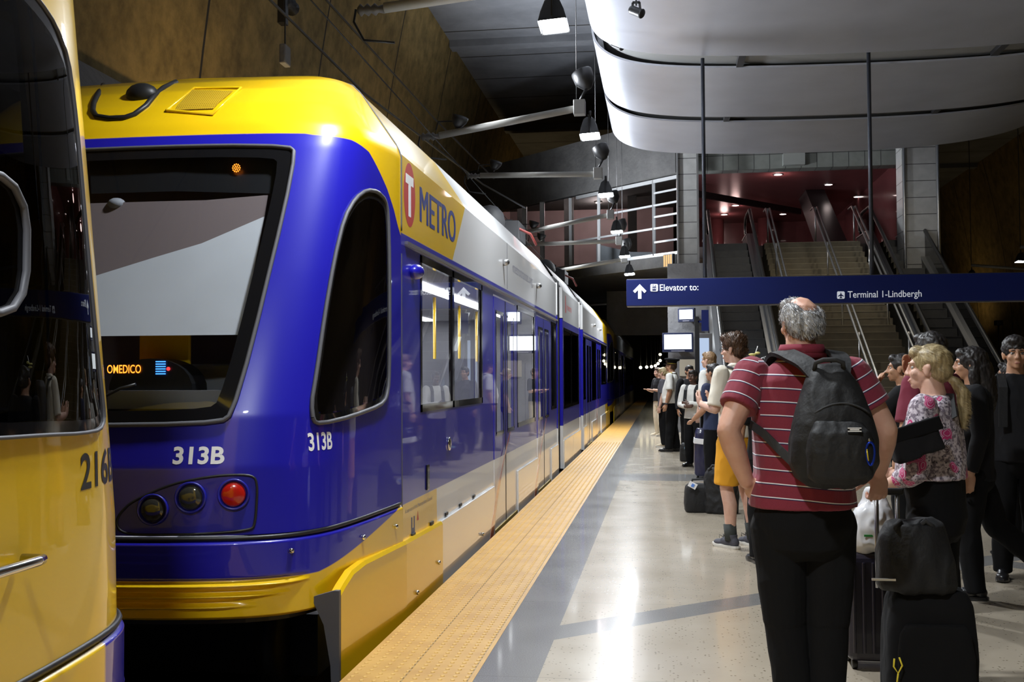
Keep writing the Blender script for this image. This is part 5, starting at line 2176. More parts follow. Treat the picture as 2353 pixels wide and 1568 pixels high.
def paisley_mat():
    m, nt, p = new_mat('paisley_top')
    tc = N(nt, 'ShaderNodeTexCoord')
    nz = N(nt, 'ShaderNodeTexNoise')
    nz.inputs['Scale'].default_value = 9
    nz.inputs['Detail'].default_value = 2
    nt.links.new(tc.outputs['Object'], nz.inputs['Vector'])
    mx = N(nt, 'ShaderNodeMix', data_type='VECTOR')
    mx.inputs[0].default_value = .10
    nt.links.new(tc.outputs['Object'], mx.inputs[4]); nt.links.new(nz.outputs['Color'], mx.inputs[5])
    vo = N(nt, 'ShaderNodeTexVoronoi')
    vo.inputs['Scale'].default_value = 13
    nt.links.new(mx.outputs[1], vo.inputs['Vector'])
    w = N(nt, 'ShaderNodeMath', operation='SINE')
    mu = N(nt, 'ShaderNodeMath', operation='MULTIPLY')
    nt.links.new(vo.outputs['Distance'], mu.inputs[0]); mu.inputs[1].default_value = 62
    nt.links.new(mu.outputs[0], w.inputs[0])
    ring = N(nt, 'ShaderNodeMapRange')
    ring.inputs['From Min'].default_value = -1.0; ring.inputs['From Max'].default_value = -.35
    nt.links.new(w.outputs[0], ring.inputs['Value'])
    v2 = N(nt, 'ShaderNodeTexVoronoi')
    v2.inputs['Scale'].default_value = 62
    nt.links.new(mx.outputs[1], v2.inputs['Vector'])
    dots = N(nt, 'ShaderNodeMath', operation='LESS_THAN')
    nt.links.new(v2.outputs['Distance'], dots.inputs[0]); dots.inputs[1].default_value = .24
    sc = N(nt, 'ShaderNodeSeparateColor')
    nt.links.new(vo.outputs['Color'], sc.inputs[0])
    pink = N(nt, 'ShaderNodeMath', operation='GREATER_THAN')
    nt.links.new(sc.outputs[0], pink.inputs[0]); pink.inputs[1].default_value = .38
    near = N(nt, 'ShaderNodeMath', operation='LESS_THAN')
    nt.links.new(vo.outputs['Distance'], near.inputs[0]); near.inputs[1].default_value = .42
    pk = N(nt, 'ShaderNodeMath', operation='MULTIPLY')
    nt.links.new(pink.outputs[0], pk.inputs[0]); nt.links.new(near.outputs[0], pk.inputs[1])
    rz_ = N(nt, 'ShaderNodeMath', operation='MAXIMUM')
    far_ = N(nt, 'ShaderNodeMath', operation='GREATER_THAN')
    nt.links.new(vo.outputs['Distance'], far_.inputs[0]); far_.inputs[1].default_value = .34
    nt.links.new(far_.outputs[0], rz_.inputs[0]); nt.links.new(ring.outputs[0], rz_.inputs[1])
    n4 = N(nt, 'ShaderNodeTexNoise')
    n4.inputs['Scale'].default_value = 60
    n4.inputs['Detail'].default_value = 4
    nt.links.new(tc.outputs['Object'], n4.inputs['Vector'])
    r4 = N(nt, 'ShaderNodeMapRange')
    r4.inputs['From Min'].default_value = .42; r4.inputs['From Max'].default_value = .56
    nt.links.new(n4.outputs['Fac'], r4.inputs['Value'])
    lt_ = mixc(nt, r4.outputs[0], (.20, .16, .20), (.62, .55, .60))
    c = mixc(nt, rz_.outputs[0], (.03, .027, .035), lt_)
    c = mixc(nt, dots.outputs[0], c, (.07, .06, .08))
    c2 = mixc(nt, ring.outputs[0], (.62, .42, .52), (.50, .03, .15))
    c = mixc(nt, pk.outputs[0], c, c2)
    nt.links.new(c, p.inputs['Base Color'])
    p.inputs['Roughness'].default_value = .8
    return m


M['skin_pale'] = skin_mat('skin_pale', (.62, .36, .26))
M['skin_fair'] = skin_mat('skin_fair', (.66, .42, .32))
M['skin_tan'] = skin_mat('skin_tan', (.50, .28, .17))
M['skin_dark'] = skin_mat('skin_dark', (.10, .05, .03))
M['hair_grey'] = hair_mat('grey_hair', (.20, .20, .21), (.62, .62, .63))
M['hair_brown'] = hair_mat('brown_hair', (.035, .018, .010), (.12, .06, .03))
M['hair_lightbrown'] = hair_mat('light_brown_hair', (.16, .09, .04), (.32, .2, .1))
M['hair_blonde'] = hair_mat('blonde_hair', (.24, .18, .085), (.50, .40, .22))
M['hair_black'] = hair_mat('black_hair', (.006, .005, .005), (.025, .02, .018))
M['polo'] = polo_mat()
M['polo_plain'] = mat('maroon_collar', (.21, .018, .038), .85, var=.1, scale=300)
M['paisley'] = paisley_mat()
M['cloth_black'] = mat('black_cloth', (.0045, .0045, .005), .95, spec=.25, bump=.2, bscale=25)
M['cloth_black2'] = mat('soft_black_cloth', (.009, .009, .0105), .9, spec=.3, bump=.2, bscale=30)
M['cloth_white'] = mat('white_shirt', (.72, .71, .66), .8, bump=.15, bscale=20)
M['cloth_offwhite'] = mat('cream_shirt', (.74, .69, .58), .8, bump=.15, bscale=20)
M['cloth_grey'] = mat('grey_shirt', (.085, .085, .10), .85, bump=.15, bscale=30)
M['cloth_navy'] = mat('navy_shirt', (.02, .03, .075), .85)
M['cloth_maroon'] = mat('maroon_shirt', (.17, .018, .04), .85)
M['cloth_orange'] = mat('mustard_shorts', (.72, .33, .012), .8, bump=.15, bscale=20)
M['cloth_cream'] = mat('cream_trousers', (.62, .55, .42), .8)
M['shoe_black'] = mat('black_shoe', (.012, .012, .013), .3, coat=.4)
M['shoe_grey'] = mat('grey_trainer', (.06, .06, .075), .75, bump=.3, bscale=150)
M['shoe_cream'] = mat('cream_shoe', (.55, .46, .32), .7)
M['sole'] = mat('pale_sole', (.62, .60, .55), .6)
M['sock'] = mat('charcoal_sock', (.04, .045, .042), .95, bump=.3, bscale=120)
M['nylon'] = mat('black_nylon', (.0085, .0085, .009), .66, spec=.4, bump=.35, bscale=45)
M['nylon2'] = mat('charcoal_nylon', (.05, .052, .06), .7, bump=.3, bscale=60)
M['strap'] = mat('webbing', (.02, .02, .021), .8)
M['eyewhite'] = mat('eye_white', (.36, .33, .31), .3)
M['iris'] = mat('dark_iris', (.03, .02, .015), .15)
M['lip'] = mat('lip', (.42, .16, .13), .45)
M['gold'] = mat('gold_braid', (.65, .50, .08), .4, .4)
M['lens_clear'] = glass_mat('spectacle_lens', (.9, .9, .9), 1.5)


def hand(body, w, d, n, t, k=1.0, curl=.35, rf=.0083, spread=.0):
    """five-fingered hand fused into the body. w wrist, d towards the fingers, n palm normal, t thumb side"""
    w, d, n, t = Vector(w), Vector(d).normalized(), Vector(n).normalized(), Vector(t).normalized()
    R = Matrix((t, d, n)).transposed()
    body.ball(w + d * .052 * k, (.041 * k, .054 * k, .0165 * k), R)
    body.ball(w + d * .078 * k, (.041 * k, .026 * k, .0145 * k), R)
    body.ball(w + d * .035 * k + t * .024 * k + n * .008 * k, (.018 * k, .03 * k, .015 * k), R)
    for i, (o, L) in enumerate(((.031, .072), (.0105, .080), (-.0105, .075), (-.030, .058))):
        p = w + d * .092 * k + t * o * k
        dd = (d + t * (o * (2.0 + spread))).normalized()
        a = 0.15 + curl * (.75 + .12 * i)
        pts = [p - dd * .012 * k, p]
        for s, fr in enumerate((.45, .31, .24)):
            q = Matrix.Rotation(0, 3, 'X')
            ang = a * (.55 + .45 * s) if s else a * .5
            ax = dd.cross(n).normalized()
            dd = (Matrix.Rotation(ang, 3, ax) @ dd).normalized()
            p = p + dd * L * fr * k
            pts.append(p)
        r_ = rf * k * (1.0 if i < 3 else .88)
        body.chain(pts, [r_ * 1.05, r_ * 1.1, r_ * 1.02, r_ * .95, r_ * .8], n=10)
    p = w + d * .030 * k + t * .034 * k + n * .006 * k
    dd = (d * .72 + t * .62 + n * .25).normalized()
    pts = [p]
    for s, L in enumerate((.036, .030, .024)):
        p = p + dd * L * k
        pts.append(p)
        dd = (dd + d * .28 + n * (.12 + curl * .35) - t * .12).normalized()
    body.chain(pts, [.0135 * k, .0112 * k, .0098 * k, .008 * k], n=10)


def rotz(a):
    return Matrix.Rotation(a, 3, 'Z')


def head_frame(yaw, pitch=0.0, roll=0.0):
    return rotz(yaw) @ Matrix.Rotation(pitch, 3, 'X') @ Matrix.Rotation(roll, 3, 'Y')


def add_head(body, c, R, k=1.0, jaw=1.0, fine=True):
    """c = centre of the skull; face looks along R @ +Y"""
    def P(x, y, z):
        return Vector(c) + R @ Vector((x * k, y * k, z * k))
    body.ball(P(0, -.012, .012), (.076 * k, .097 * k, .096 * k), R)
    body.ball(P(0, .022, -.045), (.061 * k, .070 * k, .070 * k), R)
    body.ball(P(0, .030, -.080), (.046 * k * jaw, .055 * k, .036 * k), R)
    body.ball(P(0, .068, -.098), (.024 * k, .022 * k, .018 * k), R)
    body.ball(P(0, .064, .018), (.058 * k, .026 * k, .018 * k), R)
    for s in (-1, 1):
        body.ball(P(s * .036, .058, -.035), (.026 * k, .026 * k, .024 * k), R)
        body.ball(P(s * .078, -.004, -.022), (.009 * k, .019 * k, .033 * k), R @ Matrix.Rotation(s * .35, 3, 'Z'))
        body.ball(P(s * .080, -.010, -.008), (.010 * k, .022 * k, .020 * k), R @ Matrix.Rotation(s * .35, 3, 'Z'))
    body.chain([P(0, .088, .008), P(0, .098, -.018), P(0, .106, -.035)], [.009 * k, .010 * k, .0125 * k], n=10)
    for s in (-1, 1):
        body.ball(P(s * .012, .098, -.040), .0095 * k)
    body.ball(P(0, .086, -.068), (.024 * k, .014 * k, .007 * k), R)
    body.ball(P(0, .084, -.080), (.021 * k, .014 * k, .008 * k), R)


def face_parts(root, c, R, k, brow):
    def P(x, y, z):
        return Vector(c) + R @ Vector((x * k, y * k, z * k))
    for s in (-1, 1):
        e = MB().sphere(P(s * .031, .0665, -.006), .0125 * k, 12)
        e = e.build('eye', M['eyewhite'], root, world_coords=False)
        q = P(s * .031, .0735, -.006)
        MB().sphere(q, .0068 * k, 10).build('iris', M['iris'], e, world_coords=False)
        pts = [P(s * (.014 + .011 * i), .092 - .0035 * i * i, .014 + .004 * math.sin(i * 1.1)) for i in range(4)]
        MB().tube(pts, [.003 * k, .0042 * k, .004 * k, .002 * k], 6).build('eyebrow', brow, root, world_coords=False)
    pts = [P(x, .098 - abs(x) * .35, -.074) for x in (-.022, -.011, 0, .011, .022)]
    MB().tube(pts, [.002 * k, .0048 * k, .0052 * k, .0048 * k, .002 * k], 6).build('mouth', M['lip'], root, world_coords=False)


def hair_shell(root, spec, c, R, k, m, voxel, rough=.006):
    """spec: list of ('e', offset, radii) / ('c', pts, radii) in the head frame"""
    b = Body()

    def P(x, y, z):
        return Vector(c) + R @ Vector((x * k, y * k, z * k))
    for s in spec:
        if s[0] == 'e':
            b.ball(P(*s[1]), tuple(v * k for v in s[2]), R)
        else:
            b.chain([P(*p) for p in s[1]], [v * k for v in s[2]], n=14)
    me = b.fuse(voxel, 3, rough * k, 45.0, (1, 1, .5))
    return mesh_obj('hair', me, m, root)


def strands(root, me, m, c, R, k, n, length, flow, width=.0011, up=.25, name='hair_strands', jit=.35, seed=1, zmin=None):
    """short tapered locks rooted on a hair shell, combed along flow (head frame)"""
    r_ = random.Random(seed)
    polys = list(me.polygons)
    fl = (R @ Vector(flow)).normalized()
    mb = MB()
    for _ in range(n):
        p = polys[r_.randrange(len(polys))]
        q = Vector(p.center)
        nn = Vector(p.normal)
        tdir = (fl - nn * fl.dot(nn))
        tdir = tdir.normalized() if tdir.length > 1e-4 else nn
        d = (tdir + nn * up + Vector((r_.uniform(-1, 1), r_.uniform(-1, 1), r_.uniform(-1, 1))) * jit).normalized()
        L = length * r_.uniform(.6, 1.2) * k
        s = d.cross(nn)
        if s.length < 1e-4:
            continue
        s = s.normalized() * width * k
        a = q - nn * .002
        b_ = q + d * L * .55 + nn * .001
        e = q + d * L - nn * L * .12
        mb.add([a - s, a + s, b_ + s * .8, b_ - s * .8, e], [(0, 1, 2, 3), (3, 2, 4)], 0, True)
    return mb.build(name, m, root, world_coords=False, fix=False)


HAIR = {
    'short': [('e', (0, -.022, .026), (.084, .100, .094)), ('e', (0, -.045, -.03), (.074, .068, .062)), ('e', (0, .045, .075), (.058, .045, .034))],
    'curly': [('e', (0, -.018, .036), (.090, .106, .098)), ('e', (0, -.05, -.03), (.076, .07, .066)), ('e', (0, .055, .085), (.060, .045, .036))],
    'balding': [('e', (0, -.050, -.016), (.085, .070, .078)), ('e', (-.052, -.02, .016), (.036, .075, .062)), ('e', (.052, -.02, .006), (.036, .075, .062)), ('e', (0, -.055, -.032), (.068, .054, .046)),
                ('e', (0, .045, .082), (.062, .036, .026))],
    'ponytail': [('e', (0, -.020, .024), (.084, .102, .093)), ('e', (0, -.055, -.025), (.072, .066, .066)), ('e', (0, .050, .072), (.060, .042, .036)), ('e', (.0, -.115, -.075), (.022, .022, .022)),
                 ('c', [(0, -.125, -.08), (0, -.16, -.14), (0, -.165, -.23), (0, -.155, -.31)], [.024, .032, .030, .012])],
    'bun': [('e', (0, -.018, .024), (.085, .102, .094)), ('e', (0, -.05, -.025), (.074, .066, .066)), ('e', (0, -.125, -.03), (.045, .04, .042)), ('e', (0, .05, .07), (.06, .04, .035))],
    'long': [('e', (0, -.022, .022), (.090, .106, .098)), ('c', [(0, -.06, -.03), (0, -.085, -.13), (0, -.10, -.24), (0, -.10, -.36)], [.085, .082, .075, .045]), ('c', [(-.065, -.02, 0), (-.075, -.02, -.10), (-.075, -.03, -.2)], [.03, .034, .02]), ('c', [(.065, -.02, 0), (.075, -.02, -.10), (.075, -.03, -.2)], [.03, .034, .02]),
             ('e', (0, .05, .07), (.06, .04, .034))],
}


def shoe(root, ank, d, m, k, sole=True, heel_up=0.0, name='shoe'):
    """ank = ankle point, d = toe direction (horizontal)"""
    d = Vector((d[0], d[1], 0)).normalized()
    s = Vector((-d.y, d.x, 0))
    a = Vector(ank)
    Rr = Matrix((s, d, Vector((0, 0, 1)))).transposed()
    if heel_up:
        Rr = Rr @ Matrix.Rotation(-heel_up, 3, 'X')
    base = a - Vector((0, 0, .085 * k)) if not heel_up else a

    def P(x, y, z):
        if heel_up:
            return a + Rr @ Vector((x * k, y * k, (z - .085) * k))
        return Vector((a.x, a.y, 0)) + Rr @ Vector((x * k, y * k, z * k))
    b = Body()
    b.ball(P(0, -.035, .052), (.038 * k, .045 * k, .048 * k), Rr)
    b.ball(P(0, .045, .050), (.041 * k, .075 * k, .042 * k), Rr)
    b.ball(P(0, .125, .036), (.046 * k, .062 * k, .030 * k), Rr)
    b.frustum(P(0, -.012, .07), P(0, -.012, .115), .042 * k, .044 * k)
    o = mesh_obj(name, b.fuse(.006, 3), m, root)
    mb = MB()
    out = [(-.036, -.07), (-.040, -.02), (-.037, .04), (-.049, .12), (-.040, .175), (-.012, .198), (.018, .196), (.040, .165), (.046, .11), (.036, .04), (.040, -.02), (.034, -.07), (.0, -.088)]
    out = round_poly(out, 1)
    n = len(out)
    V = []
    for zz, g in ((0.0, .97), (.012, 1.02), (.026, 1.0)):
        V += [P(x * g, .055 + (y - .055) * g, zz + (.008 if y > .16 else 0)) for x, y in out]
    Fc = [(j * n + i, j * n + (i + 1) % n, (j + 1) * n + (i + 1) % n, (j + 1) * n + i) for j in range(2) for i in range(n)]
    Fc += [tuple(reversed(range(n))), tuple(2 * n + i for i in range(n))]
    mb.add(V, Fc)
    mb.build('shoe_sole', M['sole'] if sole else M['shoe_black'], o, world_coords=False)
    return o


def person(label, loc, heading, H=1.75, girth=1.0, belly=0.0, arms=None, legs=None, head=(0, 0), skin='skin_fair', hair=('short', 'hair_brown'),
           shirt=('cloth_white', .45, .90), pants=('cloth_black', 1.0), shoes=('shoe_black', False), voxel=.009, face=True, collar=None, lean=0.0, group=None,
           shoulders=1.0, jaw=1.0, hand_opts=None, sock=None, wr=.006, neckline=None, name='person', sh_up=0.0, head_up=0.0, head_k=1.0, ptop=.99, calf=1.0):
    k = H / 1.75
    root = empty(name, (loc[0], loc[1], 0), heading, label, 'person', group)
    ly = lambda z: lean * max(0, z - .9)          # forward lean

    def L(p):
        return Vector((p[0], p[1], p[2])) * k
    arms = dict(arms or {})
    legs = dict(legs or {})
    sx = .185 * shoulders
    SH = {s: Vector((sg * sx, ly(1.42), 1.425 + sh_up)) for s, sg in (('L', -1), ('R', 1))}
    AR, LG = {}, {}
    for s, sg in (('L', -1), ('R', 1)):
        a = arms.get(s, {})
        el = Vector(a.get('elbow', (sg * (sx + .055), ly(1.14) - .02, 1.135)))
        wr_ = Vector(a.get('wrist', (sg * (sx + .075), .05, .885)))
        hd = Vector(a.get('dir', (wr_ - el) if 'wrist' in a else (0, .12, -1)))
        AR[s] = (Vector(a.get('shoulder', SH[s])), el, wr_, hd, Vector(a.get('palm', (-sg, 0, 0))), Vector(a.get('thumb', (0, 1, 0))), a.get('curl', .45))
        g = legs.get(s, {})
        hip = Vector((sg * .092 * (.5 + .5 * girth), 0, .90))
        kn = Vector(g.get('knee', (sg * .10, .015, .485)))
        an = Vector(g.get('ankle', (sg * .105, -.02, .085)))
        LG[s] = (hip, kn, an, Vector(g.get('toe', (sg * .18, 1, 0))), g.get('heel_up', 0.0))
    hy = ly(1.6) + .02
    hc = Vector((0, hy, 1.628 + head_up))
    R = head_frame(*head)
    # ------------ body, one continuous skin
    b = Body()
    g = girth
    b.loft([(z * k, rx * gg * k, ry * gg * k, 0, (y0 + ly(z)) * k) for z, rx, ry, y0, gg in
            ((.80, .12, .09, 0, g), (.90, .155, .11, -.005, g), (1.04, .128, .092, .0, g), (1.20, .145, .104, .0, g), (1.34, .165, .10, -.005, .5 + .5 * g), (1.43, .13, .075, -.01, 1), (1.475, .07, .06, -.01, 1))])
    nb = Vector((0, ly(1.44) - .01, 1.45))
    b.chain([L(nb), L(hc + Vector((0, -.012, -.075)))], [.062 * k * (.6 + .4 * g), .056 * k * (.7 + .3 * g)])
    add_head(b, L(hc), R, k * head_k, jaw)
    for s in 'LR':
        sh, el, wr_, hd, pn, th, cu = AR[s]
        ga = .55 + .45 * g
        m1 = sh.lerp(el, .45)
        m2 = el.lerp(wr_, .30)
        b.chain([L(sh), L(m1), L(el), L(m2), L(wr_)], [.056 * ga * k, .052 * ga * k, .042 * ga * k, .044 * ga * k, .029 * (.8 + .2 * g) * k])
        hand(b, L(wr_), hd, pn, th, k * (.95 + .05 * g), cu, **(hand_opts or {}))
        hp, kn, an, toe, hu = LG[s]
        mk = kn.lerp(an, .32) + Vector((0, -.022, 0))
        cv = .8 if pants and pants[1] >= .99 else 1.0
        b.chain([L(hp), L(hp.lerp(kn, .4)), L(kn), L(mk), L(an)], [v * cv for v in (.092 * g * k, .080 * (.5 + .5 * g) * k, .054 * k, .057 * k, .037 * k)])
        td = Vector((toe[0], toe[1], 0)).normalized()
        if not hu:
            b.ball(L(an + td * .05 + Vector((0, 0, -.04))), (.034 * k, .034 * k, .03 * k))
    body = mesh_obj('body', b.fuse(voxel, 3), M[skin], root)
    # ------------ shirt
    if shirt:
        sm, sl, hem = shirt[:3]
        b = Body()
        bl = belly
        rings = [(hem - .03, .178 * g + .006, .132 * g + bl * .5, bl * .3), (hem, .176 * g + .004, .130 * g + bl * .5, bl * .3), (hem + .06, .172 * g, .125 * g + bl * .8, bl * .5), (1.06, .160 * g, .120 * g + bl, bl * .6), (1.18, .164 * g, .124 * g + bl * .6, bl * .35), (1.30, .178 * (.4 + .6 * g), .124 * (.5 + .5 * g), .0),
                 (1.39 + sh_up, .172 * shoulders, .106, -.008), (1.44 + sh_up, .125 * shoulders, .085, -.012), (1.475 + sh_up * 1.3, .078, .068, -.010)]
        b.loft([(z * k, rx * k, ry * k, 0, (y0 + ly(z)) * k) for z, rx, ry, y0 in rings])
        for s in 'LR':
            sh, el, wr_, hd, pn, th, cu = AR[s]
            ga = .55 + .45 * g
            tgt = sh.lerp(el, min(1, sl * 1.75)) if sl <= .57 else el
            b.chain([L(sh + Vector((0, 0, -.005))), L(sh.lerp(tgt, .5))], [.0655 * ga * k, .066 * ga * k], n=18)
            b.frustum(L(sh.lerp(tgt, .4)), L(tgt), .066 * ga * k, (.069 if sl < .6 else .055) * ga * k, 20)
            if sl > .6:
                b.ball(L(el), .055 * ga * k)
                b.frustum(L(el), L(el.lerp(wr_, min(1, (sl - .5) * 2))), .055 * ga * k, .043 * ga * k, 18)
        me = b.fuse(voxel * .9, 6, wr * k, 9.0, (1, 1, .45), seed=loc[0] * 3)
        so = mesh_obj('shirt', me, M[sm], root)
        if sm == 'polo':
            co = np.empty(len(me.vertices) * 3)
            me.vertices.foreach_get('co', co)
            co = co.reshape(-1, 3) / k
            mk_all = np.zeros(len(co), bool)
            end_all = np.zeros(len(co), bool)
            st = co[:, 2].copy() + .012 * np.sin(co[:, 0] * 9) + .02 * np.abs(co[:, 0])
            for s, sg in (('L', -1), ('R', 1)):
                sh, el = np.array(AR[s][0]), np.array(AR[s][1])
                ax = el - sh
                Ls = np.linalg.norm(ax)
                ax = ax / Ls
                t_ = (co - sh) @ ax
                rad = np.linalg.norm(co - sh - np.outer(t_, ax), axis=1)
                mk_ = (sg * co[:, 0] > .172) & (rad < .12) & (t_ > -.08)
                st[mk_] = 1.42 - t_[mk_] * 1.0
                end = mk_ & (t_ > Ls * (shirt[1] * 1.75) - .012)
                st[end] = .0525 * 20 + .004
                mk_all |= mk_
                end_all |= end
            # one value per face corner, so that the armhole seam stays crisp
            tors = co[:, 2] + .012 * np.sin(co[:, 0] * 9) + .02 * np.abs(co[:, 0])
            slv = {}
            for s, sg in (('L', -1), ('R', 1)):
                sh, el = np.array(AR[s][0]), np.array(AR[s][1])
                ax = (el - sh) / np.linalg.norm(el - sh)
                slv[sg] = 1.42 - (co - sh) @ ax
            a_ = me.attributes.new('st', 'FLOAT', 'CORNER')
            out = np.zeros(len(me.loops), dtype=np.float32)
            for p in me.polygons:
                vi = list(p.vertices)
                if mk_all[vi].mean() > .5:
                    sg = 1 if co[vi[0]][0] > 0 else -1
                    val = st[vi] if end_all[vi].any() else slv[sg][vi]
                    if end_all[vi].any():
                        val = np.full(len(vi), .0525 * 20 + .004)
                else:
                    val = tors[vi]
                out[p.loop_start:p.loop_start + p.loop_total] = val
            a_.data.foreach_set('value', out)
        if collar:
            cb = MB()
            V, Fc = [], []
            nn = 28
            for (dz, r1, r2) in ((-.012, .088, .080), (.016, .083, .078), (.040, .074, .071), (.041, .079, .076), (.008, .091, .084)):
                for i in range(nn):
                    a = 2 * math.pi * i / nn
                    V.append(L((r1 * math.cos(a) * (.6 + .4 * g), ly(1.46) - .012 + r2 * math.sin(a) * (.7 + .3 * g), 1.462 + sh_up * 1.9 + dz - .03 * max(0, math.sin(a)))))
            for j in range(4):
                for i in range(nn):
                    Fc.append((j * nn + i, j * nn + (i + 1) % nn, (j + 1) * nn + (i + 1) % nn, (j + 1) * nn + i))
            cb.add(V, Fc, 0, True)
            co_ = cb.build('collar', M[collar], so, world_coords=False)
            sd = co_.modifiers.new('solid', 'SOLIDIFY')
            sd.thickness = .004
    # ------------ trousers / shorts
    if pants:
        pm, pl = pants
        b = Body()
        b.loft([(z * k, rx * g * k, ry * g * k + belly * .25, 0, y0 * k) for z, rx, ry, y0 in (((.735, .10, .07, -.01), (.78, .145, .105, -.01), (.86, .163, .118, -.012), (.93, .156, .112, -.006)) + (((.99, .145, .10, 0),) if ptop < 1 else ((1.03, .158, .120, .002), (ptop, .150, .112, .002))))])
        for s in 'LR':
            hp, kn, an, toe, hu = LG[s]
            if pl >= .99:
                e = an + (an - kn).normalized() * .03
                b.chain([L(hp + Vector((0, 0, -.04))), L(hp.lerp(kn, .45)), L(kn)], [.094 * g * k, .092 * (.4 + .6 * g) * k, .080 * (.5 + .5 * g) * k], n=20)
                b.frustum(L(kn), L(e), .080 * (.5 + .5 * g) * k * (.5 + .5 * calf), .066 * (.5 + .5 * g) * k * calf, 20)
            else:
                e = hp.lerp(kn, pl * 2)
                b.ball(L(hp + Vector((0, 0, -.04))), .105 * g * k)
                b.frustum(L(hp + Vector((0, 0, -.04))), L(e), .106 * g * k, .104 * g * k, 22)
        mesh_obj('trousers' if pl >= .99 else 'shorts', b.fuse(voxel, 6, wr * k, 7.0, (1, 1, .7), seed=loc[1]), M[pm], root)
    # ------------ shoes, socks
    if shoes:
        for s in 'LR':
            hp, kn, an, toe, hu = LG[s]
            so = shoe(root, L(an), toe, M[shoes[0]], k, shoes[1], hu)
            if sock:
                MB().tube([L(an + Vector((0, 0, -.02))), L(an.lerp(kn, .28))], [.050 * k, .052 * k], 18).build('sock', M[sock], root, world_coords=False)
    # ------------ hair and face
    ho = None
    if hair:
        ho = hair_shell(root, HAIR[hair[0]], L(hc), R, k * head_k, M[hair[1]], min(voxel, .007), .002 if hair[0] == 'ponytail' else .006)
    if face:
        face_parts(root, L(hc), R, k * head_k, M[hair[1]] if hair else M['hair_black'])
    return dict(root=root, head=L(hc), R=R, k=k, hair=ho, arms=AR, legs=LG, L=L, shirt=None)


def ribbon(pts, w, th, up=None, sides=None):
    """flat strap along pts; sides gives the across direction per point"""
    mb = MB()
    V, Fc = [], []
    pts = [Vector(p) for p in pts]
    n = len(pts)
    for i, p in enumerate(pts):
        d = (pts[min(i + 1, n - 1)] - pts[max(i - 1, 0)]).normalized()
        s = Vector(sides[i] if sides else (1, 0, 0))
        s = (s - d * s.dot(d)).normalized()
        u = d.cross(s)
        for a, b_ in ((-1, -1), (1, -1), (1, 1), (-1, 1)):
            V.append(p + s * a * w / 2 + u * b_ * th / 2)
    for i in range(n - 1):
        for k in range(4):
            Fc.append((i * 4 + k, i * 4 + (k + 1) % 4, i * 4 + 4 + (k + 1) % 4, i * 4 + 4 + k))
    Fc += [(3, 2, 1, 0), tuple((n - 1) * 4 + k for k in range(4))]
    mb.add(V, Fc, 0, False)
    return mb


def strapn(pts, normals, w, th):
    """strap lying on a surface with the given normals"""
    P = [Vector(p) for p in pts]
    sides = []
    for i, nn in enumerate(normals):
        d = (P[min(i + 1, len(P) - 1)] - P[max(i - 1, 0)]).normalized()
        sides.append(d.cross(Vector(nn)).normalized())
    Q, S = [], []
    for i in range(len(P) - 1):
        for k in range(4):
            t_ = k / 4
            p0, p1, p2, p3 = P[max(i - 1, 0)], P[i], P[i + 1], P[min(i + 2, len(P) - 1)]
            Q.append(.5 * ((2 * p1) + (p2 - p0) * t_ + (2 * p0 - 5 * p1 + 4 * p2 - p3) * t_ * t_ + (3 * p1 - p0 - 3 * p2 + p3) * t_ ** 3))
            S.append(sides[i].lerp(sides[i + 1], t_))
    return ribbon(Q + [P[-1]], w, th, sides=S + [sides[-1]])


# ============ 1. the big man in the maroon polo, seen from behind
MX, MY = 0.535, 4.3
man = person('grey-haired man in a maroon striped polo and black trousers, seen from behind, hand on hip', (MX, MY), math.radians(3), 1.735, 1.14, .05,
             arms={'L': dict(elbow=(-.300, -.10, 1.235), wrist=(-.222, -.02, 1.030), dir=(.62, .22, -.75), palm=(.7, .4, .6), thumb=(.65, -.6, .5), curl=.6),
                   'R': dict(elbow=(.322, .0, 1.235), wrist=(.335, .17, 1.055), dir=(.02, .22, -1), palm=(-.2, 1, .2), thumb=(-1, -.2, .1), curl=1.1)},
             legs={'L': dict(knee=(-.075, .01, .48), ankle=(-.040, -.02, .085)), 'R': dict(knee=(.088, .01, .48), ankle=(.072, -.02, .085))},
             head=(.32, -.05, 0), skin='skin_pale', hair=('balding', 'hair_grey'), shirt=('polo', .345, .965), pants=('cloth_black', 1.0), voxel=.005, sh_up=.035, head_up=.035, head_k=.90, calf=.9, collar='polo_plain', shoulders=1.05, jaw=1.1,
             hand_opts=dict(rf=.0088), wr=.004)
strands(man['root'], man['hair'].data, M['hair_grey'], man['head'], man['R'], 1, 5200, .020, (.15, -.5, -1), .0012, .22, seed=3)
k_ = man['k']
# left hand ring / watch omitted; belt line
LM = man['L']

# ============ 2. backpack on his back (a thing of its own)
bp = empty('backpack', (MX + .08, MY - .2, .93), 0, 'black backpack slung on the back of the man in the maroon polo', 'backpack')


def wp(px, py, Y):
    return at(px, py, Y=Y)


PB = Body()
cx_ = .615
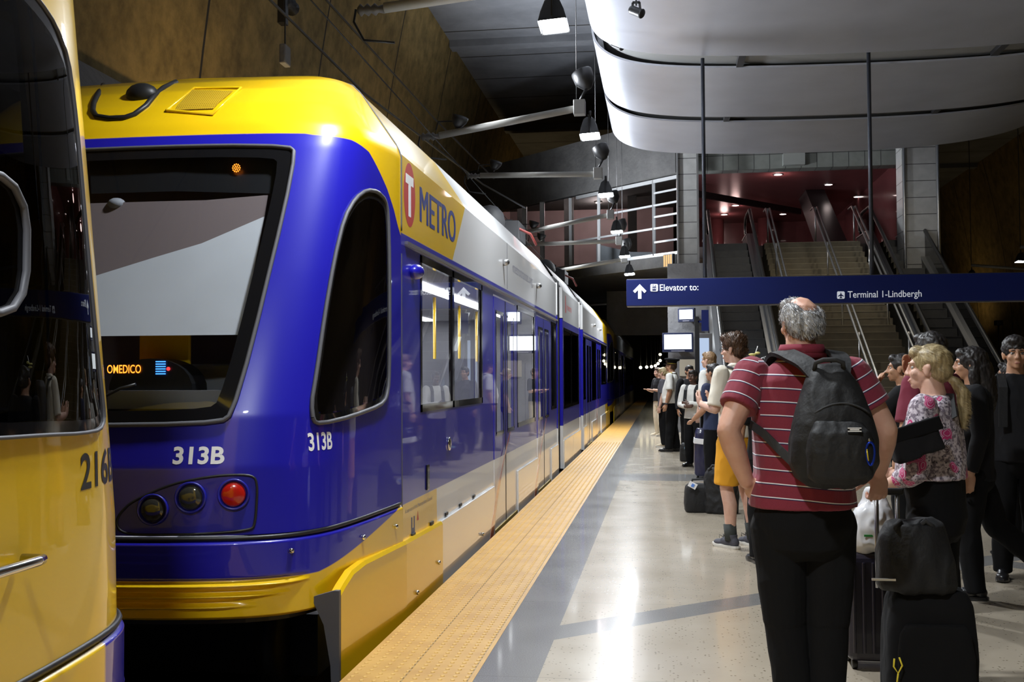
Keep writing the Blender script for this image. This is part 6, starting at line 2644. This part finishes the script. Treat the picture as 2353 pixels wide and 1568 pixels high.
# main sack leaning with the body; widths read off the photo
rings = []
for (z, x0, x1, th, yc) in ((1.025, .52, .69, .09, -.235), (1.06, .475, .745, .16, -.25), (1.12, .458, .765, .20, -.265), (1.20, .458, .765, .21, -.270), (1.30, .482, .745, .19, -.262), (1.38, .510, .712, .16, -.245), (1.44, .532, .680, .12, -.225), (1.475, .555, .655, .07, -.21)):
    rings.append((z, (x1 - x0) / 2, th / 2, (x0 + x1) / 2, MY + yc))
PB.loft(rings, 32, 2.8)
me = PB.fuse(.007, 4, .007, 9, (1, 1, .5), 4.0)
mesh_obj('main_compartment', me, M['nylon'], bp, True)
PB = Body()
PB.loft([(z, w, t_, x - .022, MY + y) for z, w, t_, x, y in ((1.05, .085, .03, .640, -.355), (1.075, .110, .045, .640, -.362), (1.16, .115, .05, .640, -.370), (1.23, .105, .045, .640, -.368), (1.27, .08, .02, .640, -.360))], 28, 3)
mesh_obj('front_pocket', PB.fuse(.006, 3, .004, 14, (1, 1, .6)), M['nylon'], bp, True)
MB().tube([(.535 + .02 * i, MY - .372 + .004 * abs(i - 5), 1.262 - .0012 * (i - 5) ** 2 * 2) for i in range(11)], .004, 6).build('zip', M['strap'], bp)
MB().tube([(.535 + .016 * i, MY - .352 - .002 * (i % 2), 1.335 - .001 * (i - 6) ** 2) for i in range(13)], .004, 6).build('zip', M['strap'], bp)
MB().tube([(.55, MY - .255, 1.455), (.553, MY - .265, 1.482), (.58, MY - .275, 1.492), (.625, MY - .275, 1.492), (.65, MY - .265, 1.482), (.653, MY - .255, 1.455)], .009, 10).build('grab_handle', M['strap'], bp)
ql = at(1964, 988, Y=MY - .43)
ql.y = MY - .415
lab = MB().box((ql.x, MY - .424, ql.z), (.048, .006, .015)).build('label_tag', M['textblack'], bp)
MB().box((ql.x, MY - .428, ql.z + .0055), (.046, .003, .003)).box((ql.x, MY - .428, ql.z - .0055), (.046, .003, .003)).box((ql.x, MY - .428, ql.z), (.032, .003, .0035)).build('label_print', M['textwhite'], lab)
# shoulder straps over both shoulders and the lower webbing
strapn([(.560, MY - .255, 1.435), (.525, MY - .20, 1.480), (.490, MY - .135, 1.505), (.462, MY - .075, 1.522), (.442, MY + .0, 1.522), (.428, MY + .06, 1.48), (.42, MY + .11, 1.40)], [(-.1, -.8, .6), (-.15, -.6, .8), (-.2, -.5, .85), (-.25, -.2, .95), (-.25, .2, .95), (-.2, .7, .7), (-.1, 1, .2)], .066, .016).build('shoulder_strap', M['nylon'], bp)
strapn([(.645, MY - .245, 1.435), (.658, MY - .19, 1.480), (.660, MY - .13, 1.505), (.655, MY - .06, 1.522), (.648, MY + .01, 1.520), (.64, MY + .07, 1.478), (.635, MY + .11, 1.41)], [(.1, -.8, .6), (.1, -.6, .8), (.1, -.5, .85), (.15, -.2, .95), (.15, .2, .95), (.1, .7, .7), (.1, 1, .2)], .066, .016).build('shoulder_strap', M['nylon'], bp)
ribbon([(.335, MY - .02, 1.245), (.375, MY - .115, 1.215), (.43, MY - .175, 1.155), (.50, MY - .225, 1.085)], .032, .006, sides=[(0, .2, 1)] * 4).build('lower_strap', M['strap'], bp)
qc = at(2000, 1040, Y=MY - .41)
pc = [(qc.x + .0 + .014 * math.cos(a) * (1 + .2 * math.sin(a)), MY - .41, qc.z - .005 + .040 * math.sin(a)) for a in np.linspace(0, 2 * math.pi, 25)]
MB().tube(pc, .0042, 8, caps=False).build('carabiner', mat('blue_anodised', (.01, .04, .42), .25, .7), bp)
MB().tube([(qc.x - .008, MY - .411, qc.z - .03), (qc.x - .013, MY - .411, qc.z + .012)], .0034, 8).build('carabiner_gate', mat('yellow_gate', (.75, .55, .02), .3, .3), bp)
MB().tube([(qc.x, MY - .41, qc.z + .036), (qc.x - .012, MY - .36, qc.z + .085), (qc.x - .02, MY - .31, qc.z + .10)], .005, 8).build('strap_loop', M['steel'], bp)

# ============ 3. blonde woman in the paisley top
WX, WY = 1.235, 5.18
wom = person('blonde woman in a pink and grey paisley top, hair tied back, looking left', (WX, WY), math.radians(62), 1.585, 1.12, .03,
             arms={'L': dict(elbow=(-.26, .02, 1.10), wrist=(-.10, .20, 1.02), dir=(.6, .7, -.1), palm=(0, .3, 1), thumb=(-.3, .7, .5), curl=.5),
                   'R': dict(elbow=(.28, -.03, 1.10), wrist=(.12, .24, 1.05), dir=(-.3, 1, .1), palm=(-1, 0, .2), thumb=(0, .1, 1), curl=.7)},
             head=(.10, -.02, 0), skin='skin_fair', hair=('ponytail', 'hair_blonde'), shirt=('paisley', .78, 1.09), pants=('cloth_black', 1.0), ptop=1.13, voxel=.005, jaw=1.12, wr=.006, shoulders=1.0)
strands(wom['root'], wom['hair'].data, M['hair_blonde'], wom['head'], wom['R'], 1, 4200, .032, (0, -1, -.6), .0008, -.04, jit=.04, seed=5)
Rw = rotz(math.radians(62))


def ww(p):
    return Vector((WX, WY, 0)) + Rw @ (Vector(p) * (1.585 / 1.75))


sb = empty('shoulder_bag', ww((0, .2, 1.0)), 0, 'black shoulder bag with a long strap held by the blonde woman', 'bag')
b = Body()
c0 = at(2100, 1012, Y=4.90)
Rb = Matrix.Rotation(math.radians(-18), 3, 'Y')
b.box(c0, (.21, .11, .135), R=Rb)
b.box(c0 + Vector((-.05, 0, -.02)), (.10, .12, .14), R=Rb)
mesh_obj('bag_body', b.fuse(.007, 8, .004, 12), M['cloth_black2'], sb, True)
fl_ = MB().box(c0 + Vector((.0, -.06, .05)), (.215, .012, .06), R=Rb)
fl_.build('flap', M['cloth_black'], sb, bevel=.005)
pts = [ww((-.10, -.13, 1.37)), ww((-.02, -.10, 1.475)), ww((.035, .03, 1.478)), ww((.02, .125, 1.37)), ww((-.03, .165, 1.25)), c0 + Vector((.09, -.02, .06))]
ribbon(pts, .028, .006, sides=[(.5, -.8, .1)] * 6).build('strap', M['strap'], sb)

# ============ 4. young man in the cream shirt and mustard shorts
yx, yy = .60, 9.15
ym = person('young man with curly brown hair in a cream shirt and mustard shorts', (yx, yy), math.radians(48), 1.79, .96, 0,
            arms={'L': dict(elbow=(-.24, .02, 1.13), wrist=(-.14, .24, 1.16), dir=(.3, .8, .4), palm=(.6, -.1, .6), thumb=(-.2, 0, 1), curl=.8),
                  'R': dict(elbow=(.24, .02, 1.13), wrist=(.10, .24, 1.16), dir=(-.3, .8, .4), palm=(-.6, -.1, .6), thumb=(0, 0, 1), curl=.8)},
            legs={'L': dict(knee=(-.10, .03, .48), ankle=(-.11, -.02, .085), toe=(.1, 1, 0)), 'R': dict(knee=(.10, .0, .48), ankle=(.10, -.08, .085), toe=(.3, 1, 0))},
            head=(.25, -.10, 0), skin='skin_fair', hair=('curly', 'hair_brown'), shirt=('cloth_offwhite', .52, .93), pants=('cloth_orange', .46), shoes=('shoe_grey', True), sock='sock', collar='cloth_offwhite', voxel=.0065)
strands(ym['root'], ym['hair'].data, M['hair_brown'], ym['head'], ym['R'], 1, 1800, .022, (0, -.2, .6), .002, .7, jit=.8, seed=9)
# spectacles
gl = MB()
Pq = lambda x, y, z: ym['head'] + ym['R'] @ Vector((x, y, z))
for s in (-1, 1):
    gl.tube([Pq(s * .033 + .023 * math.cos(a), .100, -.008 + .018 * math.sin(a)) for a in np.linspace(0, 2 * math.pi, 15)], .0016, 6, caps=False)
    gl.tube([Pq(s * .056, .099, -.004), Pq(s * .078, .04, .0), Pq(s * .082, -.01, -.01)], .0016, 6)
gl.build('spectacles', M['darkmetal'], ym['root'], world_coords=False)
for s in (-1, 1):
    f = ym['legs']['L' if s < 0 else 'R']
    a = ym['L'](f[2])
    mb = MB()
    for i in range(2):
        mb.tube([a + Vector((-.01, .07, .0)), a + Vector((-.03 + .05 * i, .10, .02)), a + Vector((-.04 + .07 * i, .09, -.005))], .0028, 6)
    mb.build('laces', M['textblack'], ym['root'], world_coords=False)
Ry = rotz(math.radians(48))


def yw(p):
    return Vector((yx, yy, 0)) + Ry @ (Vector(p) * (1.79 / 1.75))


gb = empty('backpack', yw((0, -.2, 1.0)), 0, 'grey backpack on the young man in the cream shirt', 'backpack')
b = Body()
c0 = yw((.02, -.22, 1.24))
b.loft([(c0.z + dz, rx, ry, c0.x, c0.y, math.radians(48)) for dz, rx, ry in ((-.22, .11, .05), (-.19, .14, .085), (0, .145, .095), (.15, .135, .085), (.20, .09, .05))], 26, 2.8)
mesh_obj('main_compartment', b.fuse(.008, 4, .005, 10), M['nylon2'], gb, True)
for s in (-1, 1):
    ribbon([yw((s * .085, -.15, 1.36)), yw((s * .09, -.09, 1.45)), yw((s * .095, .0, 1.475)), yw((s * .105, .09, 1.43)), yw((s * .12, .13, 1.28)), yw((s * .14, .05, 1.12))], .055, .012, sides=[tuple(Ry @ Vector((1, 0, 0)))] * 6).build('shoulder_strap', M['nylon2'], gb)

# ============ 5. the pilot
pix, piy = .155, 20.3
pil = person('pilot in a peaked black cap, white short-sleeved shirt and black trousers', (pix, piy), math.radians(75), 1.74, 1.10, .04,
             arms={'L': dict(elbow=(-.25, -.02, 1.14), wrist=(-.25, .05, .90))}, legs={'L': dict(ankle=(-.10, .05, .085)), 'R': dict(ankle=(.10, -.05, .085))},
             head=(.0, -.05, 0), skin='skin_tan', hair=('short', 'hair_brown'), shirt=('cloth_white', .52, .95), pants=('cloth_black', 1.0), collar='cloth_white', voxel=.009)
cap = empty('peaked_cap', (pix, piy, 1.68), math.radians(75), 'black peaked cap on the pilot', 'cap')
hz = pil['head'].z - 1.68
MB().lathe((0, .0, hz + .03), (0, -.08, 1), [(0, .093), (.045, .095), (.05, .10), (.075, .145), (.095, .14), (.105, .08), (.106, .0)], 26).build('crown', M['cloth_black'], cap, world_coords=False)
MB().prism([(-.085, .05), (-.075, .12), (-.04, .155), (0, .165), (.04, .155), (.075, .12), (.085, .05)], 'Z', hz + .025, hz + .033).build('peak', M['shoe_black'], cap, world_coords=False)
MB().lathe((0, 0, hz + .032), (0, -.08, 1), [(0, .0955), (.012, .0955)], 26).build('braid', M['gold'], cap, world_coords=False)
for s in (-1, 1):
    MB().box(pil['L'](Vector((s * .15, -.01, 1.475))), (.09, .055, .016), R=Matrix.Rotation(s * .35, 3, 'Y')).build('epaulette', M['gold'], pil['root'], bevel=.003, world_coords=False)
MB().tube([pil['L'](Vector((-.25, .04, .92))), pil['L'](Vector((-.25, .046, .895)))], .034, 14).build('watch', M['darkmetal'], pil['root'], world_coords=False)

# ============ 6. - 15. the others waiting
person('blonde woman with a hair bun in a dark grey shirt standing by the pilot', (.0, 21.6), math.radians(80), 1.60, 1.02, 0, hair=('bun', 'hair_blonde'), shirt=('cloth_grey', .50, .92), shoes=('shoe_cream', True), skin='skin_fair', head=(-.1, -.1))
person('far person in dark top and cream trousers at the end of the queue', (-.12, 25.5), math.radians(120), 1.62, .95, 0, hair=('short', 'hair_brown'), shirt=('cloth_black2', .5, .92), pants=('cloth_cream', 1.0), shoes=('shoe_cream', True),
       arms={'L': dict(elbow=(-.24, .04, 1.14), wrist=(-.16, .24, 1.18)), 'R': dict(elbow=(.24, .04, 1.14), wrist=(.16, .24, 1.18))})
person('person with short black hair in a black jacket standing behind the pilot', (.46, 19.6), math.radians(200), 1.62, 1.05, 0, hair=('short', 'hair_black'), shirt=('cloth_black2', 1.0, .88), skin='skin_tan')
pw_ = person('person in a white long-sleeved shirt with black shoulder straps, arms folded in front', (.46, 17.0), math.radians(150), 1.52, .95, 0, hair=('short', 'hair_black'), shirt=('cloth_white', .98, .90), skin='skin_dark',
             arms={'L': dict(elbow=(-.24, .06, 1.12), wrist=(-.02, .22, 1.14), dir=(1, .1, .05), palm=(0, -1, 0), thumb=(0, 0, 1)), 'R': dict(elbow=(.24, .06, 1.12), wrist=(.03, .25, 1.09), dir=(-1, .1, .05), palm=(0, -1, 0), thumb=(0, 0, 1))})
for s in (-1, 1):
    ribbon([pw_['L'](Vector(p)) for p in ((s * .10, -.12, 1.30), (s * .10, -.06, 1.455), (s * .10, .03, 1.47), (s * .10, .11, 1.38), (s * .11, .15, 1.1))], .05, .012).build('shoulder_strap', M['nylon'], pw_['root'], world_coords=False)
person('man with short grey-brown hair in a white shirt farther back in the queue', (.66, 15.6), math.radians(60), 1.78, 1.05, .02, hair=('short', 'hair_lightbrown'), shirt=('cloth_white', .5, .92), collar='cloth_white')
person('short person with a dark cap of hair in a navy shirt holding a suitcase handle', (.60, 13.0), math.radians(55), 1.58, 1.0, 0, hair=('short', 'hair_black'), shirt=('cloth_navy', .5, .90), skin='skin_tan',
       arms={'L': dict(elbow=(-.24, .02, 1.13), wrist=(-.17, .22, 1.0))})
person('woman in a black shirt holding her hand to her mouth by the stairs', (1.76, 8.25), math.radians(72), 1.60, .95, 0, hair=('ponytail', 'hair_black'), shirt=('cloth_black2', .5, .92), skin='skin_tan', voxel=.007,
       arms={'L': dict(elbow=(-.20, .20, 1.20), wrist=(-.04, .20, 1.45), dir=(.2, -.1, .9), palm=(0, -1, .2), thumb=(1, 0, .3), curl=.9), 'R': dict(elbow=(.22, .06, 1.12), wrist=(.0, .26, 1.16), dir=(-.4, .6, .5), palm=(-.4, -.6, .4), thumb=(0, .3, 1), curl=.9)})
person('person in a plain maroon T-shirt partly hidden behind the blonde woman', (1.60, 6.72), math.radians(40), 1.70, 1.0, 0, hair=('short', 'hair_black'), shirt=('cloth_maroon', .5, .90), skin='skin_tan', voxel=.007,
       arms={'L': dict(elbow=(-.25, .0, 1.15), wrist=(-.22, .10, .92)), 'R': dict(elbow=(.16, .22, 1.25), wrist=(-.02, .16, 1.46), dir=(-.3, -.1, .9), palm=(0, -1, .2), thumb=(-1, 0, .2), curl=.4)})
person('woman with long black hair in dark clothes walking behind the blonde woman', (1.98, 7.25), math.radians(80), 1.62, 1.02, 0, hair=('long', 'hair_black'), shirt=('cloth_black2', .98, .85), skin='skin_tan', voxel=.007,
       legs={'L': dict(knee=(-.09, .06, .49), ankle=(-.10, .02, .085), toe=(0, 1, 0)), 'R': dict(knee=(.09, -.14, .49), ankle=(.09, -.48, .19), toe=(0, 1, 0), heel_up=.85)})
person('small dark-haired person in a grey patterned shirt behind the walking woman', (2.75, 9.0), math.radians(60), 1.54, .98, 0, hair=('short', 'hair_black'), shirt=('cloth_grey', .5, .88), skin='skin_tan')
rm = person('young man with dark curly hair facing the viewer at the right edge, backpack straps on', (2.44, 7.9), math.radians(172), 1.70, .98, 0, hair=('curly', 'hair_black'), shirt=('cloth_black2', .98, .88), skin='skin_tan', voxel=.007)
for s in (-1, 1):
    ribbon([rm['L'](Vector(p)) for p in ((s * .10, -.12, 1.30), (s * .10, -.06, 1.46), (s * .10, .03, 1.475), (s * .10, .125, 1.38), (s * .11, .15, 1.1))], .055, .012).build('backpack_strap', M['nylon'], rm['root'], world_coords=False)
person('person with a yellow hair clip seen only above the shoulder of the man in maroon', (.79, 8.40), math.radians(10), 1.585, 1.0, 0, hair=('bun', 'hair_black'), shirt=('cloth_black2', .5, .9), skin='skin_tan')
q = at(1738, 818, Y=8.38)
hc_ = empty('hair_clip', q, 0, 'small yellow and white flower hair clip above the maroon shoulder', 'hair clip')
MB().tube([q + Vector((-.02, 0, -.02)), q + Vector((.012, 0, .075))], .004, 6).build('pin', M['textwhite'], hc_)
MB().sphere(q + Vector((-.03, 0, .01)), (.03, .02, .010), 10).sphere(q + Vector((.01, 0, .02)), (.022, .02, .012), 10).sphere(q + Vector((-.02, 0, -.015)), (.034, .02, .010), 10).build('petals', mat('yellow_petals', (.75, .68, .25), .6), hc_)
# ------------------------------------------------------------------ luggage
def soft_bag(name, c, s, m, parent, rz=0.0, e=3.6, wr=.006, vox=.009, top=.86):
    """fabric bag standing on its base: c = base centre"""
    b = Body()
    sx, sy, sz = s
    b.loft([(c[2] + sz * f, sx / 2 * g, sy / 2 * g, c[0], c[1], rz) for f, g in ((0.0, .90), (.04, .98), (.3, 1.02), (.7, .98), (.9, top + .06), (1.0, top - .1))], 32, e)
    return mesh_obj(name, b.fuse(vox, 4, wr, 9, (1, 1, .6), c[0] * 5), m, parent, True)


def wheels(parent, c, s, n=2):
    for sx in (-1, 1):
        for sy in ((-1, 1) if n == 4 else (1,)):
            p = Vector((c[0] + sx * (s[0] / 2 - .05), c[1] + sy * (s[1] / 2 - .05), .028))
            MB().lathe(p + Vector((-.012, 0, 0)), (1, 0, 0), [(0, .026), (.003, .028), (.021, .028), (.024, .026)], 16).build('wheel', M['black'], parent)


def trolley(parent, c, s, h, w=.16, y=None, mt=None):
    yy_ = c[1] + (s[1] / 2 - .03 if y is None else y)
    for sx in (-1, 1):
        MB().tube([(c[0] + sx * w / 2, yy_, c[2] + s[2] - .02), (c[0] + sx * w / 2, yy_, h)], .009, 10).build('handle_tube', mt or M['steel'], parent)
    MB().box((c[0], yy_, h), (w + .05, .03, .028)).build('handle_grip', M['black'], parent, bevel=.008)


# big black suitcase by the man's right hand, black bag riding on it
bc = (1.04, 4.50, .03)
sc = empty('suitcase', (bc[0], bc[1], 0), 0, 'large black suitcase standing right beside the man in maroon', 'suitcase')
soft_bag('shell', bc, (.345, .24, .55), M['cloth_black'], sc, 0, 5, .004)
soft_bag('front_pocket', (bc[0], bc[1] - .125, .08), (.29, .05, .38), M['cloth_black'], sc, 0, 5, .003)
trolley(sc, (.905, bc[1], .03), (.345, .24, .55), .955, .082, .085, M['steel'])
wheels(sc, bc, (.36, .24, .7))
q = at(2062, 1540, Y=4.34)
MB().tube([(q.x - .012, 4.332, q.z + .045), (q.x - .016, 4.328, q.z + .015), (q.x, 4.326, q.z - .01), (q.x + .016, 4.328, q.z + .02), (q.x + .006, 4.332, q.z + .05)], .0035, 6).tube([(q.x, 4.326, q.z - .01), (q.x - .006, 4.324, q.z - .05)], .0035, 6).build('ribbon_tag', mat('yellow_ribbon', (.75, .6, .03), .7), sc)
tb = empty('travel_bag', (.98, 4.45, .58), 0, 'black soft bag sitting on top of the large black suitcase', 'bag')
b = Body()
b.loft([(z, rx, ry, x, 4.45) for z, rx, ry, x in ((.582, .130, .075, .985), (.605, .142, .088, .985), (.70, .138, .09, .98), (.79, .125, .08, .975), (.84, .105, .07, .98), (.86, .07, .03, .98))], 32, 3.2)
mesh_obj('bag_body', b.fuse(.007, 4, .012, 8, (1, 1, .35), 2.0), M['nylon'], tb, True)
MB().tube([(.90, 4.40, .81), (.895, 4.39, .84), (.92, 4.40, .86)], .011, 8).tube([(.98, 4.40, .83), (1.01, 4.38, .865), (1.05, 4.40, .83)], .011, 8).build('handle', M['strap'], tb)
q = at(2030, 1332, Y=4.36)
MB().box((q.x, 4.355, q.z), (.09, .01, .008)).build('luggage_tag', M['textwhite'], tb)

# navy hard case behind the man with a white carrier bag on it
dc = (1.04, 5.52, .03)
nv = mat('navy_hardshell', (.016, .014, .026), .35, coat=.3)
sc = empty('suitcase', (dc[0], dc[1], 0), 0, 'dark ribbed suitcase under the white plastic bag behind the man in maroon', 'suitcase')
mb = MB()
mb.box((dc[0], dc[1], .305), (.34, .25, .53))
mb.build('shell', nv, sc, bevel=.045, seg=4)
for i in range(7):
    MB().box((dc[0] - .135 + i * .045, dc[1] - .128, .305), (.016, .012, .44)).build('rib', nv, sc, bevel=.005)
wheels(sc, dc, (.36, .25, .6), 4)
pb = empty('plastic_bag', (1.0, 5.5, .57), 0, 'white plastic carrier bag resting on the dark ribbed suitcase', 'bag')
b = Body()
b.loft([(z, rx, ry, x, 5.50) for z, rx, ry, x in ((.572, .10, .08, 1.00), (.60, .112, .10, 1.005), (.68, .105, .10, 1.01), (.76, .08, .08, 1.015), (.82, .05, .04, 1.02), (.87, .03, .02, 1.02))], 28, 2.4)
mesh_obj('bag_body', b.fuse(.008, 2, .016, 11, (1, 1, .5), 7.0), mat('white_plastic', (.72, .73, .75), .25, coat=.4), pb, True)
q = at(1998, 1232, Y=5.39)
MB().box((q.x, 5.392, q.z), (.05, .004, .010)).build('green_print', mat('green_print', (.03, .3, .06), .5), pb)

# bags around the young man
def group_case(c, s, m, label, hnd=None, wh=2, name='suitcase', cat='suitcase', e=5, rz=0.0):
    r = empty(name, (c[0], c[1], 0), 0, label, cat)
    soft_bag('shell', c, s, m, r, rz, e, .004)
    if hnd:
        trolley(r, c, s, hnd)
    if wh:
        wheels(r, c, s, wh)
    return r


q = at(1608, 1180, Z=0)
r = empty('duffel_bag', (q.x, q.y + .1, 0), 0, 'black square bag with a white tag on the floor left of the young man', 'bag')
soft_bag('bag_body', (q.x, q.y + .14, 0.0), (.30, .24, .29), M['nylon'], r, .1, 4.5, .005)
MB().tube([(q.x - .09, q.y + .1, .27), (q.x - .07, q.y + .1, .34), (q.x + .05, q.y + .1, .35), (q.x + .08, q.y + .1, .27)], .012, 8).build('handle', M['strap'], r)
tg = MB().box((q.x - .07, q.y + .0, .29), (.085, .012, .06), R=Matrix.Rotation(.5, 3, 'Y')).build('luggage_tag', M['textwhite'], r)
MB().box((q.x - .068, q.y - .008, .288), (.03, .006, .034), R=Matrix.Rotation(.5, 3, 'Y')).build('tag_print', mat('tag_blue', (.1, .25, .7), .5), tg)
q = at(1655, 1190, Z=0)
r = empty('duffel_bag', (q.x, q.y + .3, 0), 0, 'slumped black bag between the square bag and the legs of the young man', 'bag')
soft_bag('bag_body', (q.x + .03, q.y + .36, 0.0), (.34, .24, .46), M['nylon'], r, -.2, 2.6, .014)
MB().tube([(q.x - .1, q.y + .3, .44), (q.x - .06, q.y + .28, .50), (q.x + .06, q.y + .28, .49), (q.x + .1, q.y + .3, .42)], .013, 8).build('handle', M['strap'], r)
q = at(1625, 1100, Z=0)
cc = (q.x, q.y + .14, .03)
r = group_case(cc, (.34, .26, .66), mat('navy_case', (.015, .016, .05), .35, coat=.4), 'navy suitcase with a white band behind the black bags', 1.05)
MB().box((cc[0], cc[1], .50), (.352, .272, .075), R=Matrix.Rotation(.12, 3, 'Y')).build('luggage_strap', M['textwhite'], r, bevel=.004)
MB().box((cc[0] + .08, cc[1] - .05, .72), (.09, .03, .05), R=Matrix.Rotation(.6, 3, 'Y')).build('luggage_tag', M['textwhite'], r)
q = at(1580, 1062, Z=0)
r = empty('duffel_bag', (q.x, q.y + .12, 0), 0, 'black holdall with a pale blue tag on the floor beside the pilot', 'bag')
soft_bag('bag_body', (q.x + .05, q.y + .15, 0.0), (.34, .26, .30), M['nylon'], r, 0, 3, .008)
MB().box((q.x + .01, q.y + .0, .23), (.12, .01, .035)).build('luggage_tag', mat('pale_blue_tag', (.3, .5, .65), .5), r)
r = group_case((.62, 17.4, .03), (.34, .24, .58), M['cloth_black2'], 'black upright case standing behind the navy suitcase', 1.02)
r = group_case((.88, 9.75, .03), (.34, .24, .52), M['cloth_black2'], 'black cabin case on the floor right behind the young man', None)
bpy.data.scenes.remove(TMP)
